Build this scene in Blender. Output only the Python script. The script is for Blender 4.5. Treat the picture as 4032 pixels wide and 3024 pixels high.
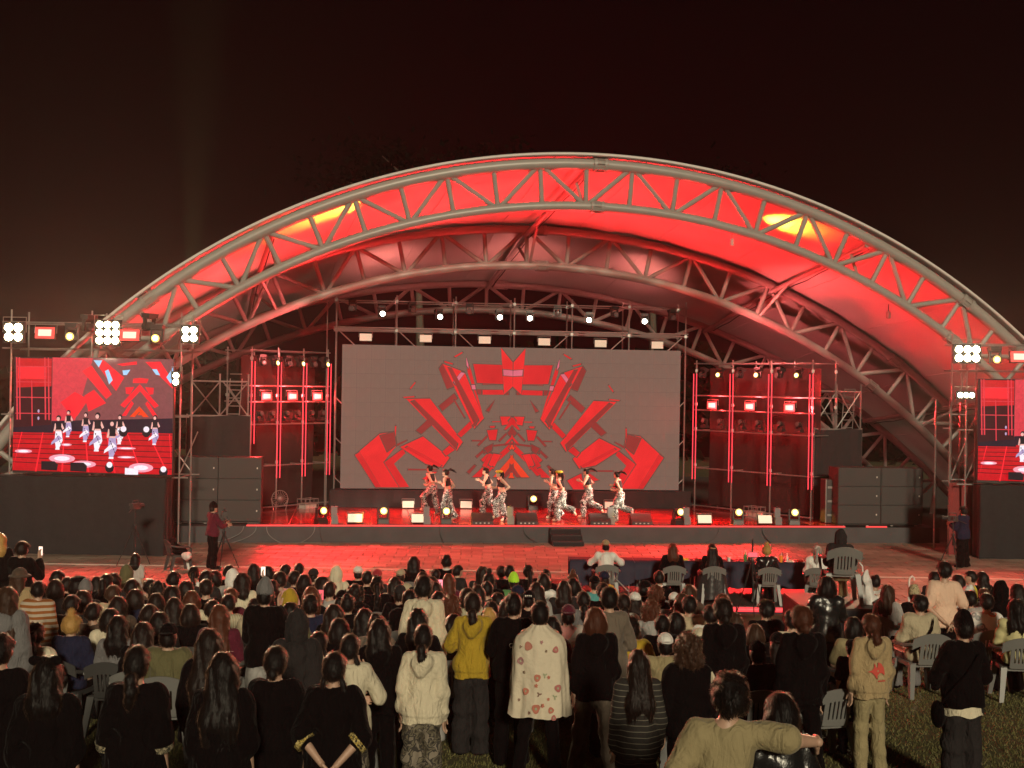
import bpy, math, random
import numpy as np
from mathutils import Vector, Matrix, Euler

for o in list(bpy.data.objects):
    bpy.data.objects.remove(o)
sc = bpy.context.scene
COL = sc.collection
rnd = random.Random(11)
nrs = np.random.RandomState(5)
PI = math.pi
HAZE = .00019

# ------------------------------------------------------------------ camera
FPX, HCAM, RHO = 5000.0, 4.95, 0.016          # focal length in photo pixels, eye height, roll
RV = Vector((math.cos(RHO), 0, math.sin(RHO)))
UV = Vector((-math.sin(RHO), 0, math.cos(RHO)))
FV = Vector((0, 1, 0))
CAMP = Vector((0, 0, HCAM))
cam = bpy.data.cameras.new('camera')
cam.sensor_width = 36.0
cam.lens = 36.0 * FPX / 4032.0
cam.clip_start, cam.clip_end = 0.1, 3000
camo = bpy.data.objects.new('camera', cam)
COL.objects.link(camo)
camo.matrix_world = Matrix(((RV.x, UV.x, -FV.x, 0), (RV.y, UV.y, -FV.y, 0), (RV.z, UV.z, -FV.z, HCAM), (0, 0, 0, 1)))
sc.camera = camo

# ------------------------------------------------------------------ night sky
world = bpy.data.worlds.new('World')
sc.world = world
world.use_nodes = True
bgn = world.node_tree.nodes['Background']
bgn.inputs['Color'].default_value = (1.0, 0.16, 0.20, 1)
bgn.inputs['Strength'].default_value = 0.0042

# the floodlight that reaches the lawn from far behind the camera
sd = bpy.data.lights.new('sun', 'SUN')
sd.energy = SUN_E = 2.35
sd.angle = math.radians(5)
sd.color = (1.0, 0.86, 0.60)
so = bpy.data.objects.new('sun', sd)
COL.objects.link(so)
so.rotation_euler = Vector((-0.14, 1.0, -0.345)).to_track_quat('-Z', 'Y').to_euler()

sc.view_settings.view_transform = 'Standard'
sc.view_settings.look = 'None'
sc.view_settings.exposure = 0.0
sc.view_settings.gamma = 1.0
sc.render.engine = 'CYCLES'
sc.cycles.use_denoising = True
sc.cycles.max_bounces = 6
sc.cycles.diffuse_bounces = 3
sc.cycles.glossy_bounces = 3
sc.cycles.transmission_bounces = 3
sc.cycles.volume_bounces = 0
sc.cycles.sample_clamp_indirect = 4.0
sc.cycles.sample_clamp_direct = 0.0
sc.cycles.caustics_reflective = False
sc.cycles.caustics_refractive = False


# ------------------------------------------------------------------ helpers
def ray(px, py):
    return FV + RV * ((px - 2016) / FPX) + UV * ((1512 - py) / FPX)

def at(px, py, D):
    return CAMP + ray(px, py) * D

def atz(px, py, z):
    r = ray(px, py)
    return CAMP + r * ((z - HCAM) / r.z)

PHI = math.radians(7)
_o = at(2150, 0, 39.5)
ORI = Vector((_o.x, _o.y, 0))
SU = Vector((math.cos(PHI), math.sin(PHI), 0))
SV = Vector((-math.sin(PHI), math.cos(PHI), 0))

def S(a, b, z):                      # stage frame: a right along the lip, b towards the back
    return ORI + SU * a + SV * b + Vector((0, 0, z))

def atv(px, py, b):                  # the point of the plane b = const of the stage frame under a pixel
    r = ray(px, py)
    t = (b - (CAMP - ORI).dot(SV)) / r.dot(SV)
    p = CAMP + r * t
    return (p - ORI).dot(SU), p.z

def srgb(r, g, b):
    def f(c):
        c /= 255.0
        return c / 12.92 if c <= 0.04045 else ((c + 0.055) / 1.055) ** 2.4
    return (f(r), f(g), f(b))

_mc = {}
def mat(name, col=(.5, .5, .5), rough=.6, metal=0., em=None, es=1., noise=0., nscale=8., bump=0., bscale=60., spec=.5, coat=0., trans=0.):
    if name in _mc:
        return _mc[name]
    m = bpy.data.materials.new(name)
    m.use_nodes = True
    nt = m.node_tree
    b = nt.nodes['Principled BSDF']
    b.inputs['Base Color'].default_value = (*col, 1)
    b.inputs['Roughness'].default_value = rough
    b.inputs['Metallic'].default_value = metal
    b.inputs['Specular IOR Level'].default_value = spec
    b.inputs['Coat Weight'].default_value = coat
    b.inputs['Transmission Weight'].default_value = trans
    if em:
        b.inputs['Emission Color'].default_value = (*em, 1)
        b.inputs['Emission Strength'].default_value = es
    if noise or bump:
        tc = nt.nodes.new('ShaderNodeTexCoord')
    if noise:
        n = nt.nodes.new('ShaderNodeTexNoise')
        n.inputs['Scale'].default_value = nscale
        n.inputs['Detail'].default_value = 6
        nt.links.new(tc.outputs['Object'], n.inputs['Vector'])
        mx = nt.nodes.new('ShaderNodeMix')
        mx.data_type = 'RGBA'
        mx.inputs['A'].default_value = (*[c * (1 - noise) for c in col], 1)
        mx.inputs['B'].default_value = (*[min(1, c * (1 + noise)) for c in col], 1)
        nt.links.new(n.outputs['Fac'], mx.inputs['Factor'])
        nt.links.new(mx.outputs['Result'], b.inputs['Base Color'])
    if bump:
        n2 = nt.nodes.new('ShaderNodeTexNoise')
        n2.inputs['Scale'].default_value = bscale
        n2.inputs['Detail'].default_value = 5
        nt.links.new(tc.outputs['Object'], n2.inputs['Vector'])
        bp = nt.nodes.new('ShaderNodeBump')
        bp.inputs['Strength'].default_value = bump
        bp.inputs['Distance'].default_value = 0.02
        nt.links.new(n2.outputs['Fac'], bp.inputs['Height'])
        nt.links.new(bp.outputs['Normal'], b.inputs['Normal'])
    _mc[name] = m
    return m

def emat(name, col, s):
    return mat(name, (.02, .02, .02), .5, em=col, es=s)


class MB:
    """collects shapes, builds ONE mesh object"""
    def __init__(self, T=None):
        self.v, self.f, self.m, self.T = [], [], [], T
    def add(self, vs, fs, mi=0):
        n = len(self.v)
        if self.T:
            vs = [self.T(*p) for p in vs]
        self.v += [tuple(p) for p in vs]
        self.f += [tuple(i + n for i in f) for f in fs]
        self.m += [mi] * len(fs)
        return self
    def box(self, c, s, mi=0, rot=None, top=1.0):
        x, y, z = s[0] / 2, s[1] / 2, s[2] / 2
        vs = [Vector((sx * x * (top if sz > 0 else 1), sy * y * (top if sz > 0 else 1), sz * z)) for sz in (-1, 1) for sy in (-1, 1) for sx in (-1, 1)]
        if rot is not None:
            R = rot if isinstance(rot, Matrix) else Euler(rot).to_matrix()
            vs = [R @ p for p in vs]
        c = Vector(c)
        return self.add([p + c for p in vs], [(0, 2, 3, 1), (4, 5, 7, 6), (0, 1, 5, 4), (2, 6, 7, 3), (0, 4, 6, 2), (1, 3, 7, 5)], mi)
    def tube(self, pts, r, n=8, mi=0, cap=True):
        pts = [Vector(self.T(*p)) if self.T else Vector(p) for p in pts]
        rs = r if isinstance(r, (list, tuple)) else [r] * len(pts)
        rings, up = [], None
        for i, p in enumerate(pts):
            t = (pts[min(i + 1, len(pts) - 1)] - pts[max(i - 1, 0)])
            t = t.normalized() if t.length > 1e-9 else Vector((0, 0, 1))
            if up is None:
                up = Vector((0, 0, 1)) if abs(t.z) < .9 else Vector((0, 1, 0))
            a = up - t * up.dot(t)
            a = a.normalized() if a.length > 1e-6 else t.orthogonal().normalized()
            up = a
            b = t.cross(a)
            rings.append([p + (a * math.cos(2 * PI * k / n) + b * math.sin(2 * PI * k / n)) * rs[i] for k in range(n)])
        vs = [q for rg in rings for q in rg]
        fs = []
        for i in range(len(pts) - 1):
            for k in range(n):
                k2 = (k + 1) % n
                fs.append((i * n + k, i * n + k2, (i + 1) * n + k2, (i + 1) * n + k))
        if cap:
            fs.append(tuple(reversed(range(n))))
            fs.append(tuple(range((len(pts) - 1) * n, len(pts) * n)))
        T, self.T = self.T, None
        self.add(vs, fs, mi)
        self.T = T
        return self
    def lathe(self, prof, c=(0, 0, 0), n=14, mi=0, R=None):
        c = Vector(c)
        vs, fs = [], []
        for r, z in prof:
            for k in range(n):
                p = Vector((r * math.cos(2 * PI * k / n), r * math.sin(2 * PI * k / n), z))
                vs.append((R @ p if R else p) + c)
        for i in range(len(prof) - 1):
            for k in range(n):
                k2 = (k + 1) % n
                fs.append((i * n + k, i * n + k2, (i + 1) * n + k2, (i + 1) * n + k))
        fs.append(tuple(reversed(range(n))))
        fs.append(tuple(range((len(prof) - 1) * n, len(prof) * n)))
        return self.add(vs, fs, mi)
    def ell(self, c, r, n=10, mi=0):
        prof = [(max(.001, math.sin(PI * i / n)), -math.cos(PI * i / n)) for i in range(n + 1)]
        c = Vector(c)
        vs, fs, m = [], [], n + 4
        for a, z in prof:
            for k in range(m):
                vs.append(Vector((r[0] * a * math.cos(2 * PI * k / m), r[1] * a * math.sin(2 * PI * k / m), r[2] * z)) + c)
        for i in range(n):
            for k in range(m):
                k2 = (k + 1) % m
                fs.append((i * m + k, i * m + k2, (i + 1) * m + k2, (i + 1) * m + k))
        return self.add(vs, fs, mi)
    def prism(self, poly, off, mi=0):       # polygon (3d points) swept by the vector off
        n = len(poly)
        off = Vector(off)
        vs = [Vector(p) for p in poly] + [Vector(p) + off for p in poly]
        fs = [tuple(range(n)), tuple(reversed(range(n, 2 * n)))]
        fs += [(i, n + i, n + (i + 1) % n, (i + 1) % n) for i in range(n)]
        return self.add(vs, fs, mi)
    def grid(self, rows, mi=0):
        n = len(rows[0])
        vs = [p for r in rows for p in r]
        fs = [(i * n + j, i * n + j + 1, (i + 1) * n + j + 1, (i + 1) * n + j) for i in range(len(rows) - 1) for j in range(n - 1)]
        return self.add(vs, fs, mi)
    def mesh(self, name, mats, smooth=False):
        me = bpy.data.meshes.new(name)
        me.from_pydata(self.v, [], self.f)
        for mm in (mats if isinstance(mats, (list, tuple)) else [mats]):
            me.materials.append(mm)
        if len(set(self.m)) > 1:
            me.polygons.foreach_set('material_index', self.m)
        if smooth:
            me.polygons.foreach_set('use_smooth', [True] * len(self.f))
            if smooth != 2:
                me.set_sharp_from_angle(angle=math.radians(40))
        me.update()
        return me
    def build(self, name, mats, parent=None, smooth=False):
        if parent is not None:
            l = parent.location
            self.v = [(p[0] - l.x, p[1] - l.y, p[2] - l.z) for p in self.v]
        return link(name, self.mesh(name, mats, smooth), parent)
    def local(self, name, mats, parent=None, smooth=False):     # vertices already in the parent's frame
        return link(name, self.mesh(name, mats, smooth), parent)

def link(name, data, parent=None):
    o = bpy.data.objects.new(name, data)
    COL.objects.link(o)
    if parent is not None:
        o.parent = parent
    return o

def tag(o, label, cat, group=None, kind=None):
    if label: o['label'] = label
    if cat: o['category'] = cat
    if group: o['group'] = group
    if kind: o['kind'] = kind
    return o

def thing(name, label, cat, loc=(0, 0, 0), rz=0, group=None):
    o = link(name, None)
    o.empty_display_size = .2
    o.location = loc
    o.rotation_euler = (0, 0, rz)
    return tag(o, label, cat, group)

def struct(o):
    o['kind'] = 'structure'
    return o

def dup(root, loc=None, rot=None, label=None, group=None):
    r = root.copy()
    COL.objects.link(r)
    if loc is not None: r.location = loc
    if rot is not None: r.rotation_euler = rot
    if label: r['label'] = label
    if group: r['group'] = group
    for ch in list(root.children):
        c = ch.copy()
        COL.objects.link(c)
        c.parent = r
        for g in list(ch.children):
            d = g.copy()
            COL.objects.link(d)
            d.parent = c
    return r

def spot(name, loc, to, power, col, size=40, blend=.4, rad=.08, parent=None):
    l = bpy.data.lights.new(name, 'SPOT')
    l.energy, l.color, l.spot_size, l.spot_blend, l.shadow_soft_size = power, col, math.radians(size), blend, rad
    o = link(name, l)
    o.location = loc
    o.rotation_euler = (Vector(to) - Vector(loc)).to_track_quat('-Z', 'Y').to_euler()
    return o

RED = (1.0, .022, .024)
YEL = (1.0, .82, .12)
WARM = (1.0, .78, .45)
WHT = (1.0, .93, .78)

# night air: thin haze that the stage lamps glow in
_hz = bpy.data.materials.new('haze_air')
_hz.use_nodes = True
_hn = _hz.node_tree
_hn.nodes.remove(_hn.nodes['Principled BSDF'])
_pv = _hn.nodes.new('ShaderNodeVolumePrincipled')
_pv.inputs['Color'].default_value = (.93, .79, .75, 1)
_pv.inputs['Density'].default_value = HAZE
_pv.inputs['Anisotropy'].default_value = .7
_hn.links.new(_pv.outputs['Volume'], _hn.nodes['Material Output'].inputs['Volume'])
_m = MB().box((0, 115, 11.0), (500, 370, 25.6))
_h = _m.build('haze', _hz)
_h['kind'] = 'stuff'
_h['label'] = 'thin night haze glowing round the stage lamps'

# ground height: flat plaza, then a lawn that rises towards the camera
LY = 28.5
_GY = [(-8, 2.0), (0, 1.92), (4, 1.70), (7, 1.50), (9.3, 1.30), (12, 1.08), (15, .97), (18, .82), (22, .50), (26, .19), (27.5, .07), (28.6, .02), (29.5, 0)]
def gz(y):
    if y >= 29.5: return 0.0
    if y <= -8: return 2.0
    for (a, za), (b, zb) in zip(_GY, _GY[1:]):
        if y <= b:
            return za + (zb - za) * (y - a) / (b - a)
    return 0.0
# ------------------------------------------------------------------ materials
STEEL = mat('painted_steel', (.32, .29, .27), .38, noise=.12, nscale=3, bump=.05, bscale=20)
GALV = mat('galvanised_pipe', (.42, .40, .39), .32, .7, noise=.2, nscale=12)
BLK = mat('black_cloth', (.018, .016, .018), .9, noise=.3, nscale=5, bump=.5, bscale=9)
SKIRT = mat('charcoal_stage_cloth', (.075, .07, .075), .85, noise=.25, nscale=2, bump=.4, bscale=4)
DKM = mat('black_lamp_housing', (.02, .02, .021), .45, noise=.2, nscale=20)
CAB = mat('black_textured_cabinet', (.045, .042, .042), .62, noise=.15, nscale=30, bump=.2, bscale=160)
GRILL = mat('dark_grille_mesh', (.055, .05, .05), .7, .2, noise=.2, nscale=60)
L_RED = emat('lit_red_led', (1, .05, .04), 1.5)
L_REDC = emat('lit_red_core', (1, .30, .22), 3.2)
L_HALO = emat('warm_lens_halo', (1, .62, .20), 1.1)  # glow of the halo around flood lenses, put into a ring
L_TUBE = emat('lit_red_tube', (1, .05, .075), 1.5)
L_WHT = emat('lit_white_lens', (1, .93, .75), 30)
L_FLOOD = emat('lit_flood_lens', (1, .88, .55), 60)
L_YEL = emat('lit_yellow_lens', (1, .72, .16), 1.9)
L_YELC = emat('lit_yellow_core', (1, .95, .7), 6)
L_PALE = mat('pale_blinder_face', (.75, .70, .62), .5, em=(1, .75, .6), es=.10)
L_WARMF = mat('warm_blinder_face', (.75, .70, .6), .5, em=(1, .88, .62), es=.5)
LENS_OFF = mat('unlit_lens', (.10, .09, .09), .12)

# ------------------------------------------------------------------ ground
def ground():
    m = MB()
    ys = [-60, -8, -4] + list(np.arange(-3, LY + 2, .75)) + [32, 40, 60, 120, 290]
    xs = [-240, -120, -60, -30, -20, -14, -10, -6, -2, 2, 6, 10, 14, 20, 30, 60, 120, 240]
    m.grid([[(x, y, gz(y)) for x in xs] for y in ys])
    g = mat('lawn_soil_and_turf', (.085, .076, .028), .95, noise=.4, nscale=1.4, bump=.8, bscale=30)
    struct(m.build('ground', g, smooth=2))
ground()

# plaza paving: base sheet, kerb, individual pavers
PAVB = mat('mortar_bed', (.05, .042, .037), .95, noise=.3, nscale=3)
PAVS = [mat('paver_%s' % n, c, .62, noise=.28, nscale=2.5, bump=.35, bscale=12) for n, c in (('tan', (.27, .20, .155)), ('brown', (.22, .16, .125)), ('sand', (.33, .255, .20)))]
pl = MB()
pl.add([(-40, LY + .3, .004), (45, LY + .3, .004), (45, 70, .004), (-40, 70, .004)], [(0, 1, 2, 3)])
plaza = struct(pl.build('plaza_pavement', PAVB))
def paver_mesh(mi, sx, sy):
    b = MB()
    b.box((0, 0, .012), (sx, sy, .024), top=.97)
    return b.mesh('paver', PAVS[mi])
PX, PY = .62, .42
pms = [paver_mesh(i, PX - .009, PY - .009) for i in range(3)]
rows = []
y = LY + .55
r = 0
while y < 41.5:
    x = -13.5 + (r % 2) * PX / 2 + rnd.uniform(-.03, .03)
    while x < 17:
        rows.append((x, y))
        x += PX
    y += PY
    r += 1
rows = [p for p in rows if (Vector((p[0], p[1], 0)) - ORI).dot(SV) < .3]
vis = [p for p in rows if 32.2 < p[1] < 36.5 and -7.5 < p[0] < 9.5]
vis = sorted(vis, key=lambda p: abs(p[0] + 1.5) * .6 + p[1])[:300]
vs_ = set(vis)
for x, y in vis:
    o = link('paver', pms[rnd.choice((0, 0, 1, 1, 2))], plaza)
    o.location = (x, y, .003 + rnd.uniform(0, .006))
    o.rotation_euler = (rnd.uniform(-.006, .006), rnd.uniform(-.006, .006), 0)
rest = MB()
for x, y in rows:
    if (x, y) in vs_: continue
    rest.box((x, y, .014 + rnd.uniform(0, .006)), (PX - .009, PY - .009, .024), mi=rnd.choice((0, 0, 1, 1, 2)), top=.97)
ro = rest.build('paving_stones', PAVS, plaza)
ro['kind'] = 'stuff'
# kerb stones along the edge of the lawn and the channel line in the paving
KERB = mat('kerb_stone', (.42, .36, .32), .7, noise=.2, nscale=4)
kb = MB().box((0, 0, .065), (.98, .16, .13), top=.96).mesh('kerb_stone', KERB)
for i in range(34):
    o = link('kerb_stone', kb, plaza)
    o.location = (-14 + i, LY + .18, 0)
ch = MB()
for i in range(30):
    ch.box((-13 + i, 33.35, .034), (.985, .09, .028))
struct(ch.build('drain_channel_strip', mat('pale_channel_stone', (.5, .42, .36), .6, noise=.2)))

# ------------------------------------------------------------------ lawn grass (blades in the visible part)
def grass():
    n = 150000
    D = nrs.uniform(0, 1, n) ** .8 * 11 + 8.0
    X = (nrs.uniform(-.60, .60, n)) * D
    keep = np.ones(n, bool)
    D, X = D[keep], X[keep]
    n = len(D)
    Z = np.array([gz(d) for d in D])
    h = nrs.uniform(.012, .04, n)
    a = nrs.uniform(0, 2 * PI, n)
    w = .007
    lx, ly = nrs.normal(0, .016, n), nrs.normal(0, .016, n)
    v = np.zeros((n, 3, 3))
    v[:, 0] = np.c_[X - w * np.cos(a), D - w * np.sin(a), Z]
    v[:, 1] = np.c_[X + w * np.cos(a), D + w * np.sin(a), Z]
    v[:, 2] = np.c_[X + lx, D + ly, Z + h]
    me = bpy.data.meshes.new('grass')
    me.vertices.add(n * 3)
    me.vertices.foreach_set('co', v.ravel())
    me.loops.add(n * 3)
    me.loops.foreach_set('vertex_index', np.arange(n * 3))
    me.polygons.add(n)
    me.polygons.foreach_set('loop_start', np.arange(0, n * 3, 3))
    me.materials.append(mat('grass_blade', (.13, .125, .04), .7, noise=.3, nscale=.9))
    me.materials.append(mat('dry_grass_blade', (.16, .135, .05), .75))
    me.polygons.foreach_set('material_index', (nrs.uniform(0, 1, n) > .72).astype(np.int32))
    me.update()
    me.validate()
    o = link('grass', me)
    tag(o, 'short worn lawn grass around the feet of the standing crowd', 'grass', kind='stuff')
grass()

# ------------------------------------------------------------------ canopy: three tube arches, purlins, membrane
can = thing('stage_canopy', 'arched steel tube canopy with stretched membrane glowing red over the stage', 'canopy', S(0, 4, 0))
ARC = {'fu': (-1.0, 1.18, -9.37, 21.04), 'fl': (-1.0, 1.12, -9.97, 20.36), 'mu': (4.5, .11, -12.80, 23.11), 'ml': (4.5, .23, -12.31, 21.37),
       'ru': (9.5, -.75, -17.50, 26.27), 'rl': (9.5, -.85, -15.65, 23.43)}
MEMB = mat('canopy_membrane', (.66, .63, .61), .6, noise=.34, nscale=.55, bump=.35, bscale=.9)
_mn = MEMB.node_tree
_tr = _mn.nodes.new('ShaderNodeBsdfTranslucent')
_tr.inputs['Color'].default_value = (.6, .57, .55, 1)
_mxs = _mn.nodes.new('ShaderNodeMixShader')
_mxs.inputs['Fac'].default_value = .30
_mn.links.new(_mn.nodes['Principled BSDF'].outputs['BSDF'], _mxs.inputs[1])
_mn.links.new(_tr.outputs['BSDF'], _mxs.inputs[2])
_mn.links.new(_mxs.outputs['Shader'], _mn.nodes['Material Output'].inputs['Surface'])
def arcpt(k, t, dz=0, db=0):          # t: angle from the crown
    b, c, z0, R = ARC[k]
    return S(c + (R + dz) * math.sin(t), b + db, z0 + (R + dz) * math.cos(t))
def tmax(k):
    b, c, z0, R = ARC[k]
    return math.acos(max(-1, min(1, -z0 / R)))
def arch(up, lo, ru, rl, rw, bays):
    b, c, z0, R = ARC[up]
    tm = tmax(up)
    first = MB()
    N = 72
    first.tube([arcpt(up, -tm + 2 * tm * i / N) for i in range(N + 1)], ru, 14)
    a = first.build('arch', STEEL, can, True)
    def sub(name, mb):
        mb.v = [(p[0] - can.location.x, p[1] - can.location.y, p[2] - can.location.z) for p in mb.v]
        return link(name, mb.mesh(name, STEEL, True), a)
    tl = tmax(lo)
    sub('lower_chord', MB().tube([arcpt(lo, -tl + 2 * tl * i / N) for i in range(N + 1)], rl, 14))
    # webs: posts at every node, diagonals between
    cl, zl, Rl = ARC[lo][1:]
    def lowpt(t):
        q = arcpt(up, t)
        ql = S(cl, b, zl)
        d = (q - ql).normalized()
        return ql + d * Rl
    ts = [-tm * .98 + 2 * tm * .98 * i / bays for i in range(bays + 1)]
    for i, t in enumerate(ts):
        U_, L_ = arcpt(up, t), lowpt(t)
        if (U_ - L_).length > .25 and U_.z > .2:
            sub('strut', MB().tube([U_, L_], rw, 8))
        if i < bays:
            U2, L2 = arcpt(up, ts[i + 1]), lowpt(ts[i + 1])
            p, q = (U_, L2) if i % 2 else (L_, U2)
            if max(p.z, q.z) > .3:
                sub('diagonal', MB().tube([p, q], rw, 8))
    # bolted splice flanges
    for t in (-.66, 0.02, .62):
        for k, rr in ((up, ru), (lo, rl)):
            p0, p1, p2, p3 = (arcpt(k, t + d) for d in (-.011, -.005, .005, .011))
            m = MB()
            m.tube([arcpt(k, t - .0095), arcpt(k, t - .0055)], rr * 1.28, 14)
            m.tube([arcpt(k, t + .0055), arcpt(k, t + .0095)], rr * 1.28, 14)
            for j in range(8):
                an = 2 * PI * j / 8
                ax = (p2 - p1).normalized()
                e1 = SV
                e2 = ax.cross(SV)
                off = (e1 * math.cos(an) + e2 * math.sin(an)) * rr * 1.15
                m.tube([p0 + off, p3 + off], .02, 5)
            sub('splice_flange', m)
    return a
arch('fu', 'fl', .185, .15, .080, 32)
arch('mu', 'ml', .15, .15, .072, 30)
arch('ru', 'rl', .135, .135, .068, 30)
# purlins run from arch to arch under the membrane, with the cables tied along them
for fr in (-.80, -.42, 0.0, .40, .74):
    pts = []
    for k in ('fu', 'mu', 'ru'):
        pts.append(arcpt(k, fr * tmax(k), -.18))
    m = MB().tube(pts, .085, 8)
    m.build('purlin', STEEL, can, True)
    q = []
    for i in range(2):
        for s in range(8):
            p = pts[i].lerp(pts[i + 1], s / 8)
            q.append(p + Vector((.05, 0, -.13 - .05 * math.sin(s * 2.1 + fr * 9) ** 2)))
    MB().tube(q, .018, 5).build('cable', mat('black_cable', (.012, .012, .012), .5), can)
    # knee braces from the lower chords up to the purlin
    for k, kl, i in (('fu', 'fl', 0), ('mu', 'ml', 1)):
        t = fr * tmax(k)
        lo = arcpt(kl, t)
        nxt = pts[i].lerp(pts[min(i + 1, 2)], .16 if i == 0 else .2)
        prv = pts[i].lerp(pts[i - 1 if i else i + 1], .2 if i else .16)
        MB().tube([lo, nxt], .055, 8).build('knee_brace', STEEL, can, True)
        if i:
            MB().tube([lo, prv], .055, 8).build('knee_brace', STEEL, can, True)
# membrane: lofted over the three upper chords, in cloth lanes with welded seams standing proud
NT, NS = 200, 40
def memb_pt(t, s, lift=0):
    # s 0..1 from the front edge to the rear
    ss = -.10 + 1.15 * s
    fu, mu, ru = (arcpt(k, t * tmax(k), (.26, .215, .20)[('fu', 'mu', 'ru').index(k)] + lift) for k in ('fu', 'mu', 'ru'))
    if ss < 0:
        return fu - SV * (.28 * -ss / .10)
    L0 = (ss - .52) * (ss - 1) / (.52)
    L1 = ss * (ss - 1) / (.52 * (.52 - 1))
    L2 = ss * (ss - .52) / (1 * .48)
    p = fu * L0 + mu * L1 + ru * L2
    sag = .12 * math.sin(PI * min(1, max(0, (ss / .52) % 1.0))) if 0 < ss < 1 else 0
    wr = .020 * math.sin(t * 90 + 3 * math.sin(ss * 9)) + .016 * math.sin(t * 41 + ss * 31) + .012 * math.sin(ss * 60 + t * 17)
    p.z -= sag + wr * min(1, 6 * ss)
    return p
rowsm = []
for i in range(NT + 1):
    t = -1 + 2 * i / NT
    rowsm.append([memb_pt(t, j / NS) for j in range(NS + 1)])
mm = MB().grid(rowsm)
mo = mm.build('membrane', MEMB, can, 2)
SEAM = mat('membrane_seam', (.66, .62, .60), .6)
for i in range(12, NT - 11, 12):
    t = -1 + 2 * i / NT
    MB().tube([memb_pt(t, j / NS, -.025) for j in range(NS + 1)], .012, 4).build('seam', SEAM, can)
# front edge rope of the membrane
MB().tube([memb_pt(-1 + 2 * i / NT, 0) for i in range(NT + 1)], .05, 6).build('edge_rope', SEAM, can, True)
# footings
for sgn in (-1, 1):
    for k in ('fu', 'mu', 'ru'):
        p = arcpt(k, sgn * tmax(k))
        MB().box((p.x, p.y, .3), (1.0, 1.0, .6), top=.8).build('footing', mat('concrete', (.35, .33, .31), .8, noise=.2), can)
# small camera domes hung from the purlins
for px, py in ((2882, 955), (3498, 1240)):
    a, z = atv(px, py, 1.2)
    p = S(a, 1.2, z)
    c = thing('hanging_lamp', None, 'lamp', p)
    c['label'] = 'small cylinder lamp hanging under the canopy, ' + ('upper one near the yellow spot' if px < 3000 else 'lower one towards the right foot')
    MB().tube([p + Vector((0, 0, .35)), p + Vector((0, 0, .1))], .015, 6).build('stem', DKM, c)
    MB().lathe([(.05, .12), (.07, .1), (.07, -.1), (.05, -.12)], p, 10).build('lamp_body', STEEL, c)

# ------------------------------------------------------------------ dark trees behind the canopy
def tree(px, D, h, label, seed):
    r = np.random.RandomState(seed)
    b = at(px, 1512, D)
    b.z = 0
    t = thing('tree', label, 'tree', b)
    bark = mat('bark', (.10, .08, .06), .9, noise=.3, nscale=6)
    m = MB()
    m.tube([b + Vector((0, 0, -.3)), b + Vector((.2, 0, h * .35)), b + Vector((-.1, 0, h * .7))], [.4, .28, .12], 8)
    ends = []
    for k in range(9):
        an = k * 2.4
        s = b + Vector((0, 0, h * (.66 + .02 * k)))
        e = s + Vector((math.cos(an) * h * .22, math.sin(an) * h * .16, h * .10))
        m.tube([s, s.lerp(e, .5) + Vector((0, 0, .2)), e], [.14, .09, .03], 6)
        ends.append(e)
    m.build('trunk', bark, t, True)
    n = 3600
    ends.append(b + Vector((0, 0, h * .85)))
    vs = np.zeros((n, 4, 3))
    for i in range(n):
        e = ends[r.randint(len(ends))]
        c = np.array(e) + r.normal(0, 1, 3) * h * np.array((.075, .07, .03))
        q = r.normal(0, .16, (2, 3))
        vs[i] = [c, c + q[0], c + q[0] + q[1], c + q[1]]
    m = MB()
    m.v = [tuple(p) for p in vs.reshape(-1, 3)]
    m.f = [tuple(range(4 * i, 4 * i + 4)) for i in range(n)]
    m.m = [0] * n
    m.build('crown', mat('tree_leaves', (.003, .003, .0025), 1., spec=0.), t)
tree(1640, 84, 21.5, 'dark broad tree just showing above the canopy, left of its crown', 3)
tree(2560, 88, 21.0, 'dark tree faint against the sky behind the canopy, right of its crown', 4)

# dark leaf mass added far behind the stage to cover the lit lawn
def wood():
    r = np.random.RandomState(9)
    n = 9000
    x = r.uniform(-75, 75, n)
    h = 5.5 + 2.2 * np.sin(x * .21) + 1.3 * np.sin(x * .53 + 1)
    z = h * r.uniform(0, 1, n) ** .7
    y = 86 + r.uniform(-3, 3, n) * (1 - .5 * z / h)
    c = np.stack([x, y, z], 1)
    q = r.normal(0, .45, (n, 2, 3))
    v = np.stack([c, c + q[:, 0], c + q[:, 0] + q[:, 1], c + q[:, 1]], 1).reshape(-1, 3)
    m = MB()
    m.v = [tuple(p) for p in v]
    m.f = [tuple(range(4 * i, 4 * i + 4)) for i in range(n)]
    m.m = [0] * n
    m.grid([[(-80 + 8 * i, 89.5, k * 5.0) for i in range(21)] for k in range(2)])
    o = m.build('added_dark_wood', mat('night_leaves', (.006, .0065, .004), 1., spec=0.))
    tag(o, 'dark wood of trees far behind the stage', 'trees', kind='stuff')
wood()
# ------------------------------------------------------------------ stage deck
ZF = .55
stage = thing('stage', 'low black-skirted stage with glossy dark red tiled floor and red lit lip', 'stage', S(0, 3, 0))
FA0, FA1 = -8.9, 9.95
m = MB(S)
m.box(((-11.0 + 13.1) / 2, 4.2, ZF / 2 - .02), (24.1, 8.4, ZF - .04))
m.build('deck', SKIRT, stage)
SK = MB(S)                                     # the cloth skirt hung in shallow folds
n = 160
top = [(-11.03 + 24.16 * i / n, -.012 - .012 * math.sin(i * 1.7) * math.sin(i * .37), ZF - .03) for i in range(n + 1)]
bot = [(a, b - .03 - .02 * math.sin(i * .9), .03) for i, (a, b, z) in enumerate(top)]
SK.grid([top, bot])
SK.build('skirt', SKIRT, stage, 2)
TILE = mat('glossy_red_floor_tile', (.30, .02, .022), .14, noise=.25, nscale=1.5, spec=.7, bump=.03, bscale=7)
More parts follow.
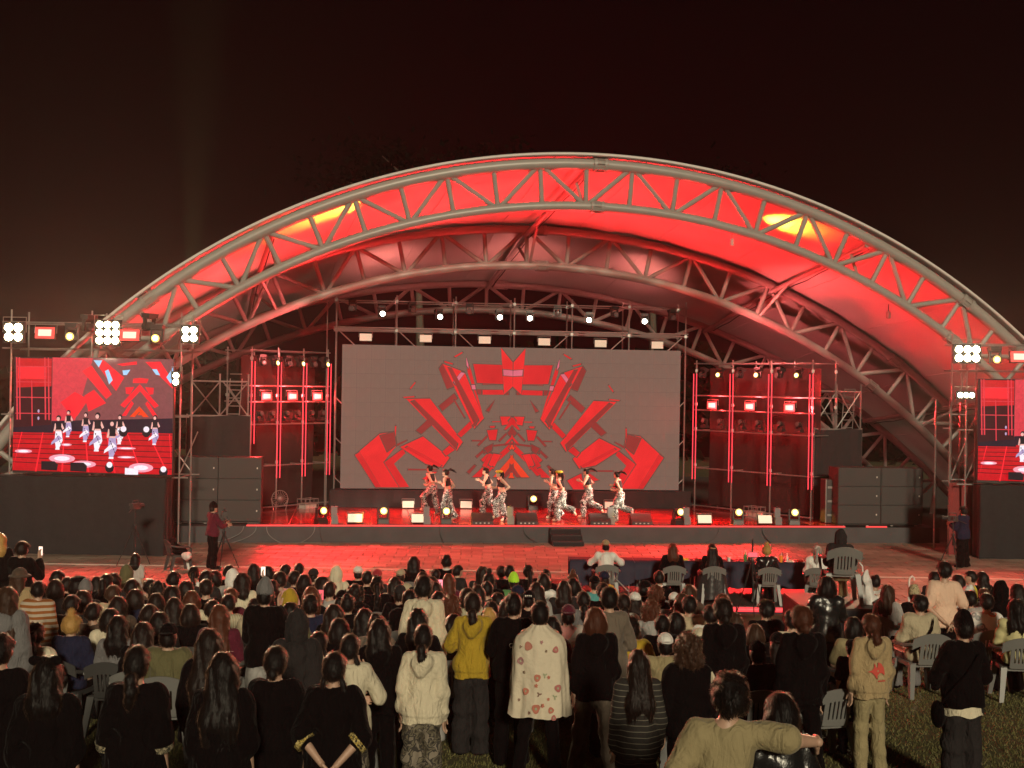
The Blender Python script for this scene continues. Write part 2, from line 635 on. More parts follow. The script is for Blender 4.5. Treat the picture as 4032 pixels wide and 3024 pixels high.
GAPM = mat('tile_joint', (.32, .07, .06), .5)
MB(S).box(((FA0 + FA1) / 2, 3.2, ZF + .0), (FA1 - FA0 - .02, 6.3, .012)).build('floor_bed', GAPM, stage)
nu, nv = 15, 6
du, dv = (FA1 - FA0) / nu, 6.3 / nv
tm_ = MB().box((0, 0, 0), (du - .03, dv - .03, .02)).mesh('floor_tile', TILE)
for i in range(nu):
    for j in range(nv):
        o = link('floor_tile', tm_, stage)
        o.location = S(FA0 + (i + .5) * du, .08 + (j + .5) * dv, ZF + .012) - stage.location
        o.rotation_euler = (0, 0, PHI)
MB(S).box(((FA0 + FA1) / 2, -.02, ZF - .005), (FA1 - FA0, .04, .045)).build('lip_light_strip', emat('lit_red_lip', (1, .055, .055), 1.15), stage)
MB(S).box((FA1 + 1.05, -.02, ZF - .005), (.7, .04, .045)).build('lip_light_strip', emat('lit_red_lip', (1, .055, .055), 1.15), stage)
# cables sagging over the skirt
CABLE = mat('black_cable', (.012, .012, .012), .5)
GREYC = mat('grey_cable', (.20, .19, .19), .5)
for px, dx, g in ((960, -120, 1), (1010, -100, 1), (1050, 60, 1), (1240, -60, 1), (1260, 15, 0), (1730, 20, 0), (2060, 60, 0), (2830, -60, 0), (3000, 40, 0)):
    a0, _ = atv(px, 2075, 0)
    da = dx / 127
    pts = []
    for k in range(9):
        s = k / 8
        pts.append(S(a0 + da * s ** 2, -.055 - .06 * math.sin(s * PI), ZF - .02 - (ZF - .03) * s ** .8))
    o = MB().tube(pts, .012, 5).build('cable', GREYC if g else CABLE, stage)

# ------------------------------------------------------------------ steps
a0, _ = atv(2230, 2150, -.5)
st = thing('stage_steps', 'black three-tread steps standing against the middle of the stage front', 'steps', S(a0, -.45, 0))
SCL = mat('black_step_board', (.035, .032, .034), .7, noise=.2, nscale=8)
for i in range(3):
    hh = .5 - .165 * i
    MB(S).box((a0, -.2 - .26 * i, hh - .015), (.95, .28, .03)).build('tread', SCL, st)
    MB(S).box((a0, -.33 - .26 * i, hh / 2 - .015 + .01), (.91, .02, hh - .05)).build('riser', BLK, st)
for sg in (-1, 1):
    MB(S).prism([(a0 + sg * .47, -.06, .0), (a0 + sg * .47, -.86, .0), (a0 + sg * .47, -.86, .14), (a0 + sg * .47, -.6, .14), (a0 + sg * .47, -.6, .30), (a0 + sg * .47, -.34, .30), (a0 + sg * .47, -.34, .46), (a0 + sg * .47, -.06, .46)], (.02 * sg, 0, 0)).build('side_panel', SCL, st)

# ------------------------------------------------------------------ main LED wall
LV = 5.5
LA0, LA1, LZ0, LZ1 = -6.17, 5.90, 1.22, 6.24
led = thing('led_wall', 'wide stage screen showing red angular shards on grey brown', 'screen', S(-.1, LV, ZF))
def npan(name, col, s, amt, scale):
    m = bpy.data.materials.new(name)
    m.use_nodes = True
    nt = m.node_tree
    b = nt.nodes['Principled BSDF']
    b.inputs['Base Color'].default_value = (.006, .006, .006, 1)
    b.inputs['Specular IOR Level'].default_value = .1
    b.inputs['Roughness'].default_value = .55
    tc = nt.nodes.new('ShaderNodeTexCoord')
    mp = nt.nodes.new('ShaderNodeMapping')
    mp.inputs['Scale'].default_value = (scale, scale, scale * .12)
    nz = nt.nodes.new('ShaderNodeTexNoise')
    nz.inputs['Detail'].default_value = 8
    nt.links.new(tc.outputs['Object'], mp.inputs['Vector'])
    nt.links.new(mp.outputs['Vector'], nz.inputs['Vector'])
    mx = nt.nodes.new('ShaderNodeMix')
    mx.data_type = 'RGBA'
    mx.inputs['A'].default_value = (*[c * (1 - amt) for c in col], 1)
    mx.inputs['B'].default_value = (*[c * (1 + amt) for c in col], 1)
    nt.links.new(nz.outputs['Fac'], mx.inputs['Factor'])
    nt.links.new(mx.outputs['Result'], b.inputs['Emission Color'])
    b.inputs['Emission Strength'].default_value = s
    return m
SCR_BG = npan('screen_grey_brown', srgb(118, 93, 80), 1.0, .16, 1.2)
# 24 x 10 cabinets
cw, chh = (LA1 - LA0) / 24, (LZ1 - LZ0) / 10
MB(S).box(((LA0 + LA1) / 2, LV + .09, (LZ0 + LZ1) / 2), (LA1 - LA0, .14, LZ1 - LZ0)).build('backing', DKM, led)
cm = MB().box((0, 0, 0), (cw - .004, .012, chh - .004)).mesh('screen_panel', SCR_BG)
for i in range(24):
    for j in range(10):
        o = link('screen_panel', cm, led)
        o.location = S(LA0 + (i + .5) * cw, LV + .006, LZ0 + (j + .5) * chh) - led.location
        o.rotation_euler = (0, 0, PHI)
def z2(l): return [(900 + .6931 * x, 1050 + .6931 * y) for x, y in l]
def z3(l): return [(1900 + .6931 * x, 1050 + .6931 * y) for x, y in l]
R1, R2, R3, R4, R5 = 0, 1, 2, 3, 4
shapes = [   # (colour, pixel polygon, mirror)
 (R1, z2([(718, 1070), (860, 950), (945, 938), (955, 1015), (880, 1110), (970, 1253), (835, 1253)]), 1),
 (R2, z2([(718, 1070), (745, 1052), (865, 1253), (835, 1253)]), 1),
 (R2, z2([(885, 1112), (990, 1035), (1005, 1060), (940, 1120), (1025, 1250), (972, 1253)]), 1),
 (R1, z2([(975, 1025), (1105, 965), (1255, 1085), (1215, 1140), (1120, 1120)]), 1),
 (R1, z2([(1010, 752), (1145, 750), (1330, 995), (1295, 1045)]), 1),
 (R3, z2([(1065, 930), (1130, 870), (1160, 895), (1095, 950)]), 1),
 (R3, z2([(1195, 790), (1280, 720), (1300, 750), (1215, 820)]), 1),
 (R2, z2([(1300, 950), (1370, 880), (1390, 905), (1320, 970)]), 1),
 (R2, z2([(1215, 1050), (1255, 1015), (1285, 1040), (1235, 1075)]), 1),
 (R1, z2([(1215, 552), (1340, 600), (1450, 860), (1395, 920), (1280, 680)]), 1),
 (R4, z2([(1278, 652), (1320, 600), (1342, 604), (1290, 672)]), 1),
 (R3, z2([(1195, 580), (1215, 552), (1280, 680), (1240, 695)]), 1),
 (R2, z2([(1350, 515), (1378, 590), (1446, 850), (1425, 800), (1358, 600)]), 1),
 (R4, z2([(1350, 515), (1362, 555), (1364, 580), (1352, 560)]), 1),
 (R4, z2([(1378, 672), (1400, 672), (1404, 697), (1384, 697)]), 1),
 (R2, z3([(0, 560), (105, 560), (112, 668), (0, 668)]), 1),
 (R2, z2([(1390, 553), (1590, 560), (1590, 668), (1412, 660)]), 1),
 (R3, z2([(1410, 697), (1590, 700), (1590, 728), (1418, 726)]), 1),
 (R2, z3([(0, 700), (115, 700), (122, 727), (0, 727)]), 1),
 (R1, z3([(105, 460), (171, 545), (171, 680), (122, 725)]), 1),
 (R4, z3([(117, 585), (171, 590), (171, 622), (119, 618)]), 1),
 (R1, z3([(100, 852), (165, 852), (150, 895), (110, 900)]), 1),
 (R2, z3([(25, 930), (85, 925), (75, 985), (40, 985)]), 1),
 (R2, z3([(172, 855), (190, 880), (135, 925), (122, 925)]), 1),
 (R3, z3([(172, 905), (140, 945), (172, 985), (172, 940)]), 1),
 (R2, z3([(172, 990), (20, 1130), (40, 1150), (172, 1030)]), 1),
 (R1, z3([(60, 1062), (105, 1068), (60, 1150), (30, 1135)]), 1),
 (R5, z3([(172, 1068), (60, 1195), (110, 1195), (172, 1110)]), 1),
 (R3, z3([(0, 1040), (60, 1005), (40, 1040), (10, 1062)]), 1),
 (R5, z3([(145, 1200), (167, 1168), (172, 1168), (172, 1200)]), 1),
 (R3, z3([(270, 760), (300, 800), (318, 820), (300, 828)]), 1),
 (R2, z2([(1100, 1205), (1160, 1165), (1185, 1165), (1130, 1210)]), 1),
 (R2, z3([(480, 1215), (560, 1175), (575, 1275), (515, 1270)]), 0),
 (R3, z3([(-60, 985), (-10, 985), (-10, 992), (-60, 992)]), 1),
 (R3, z2([(1020, 1147), (1180, 1150), (1180, 1157), (1020, 1157)]), 1),
 (R2, z2([(945, 905), (953, 905), (948, 985), (942, 980)]), 1),
 (R2, z2([(1280, 510), (1325, 485), (1330, 490), (1290, 515)]), 1), (R2, z2([(1225, 535), (1275, 550), (1270, 556), (1228, 545)]), 1),
 (R2, z2([(1030, 690), (1058, 655), (1062, 660), (1035, 695)]), 1), (R2, z2([(990, 740), (1055, 735), (1055, 742), (1000, 746)]), 1),
 (R3, z2([(950, 1010), (1010, 983), (1012, 990), (960, 1018)]), 1), (R3, z2([(1285, 755), (1345, 855), (1336, 858), (1280, 765)]), 1),
 (R3, z3([(172, 1120), (110, 1195), (135, 1195), (172, 1150)]), 1), (R2, z3([(120, 1010), (172, 955), (172, 970), (135, 1012)]), 1), (R3, z3([(90, 985), (130, 945), (138, 952), (100, 992)]), 1),
 (R2, z3([(-10, 1095), (40, 1050), (52, 1060), (5, 1110)]), 1), (R3, z3([(-40, 1075), (0, 1040), (6, 1052), (-30, 1085)]), 1), (R2, z3([(-60, 1195), (20, 1120), (45, 1140), (-10, 1195)]), 1), (R3, z3([(-90, 1165), (-50, 1125), (-38, 1132), (-75, 1175)]), 1),
 (R2, z3([(55, 878), (100, 878), (100, 883), (55, 883)]), 1), (R3, z3([(60, 1012), (172, 1000), (172, 1010), (60, 1022)]), 1), (R5, z3([(150, 1030), (172, 1010), (172, 1022), (158, 1040)]), 1), (R2, z3([(0, 1180), (50, 1135), (60, 1140), (20, 1185)]), 1),
 (R3, z3([(-60, 900), (-30, 870), (-22, 878), (-50, 908)]), 1), (R3, z3([(-30, 1010), (20, 960), (28, 968), (-20, 1018)]), 1), (R2, z3([(40, 905), (70, 905), (66, 915), (44, 915)]), 1), (R3, z2([(860, 960), (940, 940), (950, 1010), (900, 1050)]), 1),
 (R3, z2([(1035, 770), (1060, 760), (1300, 1000), (1290, 1035)]), 1), (R3, z2([(1245, 575), (1270, 580), (1420, 860), (1400, 905)]), 1), (R2, z2([(1005, 1030), (1020, 1020), (1210, 1125), (1200, 1135)]), 1),
 (R2, z2([(1440, 1130), (1480, 1060), (1500, 1065), (1462, 1140)]), 1), (R3, z2([(1450, 1030), (1500, 1005), (1495, 1040), (1470, 1060)]), 1),
]
def noisy_em(name, col, st, lo=.72, hi=1.25, sc=7):
    m = bpy.data.materials.new(name)
    m.use_nodes = True
    nt = m.node_tree
    b = nt.nodes['Principled BSDF']
    b.inputs['Base Color'].default_value = (.006, .006, .006, 1)
    b.inputs['Specular IOR Level'].default_value = .1
    tc = nt.nodes.new('ShaderNodeTexCoord')
    nz = nt.nodes.new('ShaderNodeTexNoise')
    nz.inputs['Scale'].default_value = sc
    nz.inputs['Detail'].default_value = 7
    nz.inputs['Distortion'].default_value = 1.2
    nt.links.new(tc.outputs['Object'], nz.inputs['Vector'])
    mx = nt.nodes.new('ShaderNodeMix')
    mx.data_type = 'RGBA'
    mx.inputs['A'].default_value = (*[c * lo for c in col], 1)
    mx.inputs['B'].default_value = (*[min(1, c * hi) for c in col], 1)
    nt.links.new(nz.outputs['Fac'], mx.inputs['Factor'])
    nt.links.new(mx.outputs['Result'], b.inputs['Emission Color'])
    b.inputs['Emission Strength'].default_value = st
    return m
SM = [noisy_em(n_, srgb(*c_), e_, .62, 1.3, .8) for n_, c_, e_ in (('screen_red', (250, 40, 42), 1.0), ('screen_mid_red', (222, 36, 40), .95), ('screen_dim_red', (150, 50, 46), .95), ('screen_pink', (240, 110, 130), .9), ('screen_orange_red', (252, 62, 34), 1.05))]
SDK = emat('screen_dark_edge', srgb(86, 34, 30), .8)
LC = atv(2019, 1500, LV)[0]
gl = MB(S)
for li, (ci, poly, mir) in enumerate(shapes):
    P = [atv(x, y, LV) for x, y in poly]
    P = [(min(max(a, LA0 + .03), LA1 - .03), min(max(z, LZ0 + .02), LZ1 - .02)) for a, z in P]
    for fl in ((1, -1) if mir else (1,)):
        Q = P if fl == 1 else [(2 * LC - a, z) for a, z in reversed(P)]
        ca, cz = sum(a for a, z in Q) / len(Q), sum(z for a, z in Q) / len(Q)
        ar = sum(Q[i][0] * Q[(i + 1) % len(Q)][1] - Q[(i + 1) % len(Q)][0] * Q[i][1] for i in range(len(Q)))
        if ar < 0: Q = Q[::-1]
        yb = LV - .004 - .0012 * li
        G = []
        for a, z in Q:
            d = math.hypot(a - ca, z - cz) + 1e-6
            G.append((a + (a - ca) / d * .045, z + (z - cz) / d * .045))
        gl.add([(a, yb + .0006, z) for a, z in G], [tuple(range(len(G)))], 5)
        gl.add([(a, yb, z) for a, z in Q], [tuple(range(len(Q)))], ci)
gl.build('screen_graphic', SM + [SDK], led)
# black skirt under the screen with folds
sk = MB(S)
n = 90
ta = [(LA0 - .35 + (LA1 - LA0 + .75) * i / n, LV - .18 - .015 * math.sin(i * 1.3), LZ0 - .02) for i in range(n + 1)]
tb = [(a, b - .03 * math.sin(i * .7) ** 2 - .01, ZF + .03) for i, (a, b, z) in enumerate(ta)]
sk.grid([ta, tb])
sk.build('skirt', BLK, led, 2)
MB(S).box(((LA0 + LA1) / 2, LV + .35, (ZF + LZ0) / 2), (LA1 - LA0 + .6, .9, LZ0 - ZF - .1)).build('plinth', DKM, led)

# ------------------------------------------------------------------ scaffolds
PR = .026
def pole(par, p, q, name='pole', r=PR, mt=None):
    return MB().tube([p, q], r, 8).build(name, mt or GALV, par, True)
def clamp(par, p):
    return MB().box(p, (.09, .09, .10)).build('clamp', GALV, par)
# rig above the main screen
rig = thing('scaffold_rig', 'pipe scaffold gantry carrying spotlights above the wide screen', 'scaffold', S(-.1, LV + .7, ZF))
pxs = [1324, 1562, 1794, 2025, 2252, 2477, 2700]
RA = [atv(x, 1300, LV + .35)[0] for x in pxs]
ZT, ZM = atv(2025, 1198, LV + .35)[1], atv(2025, 1312, LV + .35)[1]
for bb in (LV + .35, LV + 1.5):
    for i, a in enumerate(RA):
        z0 = ZF if (i in (0, 6) or bb > LV + 1) else LZ1 - .1
        pole(rig, S(a, bb, z0), S(a, bb, ZT + .22))
        for z in (ZM, ZT):
            clamp(rig, S(a, bb, z))
    for z in (ZM, ZM + .09, ZT):
        pole(rig, S(RA[0] - .1, bb, z), S(RA[-1] + .1, bb, z), 'ledger', .022)
for i, a in enumerate(RA):
    for z in (ZM, ZT, 3.2):
        pole(rig, S(a, LV + .35, z), S(a, LV + 1.5, z), 'transom', .02)
    if i < 6:
        sg = 1 if i < 3 else -1
        a1, a2 = (a + .12, a + .75) if sg > 0 else (RA[i + 1] - .12, RA[i + 1] - .75)
        pole(rig, S(a1, LV + .42, ZM - .05), S(a2, LV + .42, LZ1 - .1), 'brace', .02)
for a in (RA[0], RA[-1]):
    for z in (1.6, 3.0, 4.4):
        pole(rig, S(a, LV + .38, z), S(a + (.35 if a < 0 else -.35), LV + .38, z - .35), 'brace', .018)
pole(rig, S(RA[0] - .32, LV + .6, ZF), S(RA[0] - .32, LV + .6, ZT), 'pole', .022)

# side towers: three bays, turned in towards the middle
def tower(name, label, pL, DL, pR, DR, ztop_px, zb=ZF):
    A, B = at(pL, 1512, DL), at(pR, 1512, DR)
    A.z = B.z = zb
    d = (B - A).normalized()
    back = Vector((-d.y, d.x, 0))
    t = thing(name, label, 'scaffold', A.lerp(B, .5))
    zt = at(pL, ztop_px, DL).z
    H_ = zt - zb
    W = (B - A).length
    for row in (0, 1):
        off = back * (1.25 * row)
        for i in range(4):
            p = A.lerp(B, i / 3) + off
            pole(t, p, p + Vector((0, 0, H_ + .12)))
            for fz in (.30, .55, .72, .95):
                clamp(t, p + Vector((0, 0, H_ * fz)))
        for fz in (.02, .28, .54, .68, .78, 1.0):
            z = Vector((0, 0, H_ * fz))
            pole(t, A + off - d * .1 + z, B + off + d * .1 + z, 'ledger', .023)
        for i in range(3):
            p, q = A.lerp(B, i / 3) + off, A.lerp(B, (i + 1) / 3) + off
            if row:
                for (f0, f1) in ((.02, .28), (.28, .54), (.54, .78)):
                    if (i + int(f0 * 10)) % 2: p, q = q, p
                    pole(t, p + Vector((0, 0, H_ * f0)), q + Vector((0, 0, H_ * f1)), 'brace', .018)
    for i in range(4):
        p = A.lerp(B, i / 3)
        for fz in (.28, .54, .78, 1.0):
            pole(t, p + Vector((0, 0, H_ * fz)), p + back * 1.25 + Vector((0, 0, H_ * fz)), 'transom', .018)
    return A, B, d, back, H_, t
TL = tower('scaffold_tower', 'three-bay pipe scaffold of red tubes left of the wide screen', 990, 42.3, 1290, 45.0, 1378)
TR = tower('scaffold_tower', 'three-bay pipe scaffold of red tubes right of the wide screen', 2742, 46.2, 3200, 42.2, 1432)

# lighting fixtures ------------------------------------------------------------
def moving_head(lit, lens):
    """base, yoke arms, head with lens pointing +Y-up frame: head axis is local -Y"""
    r = thing('moving_head', None, 'stage light')
    MB().box((0, 0, .06), (.34, .34, .12), top=.9).local('base', DKM, r)
    y = MB()
    for s in (-1, 1):
        y.box((s * .155, 0, .29), (.05, .12, .36), top=.8)
    y.box((0, 0, .14), (.34, .14, .04))
    y.local('yoke', DKM, r)
    h = MB()
    Rx = Matrix.Rotation(PI / 2 - .15, 3, 'X')
    h.lathe([(.06, -.17), (.11, -.14), (.125, .0), (.13, .12), (.125, .17)], (0, 0, .36), 14, 0, Rx)
    ho = h.local('head', DKM, r, True)
    MB().lathe([(.112, .168), (.112, .182), (.05, .192)], (0, 0, .36), 14, 0, Rx).local('lens', lens, ho)
    if lens is L_YEL: MB().lathe([(.065, .188), (.065, .196), (.03, .2)], (0, 0, .36), 12, 0, Rx).local('lens_core', L_YELC, ho)
    return r
PROT = {}
def put_head(key, lens, loc, rot, label, group):
    if key not in PROT:
        o = moving_head(1, lens)
        PROT[key] = o
        o.location, o.rotation_euler = loc, rot
        o['label'], o['group'] = label, group
        return o
    return dup(PROT[key], loc, rot, label, group)
def panel_lamp(face):
    r = thing('wash_panel', None, 'stage light')
    MB().box((0, 0, 0), (.46, .10, .28), top=1).local('housing', DKM, r)
    MB().box((0, -.055, 0), (.44, .012, .26)).local('lamp_face', face, r)
    if face is L_RED: MB().box((0, -.064, 0), (.30, .008, .15)).local('lamp_core', L_REDC, r)
    b = MB()
    b.tube([(-.25, 0, 0), (-.25, 0, .2), (.25, 0, .2), (.25, 0, 0)], .012, 6)
    b.local('bracket', GALV, r)
    return r
def put_panel(key, face, loc, rot, label, group, scale=1):
    if key not in PROT:
        o = panel_lamp(face)
        PROT[key] = o
        o.location, o.rotation_euler = loc, rot
        o['label'], o['group'] = label, group
    else:
        o = dup(PROT[key], loc, rot, label, group)
    o.scale = (scale,) * 3
    return o
ORD = ['first', 'second', 'third', 'fourth', 'fifth', 'sixth', 'seventh', 'eighth', 'ninth', 'tenth', 'eleventh', 'twelfth']

# spotlights hung from the rig
hl = [(1389, 1215, 0), (1502, 1240, 1), (1622, 1222, 0), (1726, 1252, 1), (1850, 1228, 0), (1964, 1254, 1), (2087, 1258, 1), (2195, 1238, 0), (2319, 1265, 1), (2418, 1240, 0), (2539, 1270, 1), (2645, 1252, 0)]
for i, (px, py, lit) in enumerate(hl):
    a, z = atv(px, py, LV + .3)
    rot = (PI + (0.25 if lit else .1), 0, PHI + PI + rnd.uniform(-.3, .3))
    p = S(a, LV + .3, z + .29)
    lb = 'spotlight on the gantry above the wide screen, %s from the left, %s' % (ORD[i], 'shining white' if lit else 'switched off')
    o = put_head('rig_on' if lit else 'rig_off', L_WHT if lit else LENS_OFF, p, rot, lb, 'spotlights on the gantry')
    o.scale = (.78,) * 3
    if lit:
        spot('rig_beam', S(a, LV - .05, z), S(a * .9, 2.3, ZF), 480, (1, .80, .50), 26, .5, .08)
# pale panels under the gantry
for i, (px, py) in enumerate([(1440, 1328), (1676, 1333), (1908, 1339), (2142, 1346), (2364, 1353), (2587, 1359)]):
    a, z = atv(px, py, LV + .1)
    put_panel('pale', L_PALE, S(a, LV + .1, z), (0, 0, PHI), 'pale rectangular light panel under the gantry, %s from the left' % ORD[i], 'pale panels under the gantry', .95)
# red wash panels on the towers
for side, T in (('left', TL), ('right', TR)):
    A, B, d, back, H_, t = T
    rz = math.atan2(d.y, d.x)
    for i in range(3):
        p = A.lerp(B, (i + .5) / 3) - back * .06
        pan = p + Vector((0, 0, H_ * .715))
        put_panel('redpanel', L_RED, pan, (0, 0, rz), 'glowing red wash panel on the %s scaffold tower, %s bay from the left' % (side, ORD[i]), 'red wash panels on the towers', 1.0)
        spot('red_wash', pan - back * .15, pan - back * 10 + Vector((0, 0, -2.2)), 3600, RED, 115, .6, .15)
        l2 = spot('red_glow', pan - back * .25, pan + back * 3, 420, RED, 150, .8, .1)  # added lamp aimed backwards to redden the poles and the cloth
        for k in (-1, 1):
            q = A.lerp(B, (i + .5 + .22 * k) / 3) + Vector((0, 0, H_ * .93)) - back * .1
            on = (k == 1)
            put_head('tow_on' if on else 'tow_off', L_YEL if on else LENS_OFF, q + Vector((0, 0, .2)), (PI + .3, 0, rz + PI + .2 * k), 'small spotlight under the top pipe of the %s tower, %s bay, %s' % (side, ORD[i], 'lit yellowish' if on else 'dark'), 'spotlights under the tower tops').scale = (.75,) * 3
            q2 = A.lerp(B, (i + .5 + .22 * k) / 3) + Vector((0, 0, H_ * .56)) - back * .05
            put_head('tow_off', LENS_OFF, q2, (0, 0, rz), 'unlit spotlight sitting on the middle pipe of the %s tower, %s bay, %s side' % (side, ORD[i], 'left' if k < 0 else 'right'), 'spotlights on the middle pipes').scale = (.7,) * 3
    for i in range(4):
        for k in (0, 1):
            q = A.lerp(B, i / 3) - back * .08 + d * (-.06 + .14 * k)
            f0 = (.42 if i == 0 and side == 'left' else .20)
            tb = MB().tube([q + Vector((0, 0, H_ * f0)), q + Vector((0, 0, H_ * .93))], .017, 8).build('led_tube', L_TUBE)
            tag(tb, 'red light tube on the %s tower, %s post, %s of its pair' % (side, ORD[i], 'left' if k == 0 else 'right'), 'light tube', 'red light tubes on the towers')
    cb_ = MB()  # cloth added behind the tower, catches red glow in place of lamp bloom
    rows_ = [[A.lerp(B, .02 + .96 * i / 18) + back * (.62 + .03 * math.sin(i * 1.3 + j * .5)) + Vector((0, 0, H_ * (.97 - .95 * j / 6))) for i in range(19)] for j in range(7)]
    cb_.grid(rows_).build('added_glow_cloth', mat('maroon_glow_cloth', (.024, .010, .010), .95, noise=.3, nscale=2, bump=.4, bscale=5), t, 2)
    # crate and fan standing at the tower foot
    q = A.lerp(B, .62) - back * .5
    c = thing('wire_crate', 'small pale wire crate on the floor by the %s tower' % side, 'crate', q + Vector((0, 0, 0)), rz)
    cm_ = MB()
    for z in (.02, .18, .34):
        cm_.tube([(-.3, -.2, z), (.3, -.2, z), (.3, .2, z), (-.3, .2, z), (-.3, -.2, z)], .012, 5)
    for x in (-.3, -.1, .1, .3):
        for y in (-.2, .2):
            cm_.tube([(x, y, 0), (x, y, .36)], .01, 5)
    cm_.local('frame', GALV, c)
    MB().box((0, 0, .1), (.5, .34, .18)).local('contents', mat('pale_cartons', (.5, .42, .38), .8, noise=.4, nscale=9), c)
A, B, d, back, H_, t = TL
q = A.lerp(B, .28) - back * .4
fn = thing('floor_fan', 'round cage fan standing on the floor by the left tower', 'fan', q, .4)
f = MB()
for k in range(10):
    an = PI * k / 10
    f.tube([(.26 * math.cos(an), -.06, .42 + .26 * math.sin(an)), (0, -.1, .42), (-.26 * math.cos(an), -.06, .42 - .26 * math.sin(an))], .006, 4)
f.tube([(.27 * math.cos(x), 0, .42 + .27 * math.sin(x)) for x in np.linspace(0, 2 * PI, 25)], .012, 6)
f.local('cage', GALV, fn)
MB().tube([(-.2, 0, 0), (-.29, 0, .42), ], .015, 6).tube([(.2, 0, 0), (.29, 0, .42)], .015, 6).tube([(-.22, -.12, .01), (-.2, .15, .01)], .015, 6).tube([(.22, -.12, .01), (.2, .15, .01)], .015, 6).local('stand', GALV, fn)
MB().lathe([(.05, -.05), (.06, 0), (.05, .1)], (0, .02, .42), 10, 0, Matrix.Rotation(PI / 2, 3, 'X')).box((.1, 0, .47), (.16, .01, .09), rot=(.4, -.4, 0)).box((-.1, 0, .37), (.16, .01, .09), rot=(.4, -.4, 0)).local('blades', DKM, fn)

# lights standing along the stage front
for i, (px, py) in enumerate([(1264, 2045), (1508, 2048), (1754, 2052), (2669, 2058), (2905, 2062), (3126, 2062)]):
    a, z = atv(px, py, .55)
    o = put_head('front_on', L_YEL, S(a, .55, ZF + .022), (0, 0, PHI + (.5 if i in (0,) else rnd.uniform(-.35, .35))), 'round spotlight standing along the stage front, %s from the left' % ORD[i], 'spotlights along the stage front')
    spot('front_beam', S(a, .4, ZF + .4), S(a + .8 - .3 * i, -2.2, 0), 320, (1, .85, .42), 75, .6, .06)
    spot('front_floor', S(a, .7, ZF + 1.0), S(a + .9, .75, ZF), 90, YEL, 50, .5, .05)
a, z = atv(2098, 1990, 4.9)
put_head('front_on', L_YEL, S(a, 4.9, ZF + .022), (0, 0, PHI), 'round spotlight at the foot of the wide screen, behind the dancers', None)
for i, (px, py) in enumerate([(1398, 2045), (1648, 2048), (2773, 2060), (3010, 2062)]):
    a, z = atv(px, py, .42)
    put_panel('warmface', L_WARMF, S(a, .42, ZF + .17), (-.35, 0, PHI), 'pale lit blinder panel lying along the stage front, %s from the left' % ORD[i], 'blinder panels along the stage front', 1.0)
for i, (px, py) in enumerate([(1607, 1972), (1835, 1974), (2402, 1982)]):
    a, z = atv(px, py, 5.1)
    put_panel('pale', L_PALE, S(a, 5.1, ZF + .17), (0, 0, PHI), 'pale light panel at the foot of the wide screen, %s from the left' % ORD[i], 'panels at the screen foot', .9)
# slim column units and wedge monitors
def column_unit():
    r = thing('flame_unit', None, 'effect unit')
    MB().box((0, 0, .12), (.22, .22, .24), top=.95).local('base', mat('grey_unit_case', (.18, .18, .19), .5, noise=.2), r)
    MB().box((-.02, .03, .38), (.19, .14, .30)).local('column', mat('grey_unit_case', (.18, .18, .19), .5), r)
    MB().lathe([(.03, 0), (.03, .05)], (-.02, .03, .53), 8).local('nozzle', DKM, r)
    return r
for i, px in enumerate([1318, 1681, 2011, 2406, 2704, 3062]):
    a, z = atv(px, 2045, .35)
    lb = 'small grey upright box unit at the stage lip, %s from the left' % ORD[i]
    if i == 0:
        cu = column_unit()
        cu.location, cu.rotation_euler = S(a, .35, ZF + .022), (0, 0, PHI)
        tag(cu, lb, 'effect unit', 'box units at the stage lip')
    else:
        dup(cu, S(a, .35, ZF + .022), (0, 0, PHI + rnd.uniform(-.1, .1)), lb)
def wedge():
    r = thing('floor_monitor', None, 'speaker')
    MB().prism([(-.33, -.22, 0), (-.33, .25, 0), (-.33, .25, .26), (-.33, .12, .34), (-.33, -.22, .10)], (.66, 0, 0)).local('cabinet', CAB, r)
    b = MB()
    for k in range(4):
        b.box((-.2 + k * .13, -.228, .05), (.05, .012, .035))
    b.local('connector', mat('pale_connector', (.5, .5, .5), .4), r)
    MB().box((0, .0, .235), (.6, .33, .012), rot=(.61, 0, 0)).local('grille', GRILL, r)
    return r
for i, px in enumerate([1898, 2073, 2361, 2524]):
    a, z = atv(px, 2065, .3)
    lb = 'black wedge floor monitor at the stage lip, %s from the left' % ORD[i]
    if i == 0:
        wd = wedge()
        wd.location, wd.rotation_euler = S(a, .32, ZF + .022), (0, 0, PHI)
        tag(wd, lb, 'speaker', 'wedge monitors at the stage lip')
    else:
        dup(wd, S(a, .32, ZF + .022), (0, 0, PHI), lb)
# yellow pools on the floor and lip
for px in (1825, 1985, 2145, 2200, 2255, 2430, 2860, 1430):
    a, z = atv(px, 2060, .5)
    spot('yellow_pool', S(a, .2, ZF + 1.8), S(a, .35, ZF), 620, YEL, 20, .6, .03)

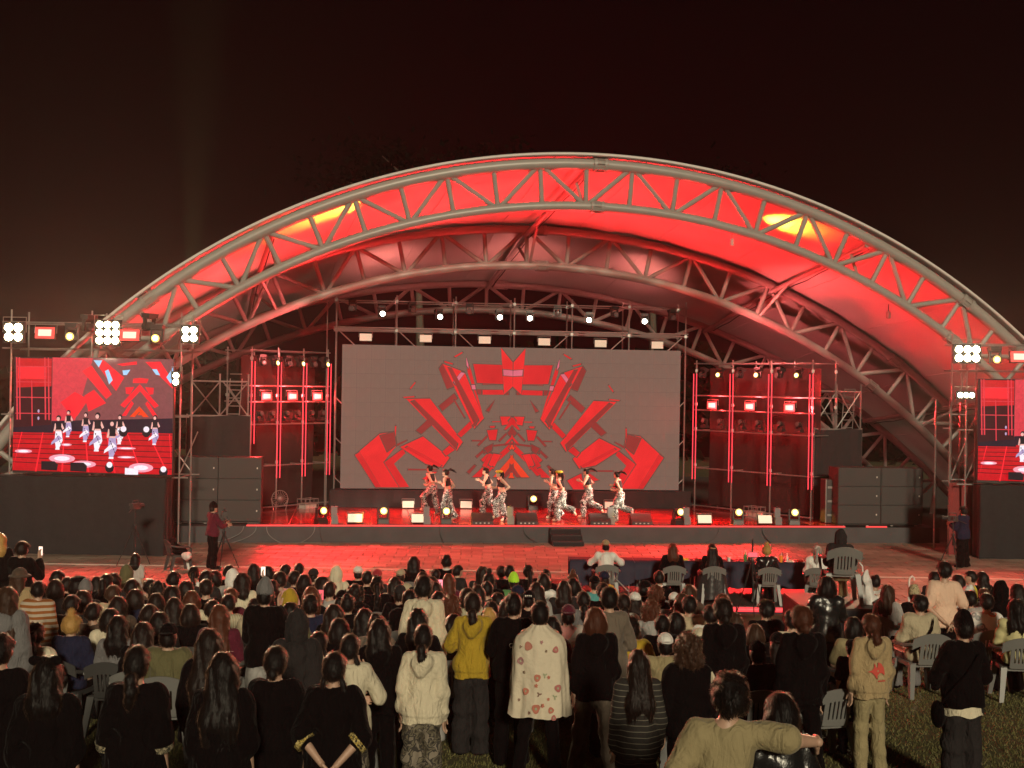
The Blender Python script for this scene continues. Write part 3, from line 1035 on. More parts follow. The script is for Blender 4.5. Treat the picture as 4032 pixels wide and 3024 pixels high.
# ------------------------------------------------------------------ subwoofers
def sub_cab(w, h, dp):
    r = thing('subwoofer', None, 'speaker')
    MB().box((0, 0, h / 2), (w - .02, dp, h - .012)).local('cabinet', CAB, r)
    MB().box((0, -dp / 2 - .012, h / 2), (w - .06, .02, h - .05)).local('grille', GRILL, r)
    for s in (-1, 1):
        MB().box((s * (w / 2 - .002), -.1, h / 2), (.014, .2, .11)).local('handle', DKM, r)
    MB().box((w * .40, -dp / 2 - .026, h * .5), (.035, .006, .05)).local('badge', mat('pale_badge', (.7, .65, .6), .4), r)
    for s in (-1, 1):
        for sy in (-1, 1):
            MB().box((s * (w / 2 - .12), sy * (dp / 2 - .12), -.003), (.08, .08, .02)).local('foot', DKM, r)
    return r
first = None
for side, x0, x1, yt, yb in (('left', 683, 1027, 1803, 2050), ('right', 3298, 3634, 1845, 2086)):
    b0 = .35 if side == 'left' else 0.1
    aL, z0 = atv(x0, yb, b0)
    aR, _ = atv(x1, yb, b0)
    w = (aR - aL) / 2
    zt = atv((x0 + x1) / 2, yt, b0)[1]
    h = (zt - ZF - .05) / 3
    for c in range(2):
        for r_ in range(3):
            p = S(aL + w * (c + .5), b0 + .45, ZF + .02 + .05 + h * r_)
            lb = 'black subwoofer at the %s of the stage, %s column, %s of three' % (side, 'left' if c == 0 else 'right', ('bottom', 'middle', 'top')[r_])
            if first is None or (side == 'right' and c == 0 and r_ == 0):
                first = sub_cab(w, h, .85)
                first.location, first.rotation_euler = p, (0, 0, PHI)
                tag(first, lb, 'speaker', 'subwoofer stacks beside the stage')
            else:
                dup(first, p, (0, 0, PHI), lb)
    pl_ = thing('speaker_dolly', 'low wheeled board under the subwoofers at the %s of the stage' % side, 'dolly', S(aL + w, b0 + .45, ZF))
    MB(S).box((aL + w, b0 + .45, ZF + .04), (2 * w - .05, .8, .03)).build('board', DKM, pl_)
    for s in (-.9, -.3, .3, .9):
        MB(S).box((aL + w + s * w * .95, b0 + .1, ZF + .015), (.08, .05, .03)).build('wheel', mat('pale_caster', (.5, .45, .42), .5), pl_)
# tall narrow speaker flight case left of the right stack
aX, _ = atv(3272, 2060, .6)
fc = thing('flight_case', 'tall narrow black case with red lit edges left of the right speaker stack', 'case', S(aX, .9, ZF))
MB(S).box((aX, .9, ZF + .75), (.34, .5, 1.4)).build('body', CAB, fc)
for sx in (-1, 1):
    MB(S).box((aX + sx * .165, .655, ZF + .75), (.03, .03, 1.42)).build('corner_edge', GALV, fc)
for k in range(3):
    MB(S).box((aX, .643, ZF + .3 + .45 * k), (.22, .012, .07)).build('latch', GALV, fc)

# ------------------------------------------------------------------ black cloth flats and pipe frames at the wings
def flat(px0, px1, py0, py1, b, label, lean=0):
    a0, zt = atv(px0, py0, b)
    a1, _ = atv(px1, py0, b)
    zb = max(ZF, atv(px0, py1, b)[1])
    t = thing('black_backdrop', label, 'backdrop', S((a0 + a1) / 2, b, ZF))
    rows_ = []
    for j in range(9):
        z = zt + (zb - zt) * j / 8
        rows_.append([(a0 + (a1 - a0) * i / 14, b + .03 * math.sin(i * 1.9 + j * .25), z - .03 * math.sin(i * .45) * (j == 0)) for i in range(15)])
    MB(S).grid(rows_).build('cloth', BLK, t, 2)
    for a in (a0, a1):
        pole(t, S(a, b + .08, ZF), S(a, b + .08, zt + .05))
    pole(t, S(a0, b + .08, zt), S(a1, b + .08, zt), 'top_pipe')
flat(735, 985, 1636, 2050, 2.6, 'black cloth hung behind the left speaker stack')
flat(3210, 3396, 1690, 2060, 2.0, 'black cloth hung between right tower and right speaker stack')
for nm, x0, x1, yt, yb, lb in (('l', 752, 975, 1500, 1636, 'open pipe frame with ladder above the left black cloth'), ('r', 3205, 3392, 1540, 1690, 'open pipe frame with braces above the right black cloth')):
    b = 2.75 if nm == 'l' else 2.15
    a0, zt = atv(x0, yt, b)
    a1, zb = atv(x1, yb, b)
    zb = atv(x0, yb, b)[1]
    t = thing('pipe_frame', lb, 'scaffold', S((a0 + a1) / 2, b + .1, ZF))
    for a in (a0, (a0 + a1) / 2, a1):
        pole(t, S(a, b + .1, ZF), S(a, b + .1, zt + .25), 'pole')
    pole(t, S(a0, b + .1, zt), S(a1, b + .1, zt), 'ledger')
    for (s0, s1) in ((0, .5), (.5, 0), (.55, 1), (1, .5)):
        pole(t, S(a0 + (a1 - a0) * s0, b + .14, zt), S(a0 + (a1 - a0) * s1, b + .14, zb), 'brace', .02)
    lx = a0 + (a1 - a0) * .62
    for dx in (0, .38):
        pole(t, S(lx + dx, b + .2, zb - .3), S(lx + dx + .1, b + .2, zt + .1), 'ladder_rail', .016)
    for k in range(7):
        pole(t, S(lx + .015 * k, b + .2, zb - .2 + k * .26), S(lx + .38 + .015 * k, b + .2, zb - .2 + k * .26), 'rung', .012)
# ------------------------------------------------------------------ side screens with their towers
SCOL = [srgb(122, 66, 68), srgb(190, 10, 26), srgb(250, 30, 46), srgb(50, 6, 18), srgb(30, 16, 34), srgb(250, 225, 240), srgb(205, 52, 66), srgb(24, 18, 26), srgb(225, 170, 160), srgb(170, 150, 190), srgb(235, 60, 20), srgb(150, 200, 250), srgb(245, 150, 168)]
SMATS = [noisy_em('live_picture_%s' % n, c, 1.2) for n, c in zip(('grey_pink', 'floor_red', 'bright_red', 'dark_maroon', 'near_black', 'white', 'pink', 'black', 'skin', 'mauve', 'orange_red', 'pale_blue', 'floor_pool'), SCOL)]
def live_picture():
    out = []
    def P(ci, pts): out.append((ci, [((x - 72) / 906.0, 1 - (y - 438) / 650.0) for x, y in pts]))
    def disc(ci, x, y, rx, ry, n=14): P(ci, [(x + rx * math.cos(2 * PI * k / n), y + ry * math.sin(2 * PI * k / n)) for k in range(n)])
    P(0, [(72, 438), (978, 438), (978, 800), (72, 800)])
    P(6, [(290, 438), (520, 438), (420, 800), (290, 800)])
    P(3, [(72, 438), (288, 438), (288, 850), (72, 850)])
    P(1, [(90, 445), (285, 445), (285, 600), (90, 610)])
    P(2, [(95, 495), (255, 490), (255, 560), (95, 560)])
    for x in (84, 100, 245, 265, 292): P(6, [(x - 3, 440), (x + 4, 440), (x + 14, 790), (x + 6, 790)])
    for y in (488, 575, 662, 752): P(6, [(84, y), (285, y), (285, y + 5), (84, y + 5)])
    P(6, [(170, 570), (176, 570), (184, 850), (178, 850)])
    P(4, [(290, 795), (978, 770), (978, 862), (290, 860)])
    P(1, [(72, 850), (978, 855), (978, 1088), (72, 1075)])
    P(4, [(72, 835), (300, 815), (300, 862), (72, 862)])
    for k in range(7): P(3, [(72, 870 + 26 * k), (978, 862 + 32 * k), (978, 866 + 32 * k), (72, 874 + 26 * k)])
    for k in range(8): P(2, [(120 + 120 * k, 860), (126 + 120 * k, 860), (60 + 150 * k, 1080), (50 + 150 * k, 1080)])
    for sh in ([(460, 512), (515, 480), (632, 640), (600, 668)], [(528, 452), (580, 446), (700, 545), (655, 622)], [(340, 690), (420, 630), (500, 670), (440, 760), (420, 780)], [(475, 650), (530, 615), (600, 690), (500, 740)], [(818, 455), (905, 452), (978, 560), (978, 605)], [(655, 470), (770, 452), (772, 470), (690, 480)]):
        P(2, sh)
    for sh in ([(590, 510), (610, 500), (635, 560), (615, 585)], [(690, 505), (735, 500), (715, 530), (695, 530)], [(858, 495), (885, 495), (905, 530), (880, 525)], [(940, 540), (978, 480), (978, 560), (965, 575)], [(525, 450), (575, 450), (555, 490)]): P(11, sh)
    for sh in ([(790, 545), (840, 550), (830, 575), (750, 575), (752, 550)], [(790, 580), (680, 700), (705, 715), (792, 620)], [(790, 580), (900, 700), (876, 715), (792, 620)], [(708, 600), (760, 596), (735, 640), (712, 635)], [(870, 600), (820, 596), (845, 640), (868, 635)],
               [(690, 760), (745, 675), (758, 690), (715, 760)], [(895, 760), (835, 675), (822, 690), (868, 760)]): P(2, sh)
    for sh in ([(735, 765), (790, 705), (845, 765), (810, 765), (790, 735), (765, 765)], [(780, 755), (795, 735), (808, 755)]): P(10, sh)
    for x, y, rx, ry in ((135, 967, 50, 11), (355, 1005, 75, 24), (480, 1035, 70, 20), (805, 1050, 70, 26), (720, 942, 55, 7), (380, 927, 30, 8), (720, 992, 50, 7)): disc(12, x, y, rx, ry); disc(5, x, y, rx * .6, ry * .55)
    def dancer(x, y, h, ph):
        s = h / 200.0
        disc(7, x, y - 182 * s, 15 * s, 17 * s, 8)
        disc(8, x - 3 * s, y - 176 * s, 10 * s, 12 * s, 8)
        P(8, [(x - 22 * s, y - 150 * s), (x - 30 * s, y - 105 * s), (x - 20 * s, y - 102 * s), (x - 12 * s, y - 145 * s)])
        P(8, [(x + 20 * s, y - 150 * s), (x + 34 * s, y - 120 * s), (x + 24 * s, y - 112 * s), (x + 10 * s, y - 145 * s)])
        P(7, [(x - 18 * s, y - 158 * s), (x + 18 * s, y - 158 * s), (x + 15 * s, y - 112 * s), (x - 15 * s, y - 112 * s)])
        P(8, [(x - 15 * s, y - 112 * s), (x + 15 * s, y - 112 * s), (x + 17 * s, y - 102 * s), (x - 17 * s, y - 102 * s)])
        P(5 if ph % 2 else 9, [(x - 18 * s, y - 103 * s), (x + 18 * s, y - 103 * s), (x + 26 * s, y - 50 * s), (x + 4 * s, y), (x - 14 * s, y), (x - 22 * s, y - 50 * s)])
        P(9 if ph % 2 else 5, [(x + 2 * s, y - 80 * s), (x + 22 * s, y - 60 * s), (x - 30 * s, y - 30 * s), (x - 44 * s, y - 22 * s), (x - 40 * s, y - 40 * s)])
        for k in range(5): P(7, [(x + (-14 + 7 * k) * s, y - (92 - 13 * k) * s), (x + (-6 + 6 * k) * s, y - (86 - 15 * k) * s), (x + (-12 + 6 * k) * s, y - (78 - 13 * k) * s)])
        P(5, [(x - 16 * s, y - 4 * s), (x + 8 * s, y - 4 * s), (x + 8 * s, y + 6 * s), (x - 18 * s, y + 6 * s)])
    for k, (x, y, h) in enumerate(((390, 880, 150), (335, 950, 190), (490, 905, 165), (685, 915, 165), (885, 915, 165), (560, 955, 215), (645, 995, 215))): dancer(x, y, h, k)
    for x, y in ((290, 1050), (455, 1055)): P(7, [(x - 45, y - 30), (x + 30, y - 30), (x + 50, y - 12), (x + 45, y + 22), (x - 45, y + 18)])
    P(5, [(720, 1050), (795, 1055), (795, 1088), (720, 1088)])
    for x, y in ((632, 1040), (938, 1060), (708, 838), (838, 838)):
        disc(7, x, y + 10, 26, 30, 10)
        disc(5, x, y - 5, 17, 17, 10)
    for y in (740, 780): disc(9, 226, y, 6, 10, 8)
    return out
LIVE = live_picture()
def clip_poly(poly, u1):
    return [(min(max(u_, 0), u1), min(max(w_, 0), 1)) for u_, w_ in poly]
def side_tower(side, D, pxl, wpx, yt, yb, sk_l, sk_r, sk_b, label):
    """screen with its left edge at pixel pxl, skirt box below, pipe frame around and lamps on top"""
    A, Bp = at(pxl, yt, D), at(pxl, yb, D)
    x0, z1, z0 = A.x, A.z, Bp.z
    W = wpx / FPX * D
    Hh = z1 - z0
    t = thing('side_screen', label + ' beside the stage showing the dancers live', 'screen', (x0 + W / 2, D, z0))
    MB().box((x0 + W / 2, D + .12, (z0 + z1) / 2), (W + .02, .2, Hh + .02)).build('housing', DKM, t)
    g = MB()
    for li, (ci, poly) in enumerate(LIVE):
        Q = clip_poly(poly, 1)
        pts = [(x0 + u_ * W, D - .001 - .0009 * li, z0 + w_ * Hh) for u_, w_ in Q]
        ar = sum(Q[i][0] * Q[(i + 1) % len(Q)][1] - Q[(i + 1) % len(Q)][0] * Q[i][1] for i in range(len(Q)))
        if ar < 0: pts = pts[::-1]
        g.add(pts, [tuple(range(len(pts)))], ci)
    g.build('picture', SMATS, t)
    # black cloth box that hides the screen's ballast
    s0, s1 = at(sk_l, yb, D).x, at(sk_r, yb, D).x
    k = thing('skirted_base', 'big black cloth covered base under the %s side screen' % side, 'base', ((s0 + s1) / 2, D + .2, 0))
    zt = z0 - .06
    n = 60
    depth = .75
    yf = D - .25
    path = [(s0 + (s1 - s0) * i / n, yf) for i in range(n + 1)]
    side_f = [(s1, yf + depth * i / 16) for i in range(1, 17)]
    side_l = [(s0, yf + depth - depth * i / 16) for i in range(0, 16)]
    loop = side_l + path + side_f
    top = [(x + .012 * math.sin(i * 1.1), y_ + .012 * math.sin(i * .9), zt - .02 * math.sin(i * .35) ** 2) for i, (x, y_) in enumerate(loop)]
    mid = [(x + .03 * math.sin(i * .8), y_ + .03 * math.sin(i * .75), zt * .5) for i, (x, y_) in enumerate(loop)]
    bot = [(x + .04 * math.sin(i * .7 + 1), y_ + .04 * math.sin(i * .65 + 1), .035) for i, (x, y_) in enumerate(loop)]
    MB().grid([top, mid, bot]).build('cloth', BLK, k, 2)
    MB().box(((s0 + s1) / 2, yf + depth / 2, zt - .05), (s1 - s0 - .06, depth - .06, .05)).build('top_board', DKM, k)
    # pipe frame
    fr = thing('scaffold_tower', 'pipe scaffold holding the %s side screen and its floodlights' % side, 'scaffold', (x0 + W / 2, D + .8, 0))
    zt2 = z1 + (1280 - 1405) / -FPX * D + .1
    xs = [x0 - .22, x0 + W * .46, x0 + W + .12] if side == 'left' else [x0 - .25, x0 + W * .5, x0 + W + .2]
    for yy in (D + .32, D + 1.6):
        for x in xs:
            pole(fr, (x, yy, 0), (x, yy, zt2 + .35), 'pole')
        for z in (zt2, z1 + .25, (z0 + z1) / 2, z0 - .1):
            pole(fr, (xs[0] - .25, yy, z), (xs[-1] + .25, yy, z), 'ledger', .022)
    for x in xs:
        for z in (zt2, z0 - .1):
            pole(fr, (x, D + .32, z), (x, D + 1.6, z), 'transom', .02)
        pole(fr, (x, D + .34, z0), (x + .5, D + .34, z0 + 1.2), 'brace', .018)
    pole(fr, (xs[0], D + 1.6, z0), (xs[1], D + 1.6, z1), 'brace', .018)
    pole(fr, (xs[1], D + 1.6, z1), (xs[2], D + 1.6, z0), 'brace', .018)
    return t
side_tower('left', 35.4, 57, 627, 1405, 1860, -25, 664, 2205, 'bright screen left')
side_tower('right', 37.6, 3855, 592, 1492, 1898, 3850, 4500, 2210, 'bright screen right')
# the open wing of the right tower
wing = thing('scaffold_bay', 'narrow open pipe bay left of the right screen with red lit cloth at its foot', 'scaffold', at(3800, 1512, 38.6) * 1.0)
wl, wr = at(3742, 1600, 38.4), at(3842, 1600, 38.4)
for p in (wl, wr):
    for dy in (0, 1.3):
        pole(wing, (p.x, p.y + dy, 0), (p.x, p.y + dy, p.z + .2 + (1.6 if p is wr else 0)), 'pole', .03)
for py in (1632, 1888, 2040):
    for dy in (0, 1.3):
        a_, b_ = at(3742, py, 38.4 + dy), at(3842, py + 2, 38.4 + dy)
        pole(wing, a_, b_, 'ledger', .024)
pole(wing, at(3742, 1888, 38.45), at(3840, 1640, 38.45), 'brace', .022)
pole(wing, at(3755, 1600, 38.45), at(3812, 1450, 38.45), 'brace', .02)
REDC = mat('red_light_tint_cloth', (.22, .03, .03), .85, noise=.3, nscale=3, bump=.4, bscale=5)  # red light on the skirt's side put into the cloth colour
w0, w1 = at(3738, 1905, 38.2), at(3846, 1905, 38.2)
MB().grid([[(w0.x + (w1.x - w0.x) * i / 16, 38.2 + .035 * math.sin(i * 1.4 + j), w0.z * (1 - j / 5) + .03) for i in range(17)] for j in range(6)]).build('cloth', REDC, wing, 2)

# lamps on the side towers
def flood(n_cells, size):
    r = thing('floodlight', None, 'floodlight')
    nx, nz = n_cells
    MB().box((0, .05, 0), (size * nx + .06, .14, size * nz + .06)).local('housing', DKM, r)
    for i in range(nx):
        for j in range(nz):
            c = ((i - (nx - 1) / 2) * size, -.03, (j - (nz - 1) / 2) * size)
            MB().lathe([(size * .42, .0), (size * .42, .02), (size * .2, .035)], c, 12, 0, Matrix.Rotation(PI / 2, 3, 'X')).local('lamp', L_FLOOD, r)
            MB().lathe([(size * .49, -.004), (size * .49, .006), (size * .40, .008)], c, 14, 0, Matrix.Rotation(PI / 2, 3, 'X')).local('halo_ring', L_HALO, r)  # glowing ring added as the halo around the lens
    b = MB().tube([(-size * nx / 2 - .06, .05, 0), (-size * nx / 2 - .06, .05, size * nz / 2 + .16), (size * nx / 2 + .06, .05, size * nz / 2 + .16), (size * nx / 2 + .06, .05, 0)], .015, 6)
    b.local('bracket', GALV, r)
    return r
def put_flood(px, py, D, cells, size, label, power, tgt):
    p = at(px, py, D)
    o = flood(cells, size)
    o.location = p
    o['label'] = label
    o['group'] = 'floodlights on the side towers'
    if power:
        spot('flood_light', p + Vector((0, -.25, 0)), tgt, power, WARM, 80, .9, .2)
    return o
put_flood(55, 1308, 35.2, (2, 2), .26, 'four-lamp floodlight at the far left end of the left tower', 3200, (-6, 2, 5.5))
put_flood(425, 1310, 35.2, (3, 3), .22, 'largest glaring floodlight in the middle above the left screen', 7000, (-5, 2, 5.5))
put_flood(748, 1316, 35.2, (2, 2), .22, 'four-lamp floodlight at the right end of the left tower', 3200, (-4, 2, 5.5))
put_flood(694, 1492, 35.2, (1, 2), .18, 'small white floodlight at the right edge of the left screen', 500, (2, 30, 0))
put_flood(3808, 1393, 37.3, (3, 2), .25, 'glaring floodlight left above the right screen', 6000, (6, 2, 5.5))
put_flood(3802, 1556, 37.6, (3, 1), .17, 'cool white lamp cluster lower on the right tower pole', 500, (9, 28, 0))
def tilt(px): return (0, 0, 0)
for i, (px, py, D) in enumerate(((180, 1312, 35.15), (513, 1321, 35.15), (4012, 1406, 37.3))):
    p = at(px, py, D)
    put_panel('redpanel', L_RED, p, (-.15, 0, 0), ('red wash panel above the left screen, left of the big floodlight', 'red wash panel above the left screen, right of the big floodlight', 'red wash panel above the right screen at the photo edge')[i], 'red wash panels on the side towers', 1.2)
    spot('red_wash', p + Vector((0, -.2, 0)), p + Vector((3 if px < 2000 else -3, -12, -3.5)), 3000, RED, 120, .6, .15)
for i, (px, py, D) in enumerate(((285, 1325, 35.15), (620, 1332, 35.15), (3915, 1415, 37.3), (350, 1290, 35.5), (590, 1285, 35.5))):
    p = at(px, py, D)
    lit = i < 3
    put_head('tower_on' if lit else 'tower_off', L_YEL if lit else LENS_OFF, p + Vector((0, 0, .36)), (PI + .1, 0, PI if lit else 1.0), ('yellow spotlight left above the left screen', 'yellow spotlight right above the left screen', 'orange yellow spotlight above the right screen', 'dark spotlight on the left tower pipe left of the largest floodlight', 'dark spotlight on the left tower pipe right of the largest floodlight')[i], 'spotlights on the side towers')

# the yellow-white tower spots reach the dancers on the stage
for px, py, D, ta in ((620, 1345, 35.1, -2.0), (285, 1338, 35.1, -3.0), (3915, 1428, 37.2, 2.2), (3808, 1400, 37.1, .5)):
    p = at(px, py, D)
    spot('stage_key', p + Vector((.0, -.15, 0)), S(ta, 1.6, ZF + .9), 14000, (1, .92, .68), 14, .6, .08)
# beams and up-light on the membrane
def upl(a, b, z, ta, tb, tz, pw, col, size):
    return spot('roof_uplight', S(a, b, z), S(ta, tb, tz), pw, col, size, .7, .15)
for a in (-5.5, -2, 1.6, 5.2):
    upl(a, 2.8, 6.5 if abs(a) < 3 else 5.6, a * 1.25 + .4, -.6, 11.5, 2500, RED, 130)
for a, ta in ((-8.6, -10.5), (9.2, 12.5)):
    upl(a, 1.5, 4.2, ta, .2, 7.5, 2400, RED, 125)
for a, ta, tb, tz, pw in ((-4.5, -4.5, 7.2, 9.6, 170), (0, 0, 7.4, 10.2, 170), (4.5, 4.5, 7.2, 9.2, 170)):  # lamps added to lift the dark membrane behind the middle arch
    upl(a, 5.95, ZT + .3, ta, tb, tz, pw, (1, .24, .20), 140)
upl(6.8, 2.6, 6.6, 11.5, 4.6, 6.5, 1000, (1, .16, .15), 120)  # added fill lamps that brighten the membrane's underside at both sides
upl(-6.6, 2.8, 6.4, -11.0, 4.2, 6.5, 700, (1, .16, .15), 120)
for p0, p1 in (((1560, 845), (1225, 835)), ((2950, 880), (3190, 850))):
    a0_, z0_ = atv(*p0, .4)
    a1_, z1_ = atv(*p1, .4)
    spot('roof_spot', S(a0_, .6, z0_ - .35), S(a1_, .5, z1_ + .1), 1500, (1, .93, .07), 50, 1.0, .12)
p = at(752, 1290, 35.6)
spot('sky_beam', p, p + Vector((.55, -1.2, 20)), 390000, (.85, 1.0, .40), 15, 1.0, .05)

# ------------------------------------------------------------------ judges' low platform, the riser, table
PLT = mat('dark_navy_platform_cloth', (.035, .035, .045), .85, noise=.3, nscale=3, bump=.5, bscale=6)
PTOP = mat('worn_platform_board', (.06, .045, .04), .6, noise=.25, nscale=3)
JYT = 28.9
jl, jr = at(2200, 2300, 26.9).x, at(3330, 2300, 26.9).x
jp = thing('low_platform', 'low dark platform with red light tube under the jury table and chairs', 'platform', ((jl + jr) / 2, 28.4, 0))
MB().box(((jl + jr) / 2, 28.67, .115), (jr - jl, 2.7, .21)).build('frame', PLT, jp)
for i in range(5):
    w_ = (jr - jl) / 5
    MB().box((jl + w_ * (i + .5), 28.67, .235), (w_ - .02, 2.7, .03)).build('board', PTOP, jp)
x0_, x1_ = at(2775, 2380, 27.26).x, at(3150, 2380, 27.26).x
for i in range(3):
    w_ = (x1_ - x0_) / 3
    MB().tube([(x0_ + w_ * i + .02, 27.26, .19), (x0_ + w_ * (i + 1) - .02, 27.26, .19)], .05, 10).build('red_light_tube', emat('lit_red_floor_tube', (1, .06, .07), 1.4), jp, True)
ZJ = .25
# riser on the right
RD = 20.3
rl, rr_ = at(3165, 2400, RD).x, at(3585, 2400, RD).x
ZR = atz(3400, 2400, 0).z
ZR = at(3400, 2398, RD).z
rz = thing('black_riser', 'waist high black cloth covered riser with the big grey chair on top', 'platform', ((rl + rr_) / 2, RD + 1, gz(RD)))
gb = gz(RD + 2) - .05
MB().box(((rl + rr_) / 2, RD + .75, (gb + ZR - .04) / 2), (rr_ - rl - .06, 1.4, ZR - .04 - gb)).build('frame', DKM, rz)
MB().box(((rl + rr_) / 2, RD + .75, ZR - .02), (rr_ - rl, 1.5, .04)).build('deck_board', PTOP, rz)
MB().grid([[(rl + (rr_ - rl) * i / 50, RD - .02 - .02 * math.sin(i * .9 + j * .4) * j / 3, ZR - .03 - (ZR - .05 - gz(RD)) * j / 4) for i in range(51)] for j in range(5)]).build('cloth', PLT, rz, 2)
MB().grid([[(rl - .01 - .015 * math.sin(i * .9) * j / 3, RD + 1.5 * i / 16, ZR - .03 - (ZR - .05 - gz(RD + 1)) * j / 4) for i in range(17)] for j in range(5)]).build('cloth', PLT, rz, 2)

# table in navy cloth
tl_, tr_ = at(2240, 2215, 28.9).x, at(3255, 2225, 28.9).x
TZ = ZJ + .74
NAVY = mat('navy_table_cloth', (.022, .022, .045), .8, noise=.2, nscale=4, bump=.3, bscale=8)
ntab = 4
for i in range(ntab):
    w_ = (tr_ - tl_) / ntab
    x0 = tl_ + w_ * i
    lb = ['leftmost', 'second', 'third', 'rightmost'][i] + ' navy clothed table of the jury row' + (', with nothing laid on its left end' if i == 0 else '')
    t = thing('jury_table', lb, 'table', (x0 + w_ / 2, JYT, ZJ), 0, 'navy clothed jury tables')
    MB().box((x0 + w_ / 2, JYT, TZ - .02), (w_ - .02, .72, .03)).build('tabletop', mat('table_board', (.3, .3, .32), .5), t)
    for s in (-1, 1):
        for q in (-1, 1):
            MB().tube([(x0 + w_ / 2 + s * (w_ / 2 - .12), JYT + q * .28, ZJ), (x0 + w_ / 2 + s * (w_ / 2 - .12), JYT + q * .28, TZ - .03)], .016, 6).build('leg', GALV, t)
    cl = MB()
    nn = 26
    drop = .50 if i != 1 else .34
    f0 = [(x0 + (w_ - .005) * k / nn, JYT - .375, TZ + .006) for k in range(nn + 1)]
    f1 = [(x0 + (w_ - .005) * k / nn, JYT - .395 - .02 * math.sin(k * 1.25 + i), TZ - drop * .5) for k in range(nn + 1)]
    f2 = [(x0 + (w_ - .005) * k / nn, JYT - .40 - .035 * math.sin(k * 1.15 + i), TZ - drop - .05 * math.sin(k * .4 + i)) for k in range(nn + 1)]
    b0 = [(x, JYT + .375, z) for x, y_, z in f0]
    b1 = [(x, JYT + .39, TZ - .66) for x, y_, z in f0]
    cl.grid([b1, b0, f0, f1, f2])
    c = cl.build('tablecloth', NAVY, None, 2)
    tag(c, 'dark navy cloth draped over the ' + ['leftmost', 'second', 'third', 'rightmost'][i] + ' jury table', 'tablecloth', 'navy table cloths')
    if i == 0:
        for s, e in (((x0 + w_ * .55, (JYT - .42), TZ - .15), (x0 + w_ * .9, (JYT - .42), ZJ + .1)),):
            MB().tube([s, e], .014, 6).build('leg_brace', GALV, t)
# things on the tables
def bottle(px, h, rad, col, label, name='bottle', cat='bottle', full=None, y=28.85):
    p = at(px, 2220, y)
    b = thing(name, label, cat, (p.x, y, TZ + .008))
    MB().lathe([(rad * .9, 0), (rad, .01), (rad, h * .6), (rad * .42, h * .8), (rad * .40, h * .96)], (0, 0, 0), 12).local('body', mat('glass_' + name + '_%d' % int(px), col, .15, spec=.6), b, True)
    MB().lathe([(rad * .46, h * .96), (rad * .46, h * 1.06)], (0, 0, 0), 10).local('cap', mat('white_cap', (.7, .7, .7), .4), b)
bottle(2934, .25, .035, (.05, .25, .08), 'green glass bottle left of the phone on its stand')
bottle(2949, .20, .032, (.5, .55, .55), 'clear water bottle right of the green bottle')
bottle(3099, .20, .03, (.55, .56, .56), 'small clear bottle right of the orange drink')
def cup(px, h, rad, col, label, straw=True):
    p = at(px, 2220, 28.85)
    c = thing('drink_cup', label, 'cup', (p.x, 28.85, TZ + .008))
    MB().lathe([(rad * .75, 0), (rad, h)], (0, 0, 0), 14).local('cup', mat('cup_%d' % px, col, .3), c, True)
    if straw: MB().tube([(0, 0, h * .5), (.01, 0, h * 1.5)], .006, 6).local('straw', mat('white_straw', (.8, .8, .75), .4), c)
cup(3075, .15, .045, (.85, .30, .04), 'orange iced drink with a straw on the jury table')
cup(2870, .10, .04, (.8, .75, .7), 'white paper cup right of the black-haired jury woman', False)
def plate(px, label, foods, y=28.85):
    p = at(px, 2225, y)
    c = thing('snack_plate', label, 'plate', (p.x, y, TZ + .008))
    MB().lathe([(.07, 0), (.12, .018), (.115, .02), (.02, .008)], (0, 0, 0), 16).local('plate', mat('white_plate', (.75, .72, .7), .35), c, True)
    for k, cc in enumerate(foods):
        MB().ell((.05 * math.cos(k * 2.2), .05 * math.sin(k * 2.2), .035), (.035, .035, .028), 6).local('snack', cc, c, True)
FY, FR, FW_ = mat('yellow_snack', (.75, .5, .05), .5), mat('red_snack', (.6, .06, .04), .5), mat('pale_snack', (.7, .6, .5), .6)
plate(2697, 'plate of yellow snacks beside the long-haired jury woman', [FY, FY, FY, FR])
plate(2748, 'plate of red snacks left of the black-haired jury woman', [FR, FR, FW_])
plate(2778, 'plate of pale snacks close to the black-haired jury woman', [FW_, FR, FW_])
plate(2950, 'white plate under the bottles in the middle of the jury row', [FW_, FW_])
plate(3110, 'white plate of pale snacks right of the orange drink', [FW_, FR, FW_])
plate(3150, 'plate of dark red snacks left of the white-capped jury member', [FR, FR, FR, FR])

# ------------------------------------------------------------------ tripods, cameras, phones
def tripod(name, base, h, spread, label, cat, yaw=0.):
    t = thing(name, label, cat, base, yaw)
    top = Vector((0, 0, h * .72))
    for k in range(3):
        an = 2 * PI * k / 3 + .5
        f = Vector((math.cos(an) * spread, math.sin(an) * spread, .01))
        m = MB()
        m.tube([top, top.lerp(f, .5)], .018, 6).tube([top.lerp(f, .45), f], .012, 6).ell(f, (.025, .025, .02), 5)
        m.local('leg', DKM, t, True)
    MB().tube([(0, 0, h * .5), (0, 0, h)], .018, 8).local('column', DKM, t, True)
    MB().lathe([(.05, h * .70), (.055, h * .73), (.04, h * .76)], (0, 0, 0), 10).local('collar', DKM, t)
    return t
def video_camera(loc, yaw, label):
    c = thing('video_camera', label, 'camera', loc, yaw)
    MB().box((0, 0, .09), (.13, .26, .15), top=.92).local('body', CAB, c)
    MB().lathe([(.05, 0), (.055, .12), (.065, .14), (.065, .17)], (0, .12, .09), 12, 0, Matrix.Rotation(-PI / 2, 3, 'X')).local('lens', DKM, c, True)
    MB().tube([(0, -.1, .17), (0, -.08, .24), (0, .1, .24), (0, .12, .17)], .013, 6).local('handle', DKM, c)
    MB().box((-.12, -.05, .13), (.09, .015, .07)).local('side_monitor', LENS_OFF, c)
    MB().tube([(.05, -.12, .05), (.12, -.34, -.04)], .01, 6).local('pan_bar', DKM, c)
    return c
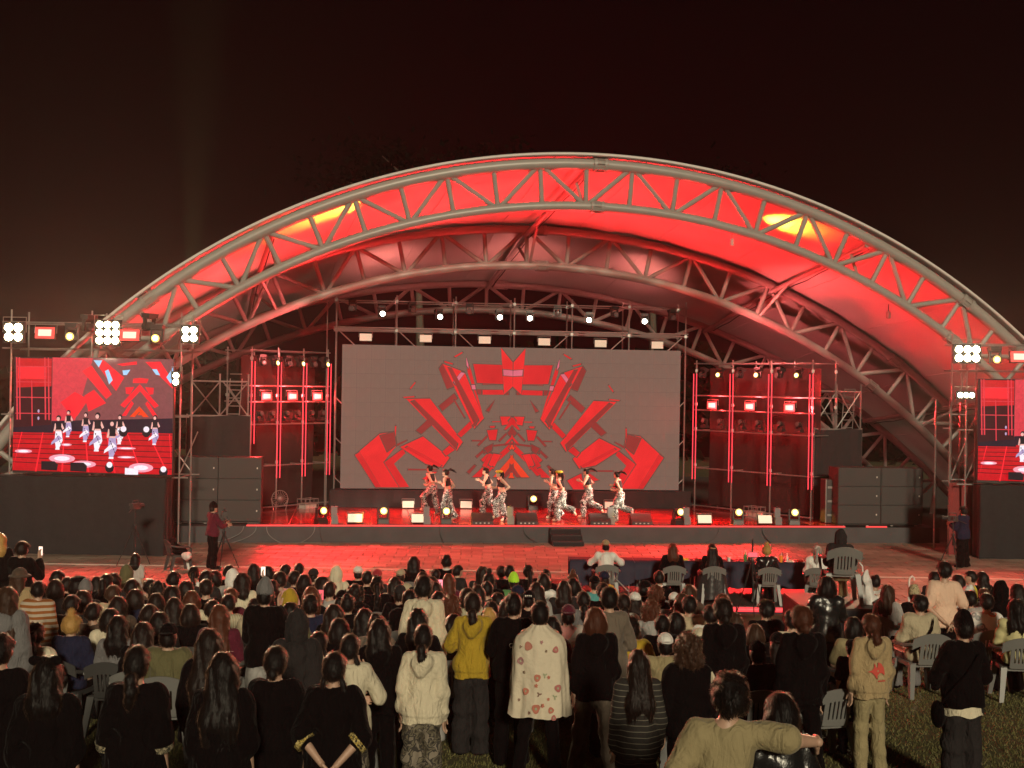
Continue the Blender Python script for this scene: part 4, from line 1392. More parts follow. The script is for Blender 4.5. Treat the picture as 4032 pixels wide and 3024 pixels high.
tb = atz(880, 2245, 0)
tripod('camera_tripod', tb, 1.35, .42, 'tall black tripod in front of the standing camera operator on the left', 'tripod')
video_camera((tb.x, tb.y, 1.36), .3, 'black video camera on the tripod beside the operator on the left')
tb = atz(3750, 2240, 0)
tripod('camera_tripod', tb, 1.3, .40, 'black tripod of the crouched camera operator by the right screen base', 'tripod')
video_camera((tb.x, tb.y, 1.31), 1.0, 'black video camera in front of the operator by the right screen base')
tb = atz(528, 2235, 0)
tripod('camera_tripod', tb, 1.5, .5, 'unattended black tripod in front of the left screen base', 'tripod', .4)
video_camera((tb.x, tb.y, 1.51), -.5, 'black video camera on the unattended tripod at the left')
def phone(loc, yaw, face, label, land=True, size=1.0):
    p = thing('phone', label, 'phone', loc, yaw)
    w, h = (.155, .075) if land else (.075, .155)
    w, h = w * size, h * size
    MB().box((0, 0, 0), (w, .009, h)).local('body', DKM, p)
    MB().box((0, -.0055, 0), (w * .93, .002, h * .9)).local('screen', face, p)
    return p
PH_P = emat('phone_screen_pink', (1, .28, .36), 1.5)
PH_W = emat('phone_screen_warm', (1, .75, .6), 1.6)
PH_R = emat('phone_screen_red', (1, .10, .13), 1.3)
pt = at(2958, 2470, 27.0)
t = tripod('phone_tripod', (pt.x, 27.0, gz(27.0)), 1.62, .34, 'slim black phone tripod standing before the jury table', 'tripod')
q = at(2958, 2183, 27.0)
phone((pt.x, 26.97, q.z), 0, PH_R, 'phone showing a red picture on the slim tripod before the jury', True, 1.45)
MB().box((0, 0, q.z - gz(27.0) - .09), (.05, .03, .12)).local('phone_holder', DKM, t)
# ------------------------------------------------------------------ people: bodies, clothes and hair from smooth distance fields
class F:
    """list of primitives, smooth union"""
    def __init__(self): self.p = []
    def cone(self, a, b, ra, rb, k=.03): self.p.append(('c', np.array(a, float), np.array(b, float), ra, rb, k)); return self
    def ell(self, c, r, k=.03, rot=None): self.p.append(('e', np.array(c, float), np.array(r, float), rot, None, k)); return self
    def box(self, c, s, r=.02, k=.03): self.p.append(('b', np.array(c, float), np.array(s, float), r, None, k)); return self
    def chain(self, pts, rs, k=.02):
        for i in range(len(pts) - 1): self.cone(pts[i], pts[i + 1], rs[i], rs[i + 1], k)
        return self
    def bounds(self, pad):
        lo, hi = np.full(3, 1e9), np.full(3, -1e9)
        for q in self.p:
            if q[0] == 'c':
                for e, r in ((q[1], q[3]), (q[2], q[4])):
                    lo, hi = np.minimum(lo, e - r), np.maximum(hi, e + r)
            else:
                m = q[2] if q[3] is None or q[0] == 'b' else np.full(3, max(q[2]))
                lo, hi = np.minimum(lo, q[1] - m), np.maximum(hi, q[1] + m)
        return lo - pad, hi + pad
    def ev(self, X):
        d = None
        for q in self.p:
            if q[0] == 'c':
                a, b, ra, rb = q[1:5]
                ab = b - a
                t = np.clip(((X - a) @ ab) / (ab @ ab + 1e-12), 0, 1)
                e = np.linalg.norm(X - a - t[:, None] * ab, axis=1) - (ra + (rb - ra) * t)
            elif q[0] == 'e':
                Y = X - q[1]
                if q[3] is not None: Y = Y @ q[3]
                r = q[2]
                k0 = np.linalg.norm(Y / r, axis=1)
                k1 = np.linalg.norm(Y / (r * r), axis=1) + 1e-9
                e = k0 * (k0 - 1) / k1
            else:
                Y = np.abs(X - q[1]) - (q[2] - q[3])
                e = np.linalg.norm(np.maximum(Y, 0), axis=1) + np.minimum(Y.max(1), 0) - q[3]
            if d is None: d = e
            else:
                k = q[5]
                h = np.clip(.5 + .5 * (d - e) / k, 0, 1)
                d = d * (1 - h) + e * h - k * h * (1 - h)
        return d

def surface(fn, lo, hi, h):
    """naive surface nets"""
    n = np.maximum(np.ceil((hi - lo) / h).astype(int) + 1, 4)
    ax = [lo[i] + h * np.arange(n[i]) for i in range(3)]
    G = np.stack(np.meshgrid(*ax, indexing='ij'), -1).reshape(-1, 3)
    V = fn(G).reshape(n)
    V = np.where(np.abs(V) < 1e-9, 1e-9, V)
    s = V < 0
    cs = [(i, j, k) for i in (0, 1) for j in (0, 1) for k in (0, 1)]
    sl = lambda A, c: A[c[0]:n[0] - 1 + c[0], c[1]:n[1] - 1 + c[1], c[2]:n[2] - 1 + c[2]]
    acc = np.zeros((*(n - 1), 3)); cnt = np.zeros(n - 1)
    for a in cs:
        for d in range(3):
            if a[d] == 0:
                b = list(a); b[d] = 1; b = tuple(b)
                va, vb = sl(V, a), sl(V, b)
                m = (va < 0) != (vb < 0)
                t = np.where(m, va / np.where(m, va - vb, 1), 0)
                for e in range(3):
                    acc[..., e] += m * (a[e] + (t if e == d else 0))
                cnt += m
    act = cnt > 0
    idx = np.full(n - 1, -1)
    idx[act] = np.arange(act.sum())
    base = np.stack(np.nonzero(act), -1)
    vs = lo + h * (base + acc[act] / cnt[act][:, None])
    fs = []
    for d in range(3):
        o = [i for i in range(3) if i != d]
        e0 = [slice(1, n[i] - 1) for i in range(3)]; e1 = list(e0)
        e0[d] = slice(0, n[d] - 1); e1[d] = slice(1, n[d])
        A, B = s[tuple(e0)], s[tuple(e1)]
        ii = np.stack(np.nonzero(A != B), -1)
        if len(ii) == 0: continue
        fl = A[tuple(ii.T)]
        for i in o: ii[:, i] += 1
        def cell(da, db):
            c = ii.copy(); c[:, o[0]] -= da; c[:, o[1]] -= db
            return idx[tuple(c.T)]
        q = np.stack([cell(1, 1), cell(0, 1), cell(0, 0), cell(1, 0)], 1)
        if d == 1: fl = ~fl
        q[~fl] = q[~fl][:, ::-1]
        fs.append(q)
    return vs, np.concatenate(fs) if fs else np.zeros((0, 4), int)

def npmesh(name, parts, mats):
    """parts: list of (verts, quads)"""
    V = np.concatenate([p[0] for p in parts]); Q, o = [], 0
    for v, q in parts:
        Q.append(q + o); o += len(v)
    Q = np.concatenate(Q)
    me = bpy.data.meshes.new(name)
    me.vertices.add(len(V)); me.vertices.foreach_set('co', V.astype(np.float32).ravel())
    me.loops.add(len(Q) * 4); me.loops.foreach_set('vertex_index', Q.astype(np.int32).ravel())
    me.polygons.add(len(Q)); me.polygons.foreach_set('loop_start', np.arange(0, len(Q) * 4, 4, dtype=np.int32))
    for m in mats: me.materials.append(m)
    me.update(); me.validate()
    me.polygons.foreach_set('use_smooth', [True] * len(me.polygons))
    return me

V3 = lambda *a: np.array(a, float)
def mirror(p): return p * V3(-1, 1, 1)
# poses: joints in metres for a 1.70 m person facing +Y
def pose(kind):
    P = dict(pel=V3(0, 0, .95), ch=V3(0, 0, 1.27), nk=V3(0, -.005, 1.44), hd=V3(0, .02, 1.585))
    P['sh'] = [V3(-.165, 0, 1.385), V3(.165, 0, 1.385)]
    P['el'] = [V3(-.215, -.03, 1.10), V3(.215, -.03, 1.10)]
    P['wr'] = [V3(-.225, .05, .86), V3(.225, .05, .86)]
    P['hn'] = [V3(0, .02, -1), V3(0, .02, -1)]
    P['hp'] = [V3(-.085, 0, .91), V3(.085, 0, .91)]
    P['kn'] = [V3(-.105, .02, .50), V3(.105, .02, .50)]
    P['an'] = [V3(-.12, -.03, .085), V3(.12, -.03, .085)]
    P['to'] = [V3(-.14, .13, .035), V3(.14, .13, .035)]
    P['yaw'] = 0.0
    def up(dz, dy=0, only=('pel', 'ch', 'nk', 'hd')):
        for k in only: P[k] = P[k] + V3(0, dy, dz)
    if kind == 'stand': pass
    elif kind == 'stand_wide':
        P['an'] = [V3(-.21, -.03, .085), V3(.20, -.03, .085)]; P['kn'] = [V3(-.15, .02, .50), V3(.15, .02, .50)]; P['to'] = [V3(-.25, .12, .035), V3(.24, .12, .035)]
    elif kind == 'back':        # hands clasped behind the back
        P['el'] = [V3(-.26, -.09, 1.11), V3(.26, -.09, 1.11)]; P['wr'] = [V3(-.06, -.17, .93), V3(.06, -.18, .92)]
        P['hn'] = [V3(.7, -.1, -.6), V3(-.7, -.1, -.6)]
    elif kind == 'fold':        # arms folded in front
        P['el'] = [V3(-.27, .06, 1.12), V3(.27, .06, 1.12)]; P['wr'] = [V3(-.03, .22, 1.17), V3(.03, .25, 1.13)]
        P['hn'] = [V3(1, 0, .1), V3(-1, 0, .1)]
    elif kind == 'phone':       # phone held up in front of the face
        P['el'] = [V3(-.22, .12, 1.14), V3(.25, .12, 1.16)]; P['wr'] = [V3(-.05, .30, 1.22), V3(.09, .33, 1.40)]
        P['hn'] = [V3(.5, .3, .4), V3(-.1, .1, 1)]
    elif kind == 'chin':        # right hand up to the chin
        P['el'] = [V3(-.20, .1, 1.12), V3(.30, .06, 1.15)]; P['wr'] = [V3(.06, .2, 1.08), V3(.13, .14, 1.36)]
        P['hn'] = [V3(1, 0, 0), V3(-.5, 0, .6)]
    elif kind == 'hips':
        P['el'] = [V3(-.36, -.06, 1.15), V3(.36, -.06, 1.15)]; P['wr'] = [V3(-.19, .02, .98), V3(.19, .02, .98)]
        P['hn'] = [V3(.4, .4, -.5), V3(-.4, .4, -.5)]
    elif kind == 'operate':
        P['el'] = [V3(-.22, .14, 1.12), V3(.24, .14, 1.12)]; P['wr'] = [V3(-.08, .36, 1.18), V3(.12, .34, 1.14)]
        P['hn'] = [V3(.2, 1, 0), V3(-.1, 1, 0)]
    elif kind == 'hug':         # right arm stretched sideways over a neighbour's shoulders
        P['el'] = [V3(-.30, -.02, 1.12), V3(.40, -.02, 1.37)]; P['wr'] = [V3(-.30, .08, .88), V3(.535, .10, 1.335)]
        P['hn'] = [V3(0, .1, -1), V3(-.12, .97, -.22)]; P['sh'][1] = V3(.175, .01, 1.39)
        P['hd'] = P['hd'] + V3(.03, .0, -.005)
    elif kind.startswith('sit'):
        for k in ('pel', 'ch', 'nk', 'hd'): P[k] = P[k] + V3(0, 0, -.44)
        for k in ('sh', 'el', 'wr'): P[k] = [q + V3(0, 0, -.44) for q in P[k]]
        P['hp'] = [q + V3(0, 0, -.44) for q in P['hp']]
        P['kn'] = [V3(-.12, .42, .50), V3(.12, .42, .50)]; P['an'] = [V3(-.13, .36, .085), V3(.13, .36, .085)]; P['to'] = [V3(-.14, .52, .035), V3(.14, .52, .035)]
        P['el'] = [V3(-.235, .05, .70), V3(.235, .05, .70)]; P['wr'] = [V3(-.10, .26, .62), V3(.10, .26, .62)]
        P['hn'] = [V3(.4, .9, -.1), V3(-.4, .9, -.1)]
        if kind == 'sit_phone':
            P['el'] = [V3(-.23, .12, .72), V3(.25, .12, .74)]; P['wr'] = [V3(-.06, .30, .80), V3(.10, .33, .98)]; P['hn'] = [V3(.5, .3, .4), V3(-.1, .1, 1)]
        if kind == 'sit_hand':
            P['el'] = [V3(-.22, .10, .70), V3(.30, .12, .80)]; P['wr'] = [V3(-.06, .26, .66), V3(.22, .20, 1.03)]; P['hn'] = [V3(.5, .7, 0), V3(0, .1, 1)]
        if kind == 'sit_lean':
            for k, d in (('ch', .08), ('nk', .15), ('hd', .20)): P[k] = P[k] + V3(0, d, -.02)
            P['sh'] = [q + V3(0, .13, -.02) for q in P['sh']]
            P['el'] = [V3(-.33, .28, .76), V3(.36, .28, .76)]; P['wr'] = [V3(-.12, .48, .80), V3(.14, .48, .80)]; P['hn'] = [V3(.8, .5, 0), V3(-.8, .5, 0)]
        if kind == 'sit_floor':
            pass
    elif kind.startswith('run'):
        v_ = kind[-1]
        lean = {'a': .06, 'b': .05, 'c': .04, 'd': .05}[v_]
        for k, d in (('ch', lean), ('nk', lean * 1.6), ('hd', lean * 2.0)): P[k] = P[k] + V3(0, d, -.01)
        P['sh'] = [q + V3(0, lean * 1.5, -.01) for q in P['sh']]
        if v_ == 'a':       # right leg kicked back
            P['kn'] = [V3(-.10, .14, .52), V3(.10, .0, .50)]; P['an'] = [V3(-.10, .10, .10), V3(.12, -.36, .40)]; P['to'] = [V3(-.11, .26, .05), V3(.12, -.44, .26)]
            P['el'] = [V3(-.27, -.10, 1.14), V3(.27, .10, 1.13)]; P['wr'] = [V3(-.24, .12, 1.08), V3(.10, .28, 1.20)]
        if v_ == 'b':
            P['kn'] = [V3(-.10, .30, .62), V3(.10, -.06, .50)]; P['an'] = [V3(-.10, .22, .22), V3(.11, -.20, .10)]; P['to'] = [V3(-.11, .38, .16), V3(.12, -.07, .035)]
            P['el'] = [V3(-.26, -.14, 1.16), V3(.27, .04, 1.12)]; P['wr'] = [V3(-.26, .05, 1.02), V3(.12, .24, 1.12)]
        if v_ == 'c':
            P['kn'] = [V3(-.11, .10, .50), V3(.11, -.04, .50)]; P['an'] = [V3(-.14, .02, .09), V3(.14, -.22, .13)]; P['to'] = [V3(-.15, .17, .035), V3(.15, -.10, .04)]
            P['el'] = [V3(-.30, .02, 1.15), V3(.26, -.12, 1.13)]; P['wr'] = [V3(-.10, .20, 1.24), V3(.22, .06, .98)]
        if v_ == 'd':
            P['kn'] = [V3(-.12, .18, .52), V3(.10, -.05, .50)]; P['an'] = [V3(-.13, .16, .10), V3(.10, -.40, .34)]; P['to'] = [V3(-.14, .31, .045), V3(.10, -.47, .22)]
            P['el'] = [V3(-.24, .14, 1.18), V3(.30, -.06, 1.18)]; P['wr'] = [V3(-.02, .30, 1.26), V3(.34, .12, 1.04)]
        P['hn'] = [V3(.1, .8, .2), V3(-.3, .8, .2)]
    return P

def hand_field(side):
    """local frame: fingers along +x, palm thickness z, thumb towards +y"""
    f = F()
    f.cone((-.02, 0, 0), (.0, 0, 0), .026, .026, .01)
    f.box((.045, 0, 0), (.045, .038, .013), .012, .012)
    for i, (y, L) in enumerate(((.028, .068), (.010, .078), (-.009, .072), (-.027, .056))):
        a = V3(.082, y, 0); b = a + V3(L * .5, y * .12, -.006); c = b + V3(L * .4, 0, -.020)
        f.cone(a - V3(.02, 0, 0), b, .0095, .0088, .006).cone(b, c, .0088, .0075, .004)
    a = V3(.02, .030, -.004); b = V3(.052, .058, -.012); c = V3(.083, .066, -.018)
    f.cone(a, b, .014, .011, .012).cone(b, c, .0105, .009, .005)
    return f
_hf = hand_field(1)
_lo, _hi = _hf.bounds(.012)
HAND = {.006: surface(_hf.ev, _lo, _hi, .006), .0085: surface(_hf.ev, _lo, _hi, .0085)}
def place_hand(wr, el, dirn, side, h):
    v, q = HAND[h]
    x = np.array(dirn, float); x /= np.linalg.norm(x)
    up = V3(-1 if side else 1, .2, 0)          # palm normal towards the body
    if abs(up @ x) > .8: up = V3(0, -1, .3)
    z = up - x * (up @ x); z /= np.linalg.norm(z)
    y = np.cross(z, x)
    M = np.stack([x, y, -z if False else z])
    vv = v.copy()
    if (y[1] < 0) and abs(y[1]) > .3:
        vv = vv * V3(1, -1, 1); q = q[:, ::-1]
    return wr + vv @ M, q

def head_prims(f, hd, child=1.0):
    f.ell(hd + V3(0, -.008, .022), (.079, .094, .092), .03)
    f.ell(hd + V3(0, .022, -.045), (.056, .066, .066), .03)
    f.cone(hd + V3(0, .075, -.09), hd + V3(0, .078, -.088), .022, .02, .03)        # chin
    f.cone(hd + V3(0, .088, .008), hd + V3(0, .102, -.028), .009, .0135, .012)      # nose
    f.ell(hd + V3(0, .082, .028), (.05, .014, .012), .02)                            # brow
    f.ell(hd + V3(0, .088, -.062), (.024, .010, .009), .012)                         # lips
    for s in (-1, 1):
        f.ell(hd + V3(s * .078, -.004, -.008), (.010, .022, .032), .008)             # ears
        f.ell(hd + V3(s * .042, .066, -.03), (.022, .02, .022), .02)                 # cheeks

def body_field(P, slim=1.0):
    f = F()
    f.ell(P['pel'] + V3(0, -.01, -.01), (.155 * slim, .105, .12), .05)
    f.ell((P['pel'] + P['ch']) / 2 + V3(0, 0, 0), (.128 * slim, .095, .16), .05)
    f.ell(P['ch'], (.15 * slim, .105, .17), .05)
    f.cone(P['sh'][0] * V3(.85, 1, 1), P['sh'][1] * V3(.85, 1, 1), .062, .062, .05)
    f.cone(P['nk'] - V3(0, 0, .03), P['hd'] + V3(0, -.02, -.05), .056, .05, .03)
    head_prims(f, P['hd'])
    for i in (0, 1):
        f.cone(P['sh'][i], P['el'][i], .053, .040, .03).cone(P['el'][i], P['wr'][i], .041, .027, .02)
        f.cone(P['hp'][i], P['kn'][i], .088, .056, .04).cone(P['kn'][i], P['an'][i], .056, .038, .025)
        f.cone(P['an'][i] + V3(0, -.02, -.02), P['to'][i], .038, .03, .02)
    return f

def wob(X, seed, amp, fr=22.):
    r = np.random.RandomState(seed)
    d = 0
    for k in range(5):
        w = r.normal(0, 1, 3) * V3(.75, .75, .55); w *= fr * (1 + .5 * k) / (np.linalg.norm(w) + 1e-6)
        q = r.normal(0, 1, 3); q *= fr * .5 / np.linalg.norm(q)
        d = d + np.sin(X @ w + 1.6 * np.sin(X @ q + r.uniform(0, 6)) + r.uniform(0, 6)) / (1 + .6 * k)
    return d * amp / 1.8

def top_field(P, kind, sitting):
    """returns fn, lo, hi"""
    f = F()
    loose = {'tee': .016, 'bigtee': .032, 'hoodie': .025, 'jacket': .03, 'sweater': .03, 'crop': .010, 'puffer': .055, 'coat': .045}[kind]
    hem = {'tee': -.10, 'bigtee': -.20, 'hoodie': -.12, 'jacket': -.08, 'sweater': -.14, 'crop': .20, 'puffer': -.10, 'coat': -.42}[kind]
    short = kind in ('tee', 'bigtee')
    if sitting: hem = max(hem, -.06)
    pel, ch = P['pel'], P['ch']
    f.ell(ch, (.15 + loose, .105 + loose, .18 + loose * .5), .05)
    f.ell((pel + ch) / 2, (.132 + loose * 1.25, .098 + loose * 1.3, .20), .06)
    f.ell(pel + V3(0, -.005, 0), (.172 + loose * .9, .128 + loose, .17), .06)
    if hem < -.09:
        f.cone(pel + V3(0, 0, -.02), pel + V3(0, 0, hem - .06), .125 + loose * 1.2, .135 + loose * 1.25, .06)
    if not sitting and kind != 'crop':
        for i in (0, 1): f.cone(P['hp'][i] + V3(0, 0, .08), P['hp'][i] + V3(0, 0, min(hem, -.1) + .02), .112 + loose, .128 + loose * .8, .05)
    f.cone(P['sh'][0] * V3(.85, 1, 1), P['sh'][1] * V3(.85, 1, 1), .062 + loose * .5, .062 + loose * .5, .05)
    if kind != 'crop':
        for i in (0, 1):
            sh, el, wr = P['sh'][i], P['el'][i], P['wr'][i]
            ra = .058 + loose * .75
            if short:
                e2 = sh + (el - sh) * (.78 if kind == 'tee' else 1.0)
                f.cone(sh, e2, ra, ra + (.006 if kind == 'tee' else .002), .04)
                if kind == 'bigtee': f.cone(e2, e2 + (wr - el) * .12, ra + .002, ra, .03)
            else:
                f.cone(sh, el, ra, .048 + loose * .8, .04)
                f.cone(el, el + (wr - el) * .80, .048 + loose * .8, .042 + loose * .75, .03)
                f.cone(el + (wr - el) * .82, wr, .040 + loose * .3, .036, .02)
    if kind in ('hoodie', 'coat', 'puffer'):
        n = P['nk']
        f.ell(n + V3(0, -.10, -.055), (.125, .060, .095), .03)
        f.ell(n + V3(0, -.135, -.13), (.065, .035, .07), .05)
        f.cone(n + V3(-.09, -.03, .0), n + V3(-.03, .075, -.03), .035, .03, .03).cone(n + V3(.09, -.03, 0), n + V3(.03, .075, -.03), .035, .03, .03)
    if kind == 'jacket':
        n = P['nk']
        f.cone(n + V3(-.06, -.035, .0), n + V3(.06, -.035, .0), .036, .036, .02)
    zc = pel[2] + hem
    nk = P['nk']
    seed = {'tee': 3, 'bigtee': 4, 'hoodie': 5, 'jacket': 6, 'sweater': 7, 'crop': 8, 'puffer': 9, 'coat': 10}[kind]
    amp = {'tee': .010, 'bigtee': .016, 'hoodie': .015, 'jacket': .013, 'sweater': .012, 'crop': .003, 'puffer': .013, 'coat': .011}[kind]
    def fn(X):
        d = f.ev(X) + wob(X, seed, amp, 20 if kind != 'puffer' else 34)
        if kind == 'hoodie' and not sitting:
            rib = np.abs(X[:, 2] - (zc + .03)) - .032
            d = d + np.where(rib < 0, .012, 0)
        if kind == 'puffer':
            d = d - .010 * np.abs(np.sin(X[:, 2] * 38))
        d = np.maximum(d, zc + .012 * np.sin(X[:, 0] * 17 + 1) - X[:, 2])
        if kind == 'crop': d = np.maximum(d, X[:, 2] - (nk[2] - .02))
        # neck opening
        hole = np.linalg.norm((X - nk - V3(0, .01, .06)) / V3(1, 1, 1.2), axis=1) - (.072 if kind != 'crop' else .10)
        return np.maximum(d, -hole)
    lo, hi = f.bounds(.06)
    lo[2] = max(lo[2], zc - .03)
    return fn, lo, hi

def legs_field(P, kind, sitting, run=False):
    f = F()
    ex = {'slim': .012, 'straight': .028, 'wide': .055, 'sweat': .035, 'cargo': .05}[kind]
    f.ell(P['pel'] + V3(0, -.008, -.01), (.158 + ex * .35, .108 + ex * .4, .125), .05)
    for i in (0, 1):
        hp, kn, an = P['hp'][i], P['kn'][i], P['an'][i]
        ba = .035 + ex * (1.0 if kind != 'sweat' else .9)
        f.cone(hp, kn, .092 + ex * .55, .058 + ex * .9, .05).cone(kn, an + (an - kn) * .02, .058 + ex * .9, ba + .022, .03)
    amp = {'slim': .006, 'straight': .008, 'wide': .014, 'sweat': .012, 'cargo': .016}[kind]
    zt = P['pel'][2] + (.085 if run else .0)
    def fn(X):
        d = f.ev(X) + wob(X, 21, amp, 24)
        d = np.maximum(d, X[:, 2] - zt)
        for i in (0, 1):
            a, k = P['an'][i], P['kn'][i]
            ax = (a - k) / np.linalg.norm(a - k)
            e = a + ax * .055
            near = np.linalg.norm(X - a, axis=1) < .22
            d = np.where(near, np.maximum(d, (X - e) @ ax), d)
        return d
    lo, hi = f.bounds(.04)
    return fn, lo, hi

def shoes_parts(P, h):
    out = []
    for i in (0, 1):
        f = F()
        an, to = P['an'][i], P['to'][i]
        d = to - an
        f.cone(an + V3(0, 0, -.045) - d * .25, to + V3(0, 0, -.0), .040, .038, .03)
        f.cone(an + V3(0, 0, .01), an + V3(0, 0, -.03), .043, .045, .03)
        f.cone(to - d * .2, to + d * .12, .042, .034, .03)
        lo, hi = f.bounds(.02)
        zf = min(an[2] - .083, to[2] - .035)
        fn = (lambda X, f=f, zf=zf: np.maximum(f.ev(X), zf - X[:, 2]))
        out.append(surface(fn, lo, hi, h))
    return out

# hair, in the head's own frame (origin at head centre, facing +Y)
def hair_field(kind):
    f = F()
    amp, fr, seed = .004, 60, 31
    face = True
    def cap(k=1.0):
        f.ell((0, -.012, .026), (.096 * k, .111 * k, .100 * k), .02)
        f.ell((0, -.045, -.015), (.088 * k, .074 * k, .072 * k), .03)
    if kind == 'short': cap(1.0); amp = .006
    elif kind == 'crop': cap(.97); amp = .002
    elif kind == 'messy': cap(1.08); amp, fr = .010, 48
    elif kind == 'curly':
        f.ell((0, -.02, .025), (.118, .125, .115), .03); f.ell((0, -.05, -.07), (.125, .085, .095), .04); amp, fr = .018, 60
    elif kind == 'bob':
        cap(1.04)
        f.ell((0, -.03, -.06), (.122, .094, .105), .05)
    elif kind in ('long', 'xlong', 'wavy'):
        cap(1.03)
        L = {'long': -.30, 'xlong': -.60, 'wavy': -.38}[kind]
        wd = 1.18 if kind == 'xlong' else 1.0
        for s in (-1, 0, 1):
            f.cone((s * .05, -.055, -.02), (s * .065 * wd, -.095, L * .55), .055, .058 * wd, .05).cone((s * .065 * wd, -.095, L * .55), (s * .058 * wd, -.085, L), .058 * wd, .036 * wd, .05)
        for s in (-1, 1): f.cone((s * .075, -.01, .0), (s * .088, -.03, -.16), .03, .03, .04)
        amp, fr = (.006, 60) if kind != 'wavy' else (.014, 42)
    elif kind in ('pony', 'lowpony', 'wavypony'):
        cap(1.0)
        z = {'pony': .05, 'lowpony': -.05, 'wavypony': .03}[kind]
        L = {'pony': .32, 'lowpony': .22, 'wavypony': .42}[kind]
        f.cone((0, -.10, z), (0, -.14, z - .02), .026, .036, .015)
        f.chain([V3(0, -.14, z - .02), V3(.012, -.155, z - L * .4), V3(-.012, -.145, z - L * .75), V3(0, -.14, z - L)], [.040, .044, .036, .014], .02)
        if kind == 'wavypony': amp, fr = .012, 40
    elif kind == 'highpony':       # swinging in mid step
        cap(1.0)
        f.chain([V3(0, -.09, .09), V3(.0, -.17, .12), V3(.0, -.28, .09), V3(.0, -.38, .02)], [.026, .034, .032, .01], .015)
    elif kind == 'bun': cap(1.0); f.ell((0, -.075, .105), (.048, .048, .044), .015)
    elif kind == 'topknot': cap(1.0); f.ell((0, -.02, .145), (.042, .042, .040), .012)
    elif kind == 'lowbun': cap(1.0); f.ell((0, -.115, -.055), (.045, .040, .042), .015)
    elif kind == 'braids':
        cap(1.0)
        for s in (-1, 1):
            pts = [V3(s * .06, -.06, -.04), V3(s * .085, -.055, -.12), V3(s * .105, -.055, -.22), V3(s * .115, -.065, -.34), V3(s * .115, -.075, -.44)]
            for i in range(len(pts) - 1):
                for t in (0, .33, .66):
                    c = pts[i] + (pts[i + 1] - pts[i]) * t
                    f.ell(c, (.022, .022, .027), .006)
        face = True
    elif kind == 'under_cap': 
        f.ell((0, -.02, .0), (.080, .098, .085), .02); f.ell((0, -.05, -.04), (.076, .06, .06), .03)
    elif kind == 'long_cap':
        f.ell((0, -.02, .0), (.082, .098, .085), .02)
        for s in (-1, 0, 1): f.cone((s * .05, -.06, -.03), (s * .07, -.095, -.36), .052, .04, .05)
    def fn(X):
        d = f.ev(X)
        if amp: d = d + wob(X * V3(1, 1, .45 if kind in ('long', 'xlong', 'bob', 'pony', 'wavy') else 1), seed, amp, fr)
        if face:       # leave the face, ears and throat clear
            fx = np.maximum(np.maximum(.042 - X[:, 1], np.abs(X[:, 0]) - .068), np.maximum(X[:, 2] - .052, -.2 - X[:, 2]))
            d = np.maximum(d, -fx)
            if kind in ('short', 'crop', 'messy', 'pony', 'bun', 'topknot', 'lowbun', 'braids', 'lowpony', 'highpony', 'wavypony', 'under_cap'):
                nape = np.maximum(np.maximum(-.075 - X[:, 2] - .0, 0), 0)
                d = np.maximum(d, np.where((np.abs(X[:, 0]) < .3) & (X[:, 1] > -.105) & (np.abs(X[:, 0]) < .058), -.085 - X[:, 2], -10))
                ear = np.maximum(np.maximum(-.012 - X[:, 1], X[:, 2] - .03), .05 - np.abs(X[:, 0]))
                d = np.maximum(d, -ear)
        return d
    lo, hi = f.bounds(.03)
    return fn, lo, hi

def headwear_field(kind):
    f = F()
    cut = None
    if kind in ('cap', 'cap_back'):
        s = 1 if kind == 'cap' else -1
        f.ell((0, -.008, .04), (.092, .112, .092), .01)
        f.ell((0, s * .13, .045), (.068, .065, .010), .015)
        cut = .028
        amp = .0
    elif kind == 'beanie': f.ell((0, -.012, .045), (.098, .114, .112), .02); f.ell((0, -.02, .13), (.05, .05, .05), .04); cut, amp = .0, .004
    elif kind == 'bucket':
        f.ell((0, -.008, .045), (.098, .112, .088), .01); f.ell((0, 0, .025), (.15, .16, .022), .02); cut, amp = .0, .003
    elif kind == 'beret': f.ell((.02, -.01, .085), (.125, .13, .045), .02); f.ell((0, -.01, .055), (.09, .108, .06), .02); cut, amp = .03, .003
    elif kind == 'hood':
        f.ell((0, -.025, .02), (.112, .125, .128), .03); f.ell((0, -.05, -.08), (.115, .095, .10), .05); f.cone((0, -.04, .1), (0, -.07, .14), .05, .025, .05); cut, amp = None, .008
    def fn(X):
        d = f.ev(X) + (wob(X, 41, amp, 40) if amp else 0)
        if cut is not None: d = np.maximum(d, cut - .02 * (X[:, 1] < -.09) - X[:, 2])
        if kind == 'hood':
            op = np.linalg.norm((X - V3(0, .11, -.02)) / V3(.075, .09, .105), axis=1) - 1
            d = np.maximum(d, -op * .07)
        return d
    lo, hi = f.bounds(.03)
    return fn, lo, hi

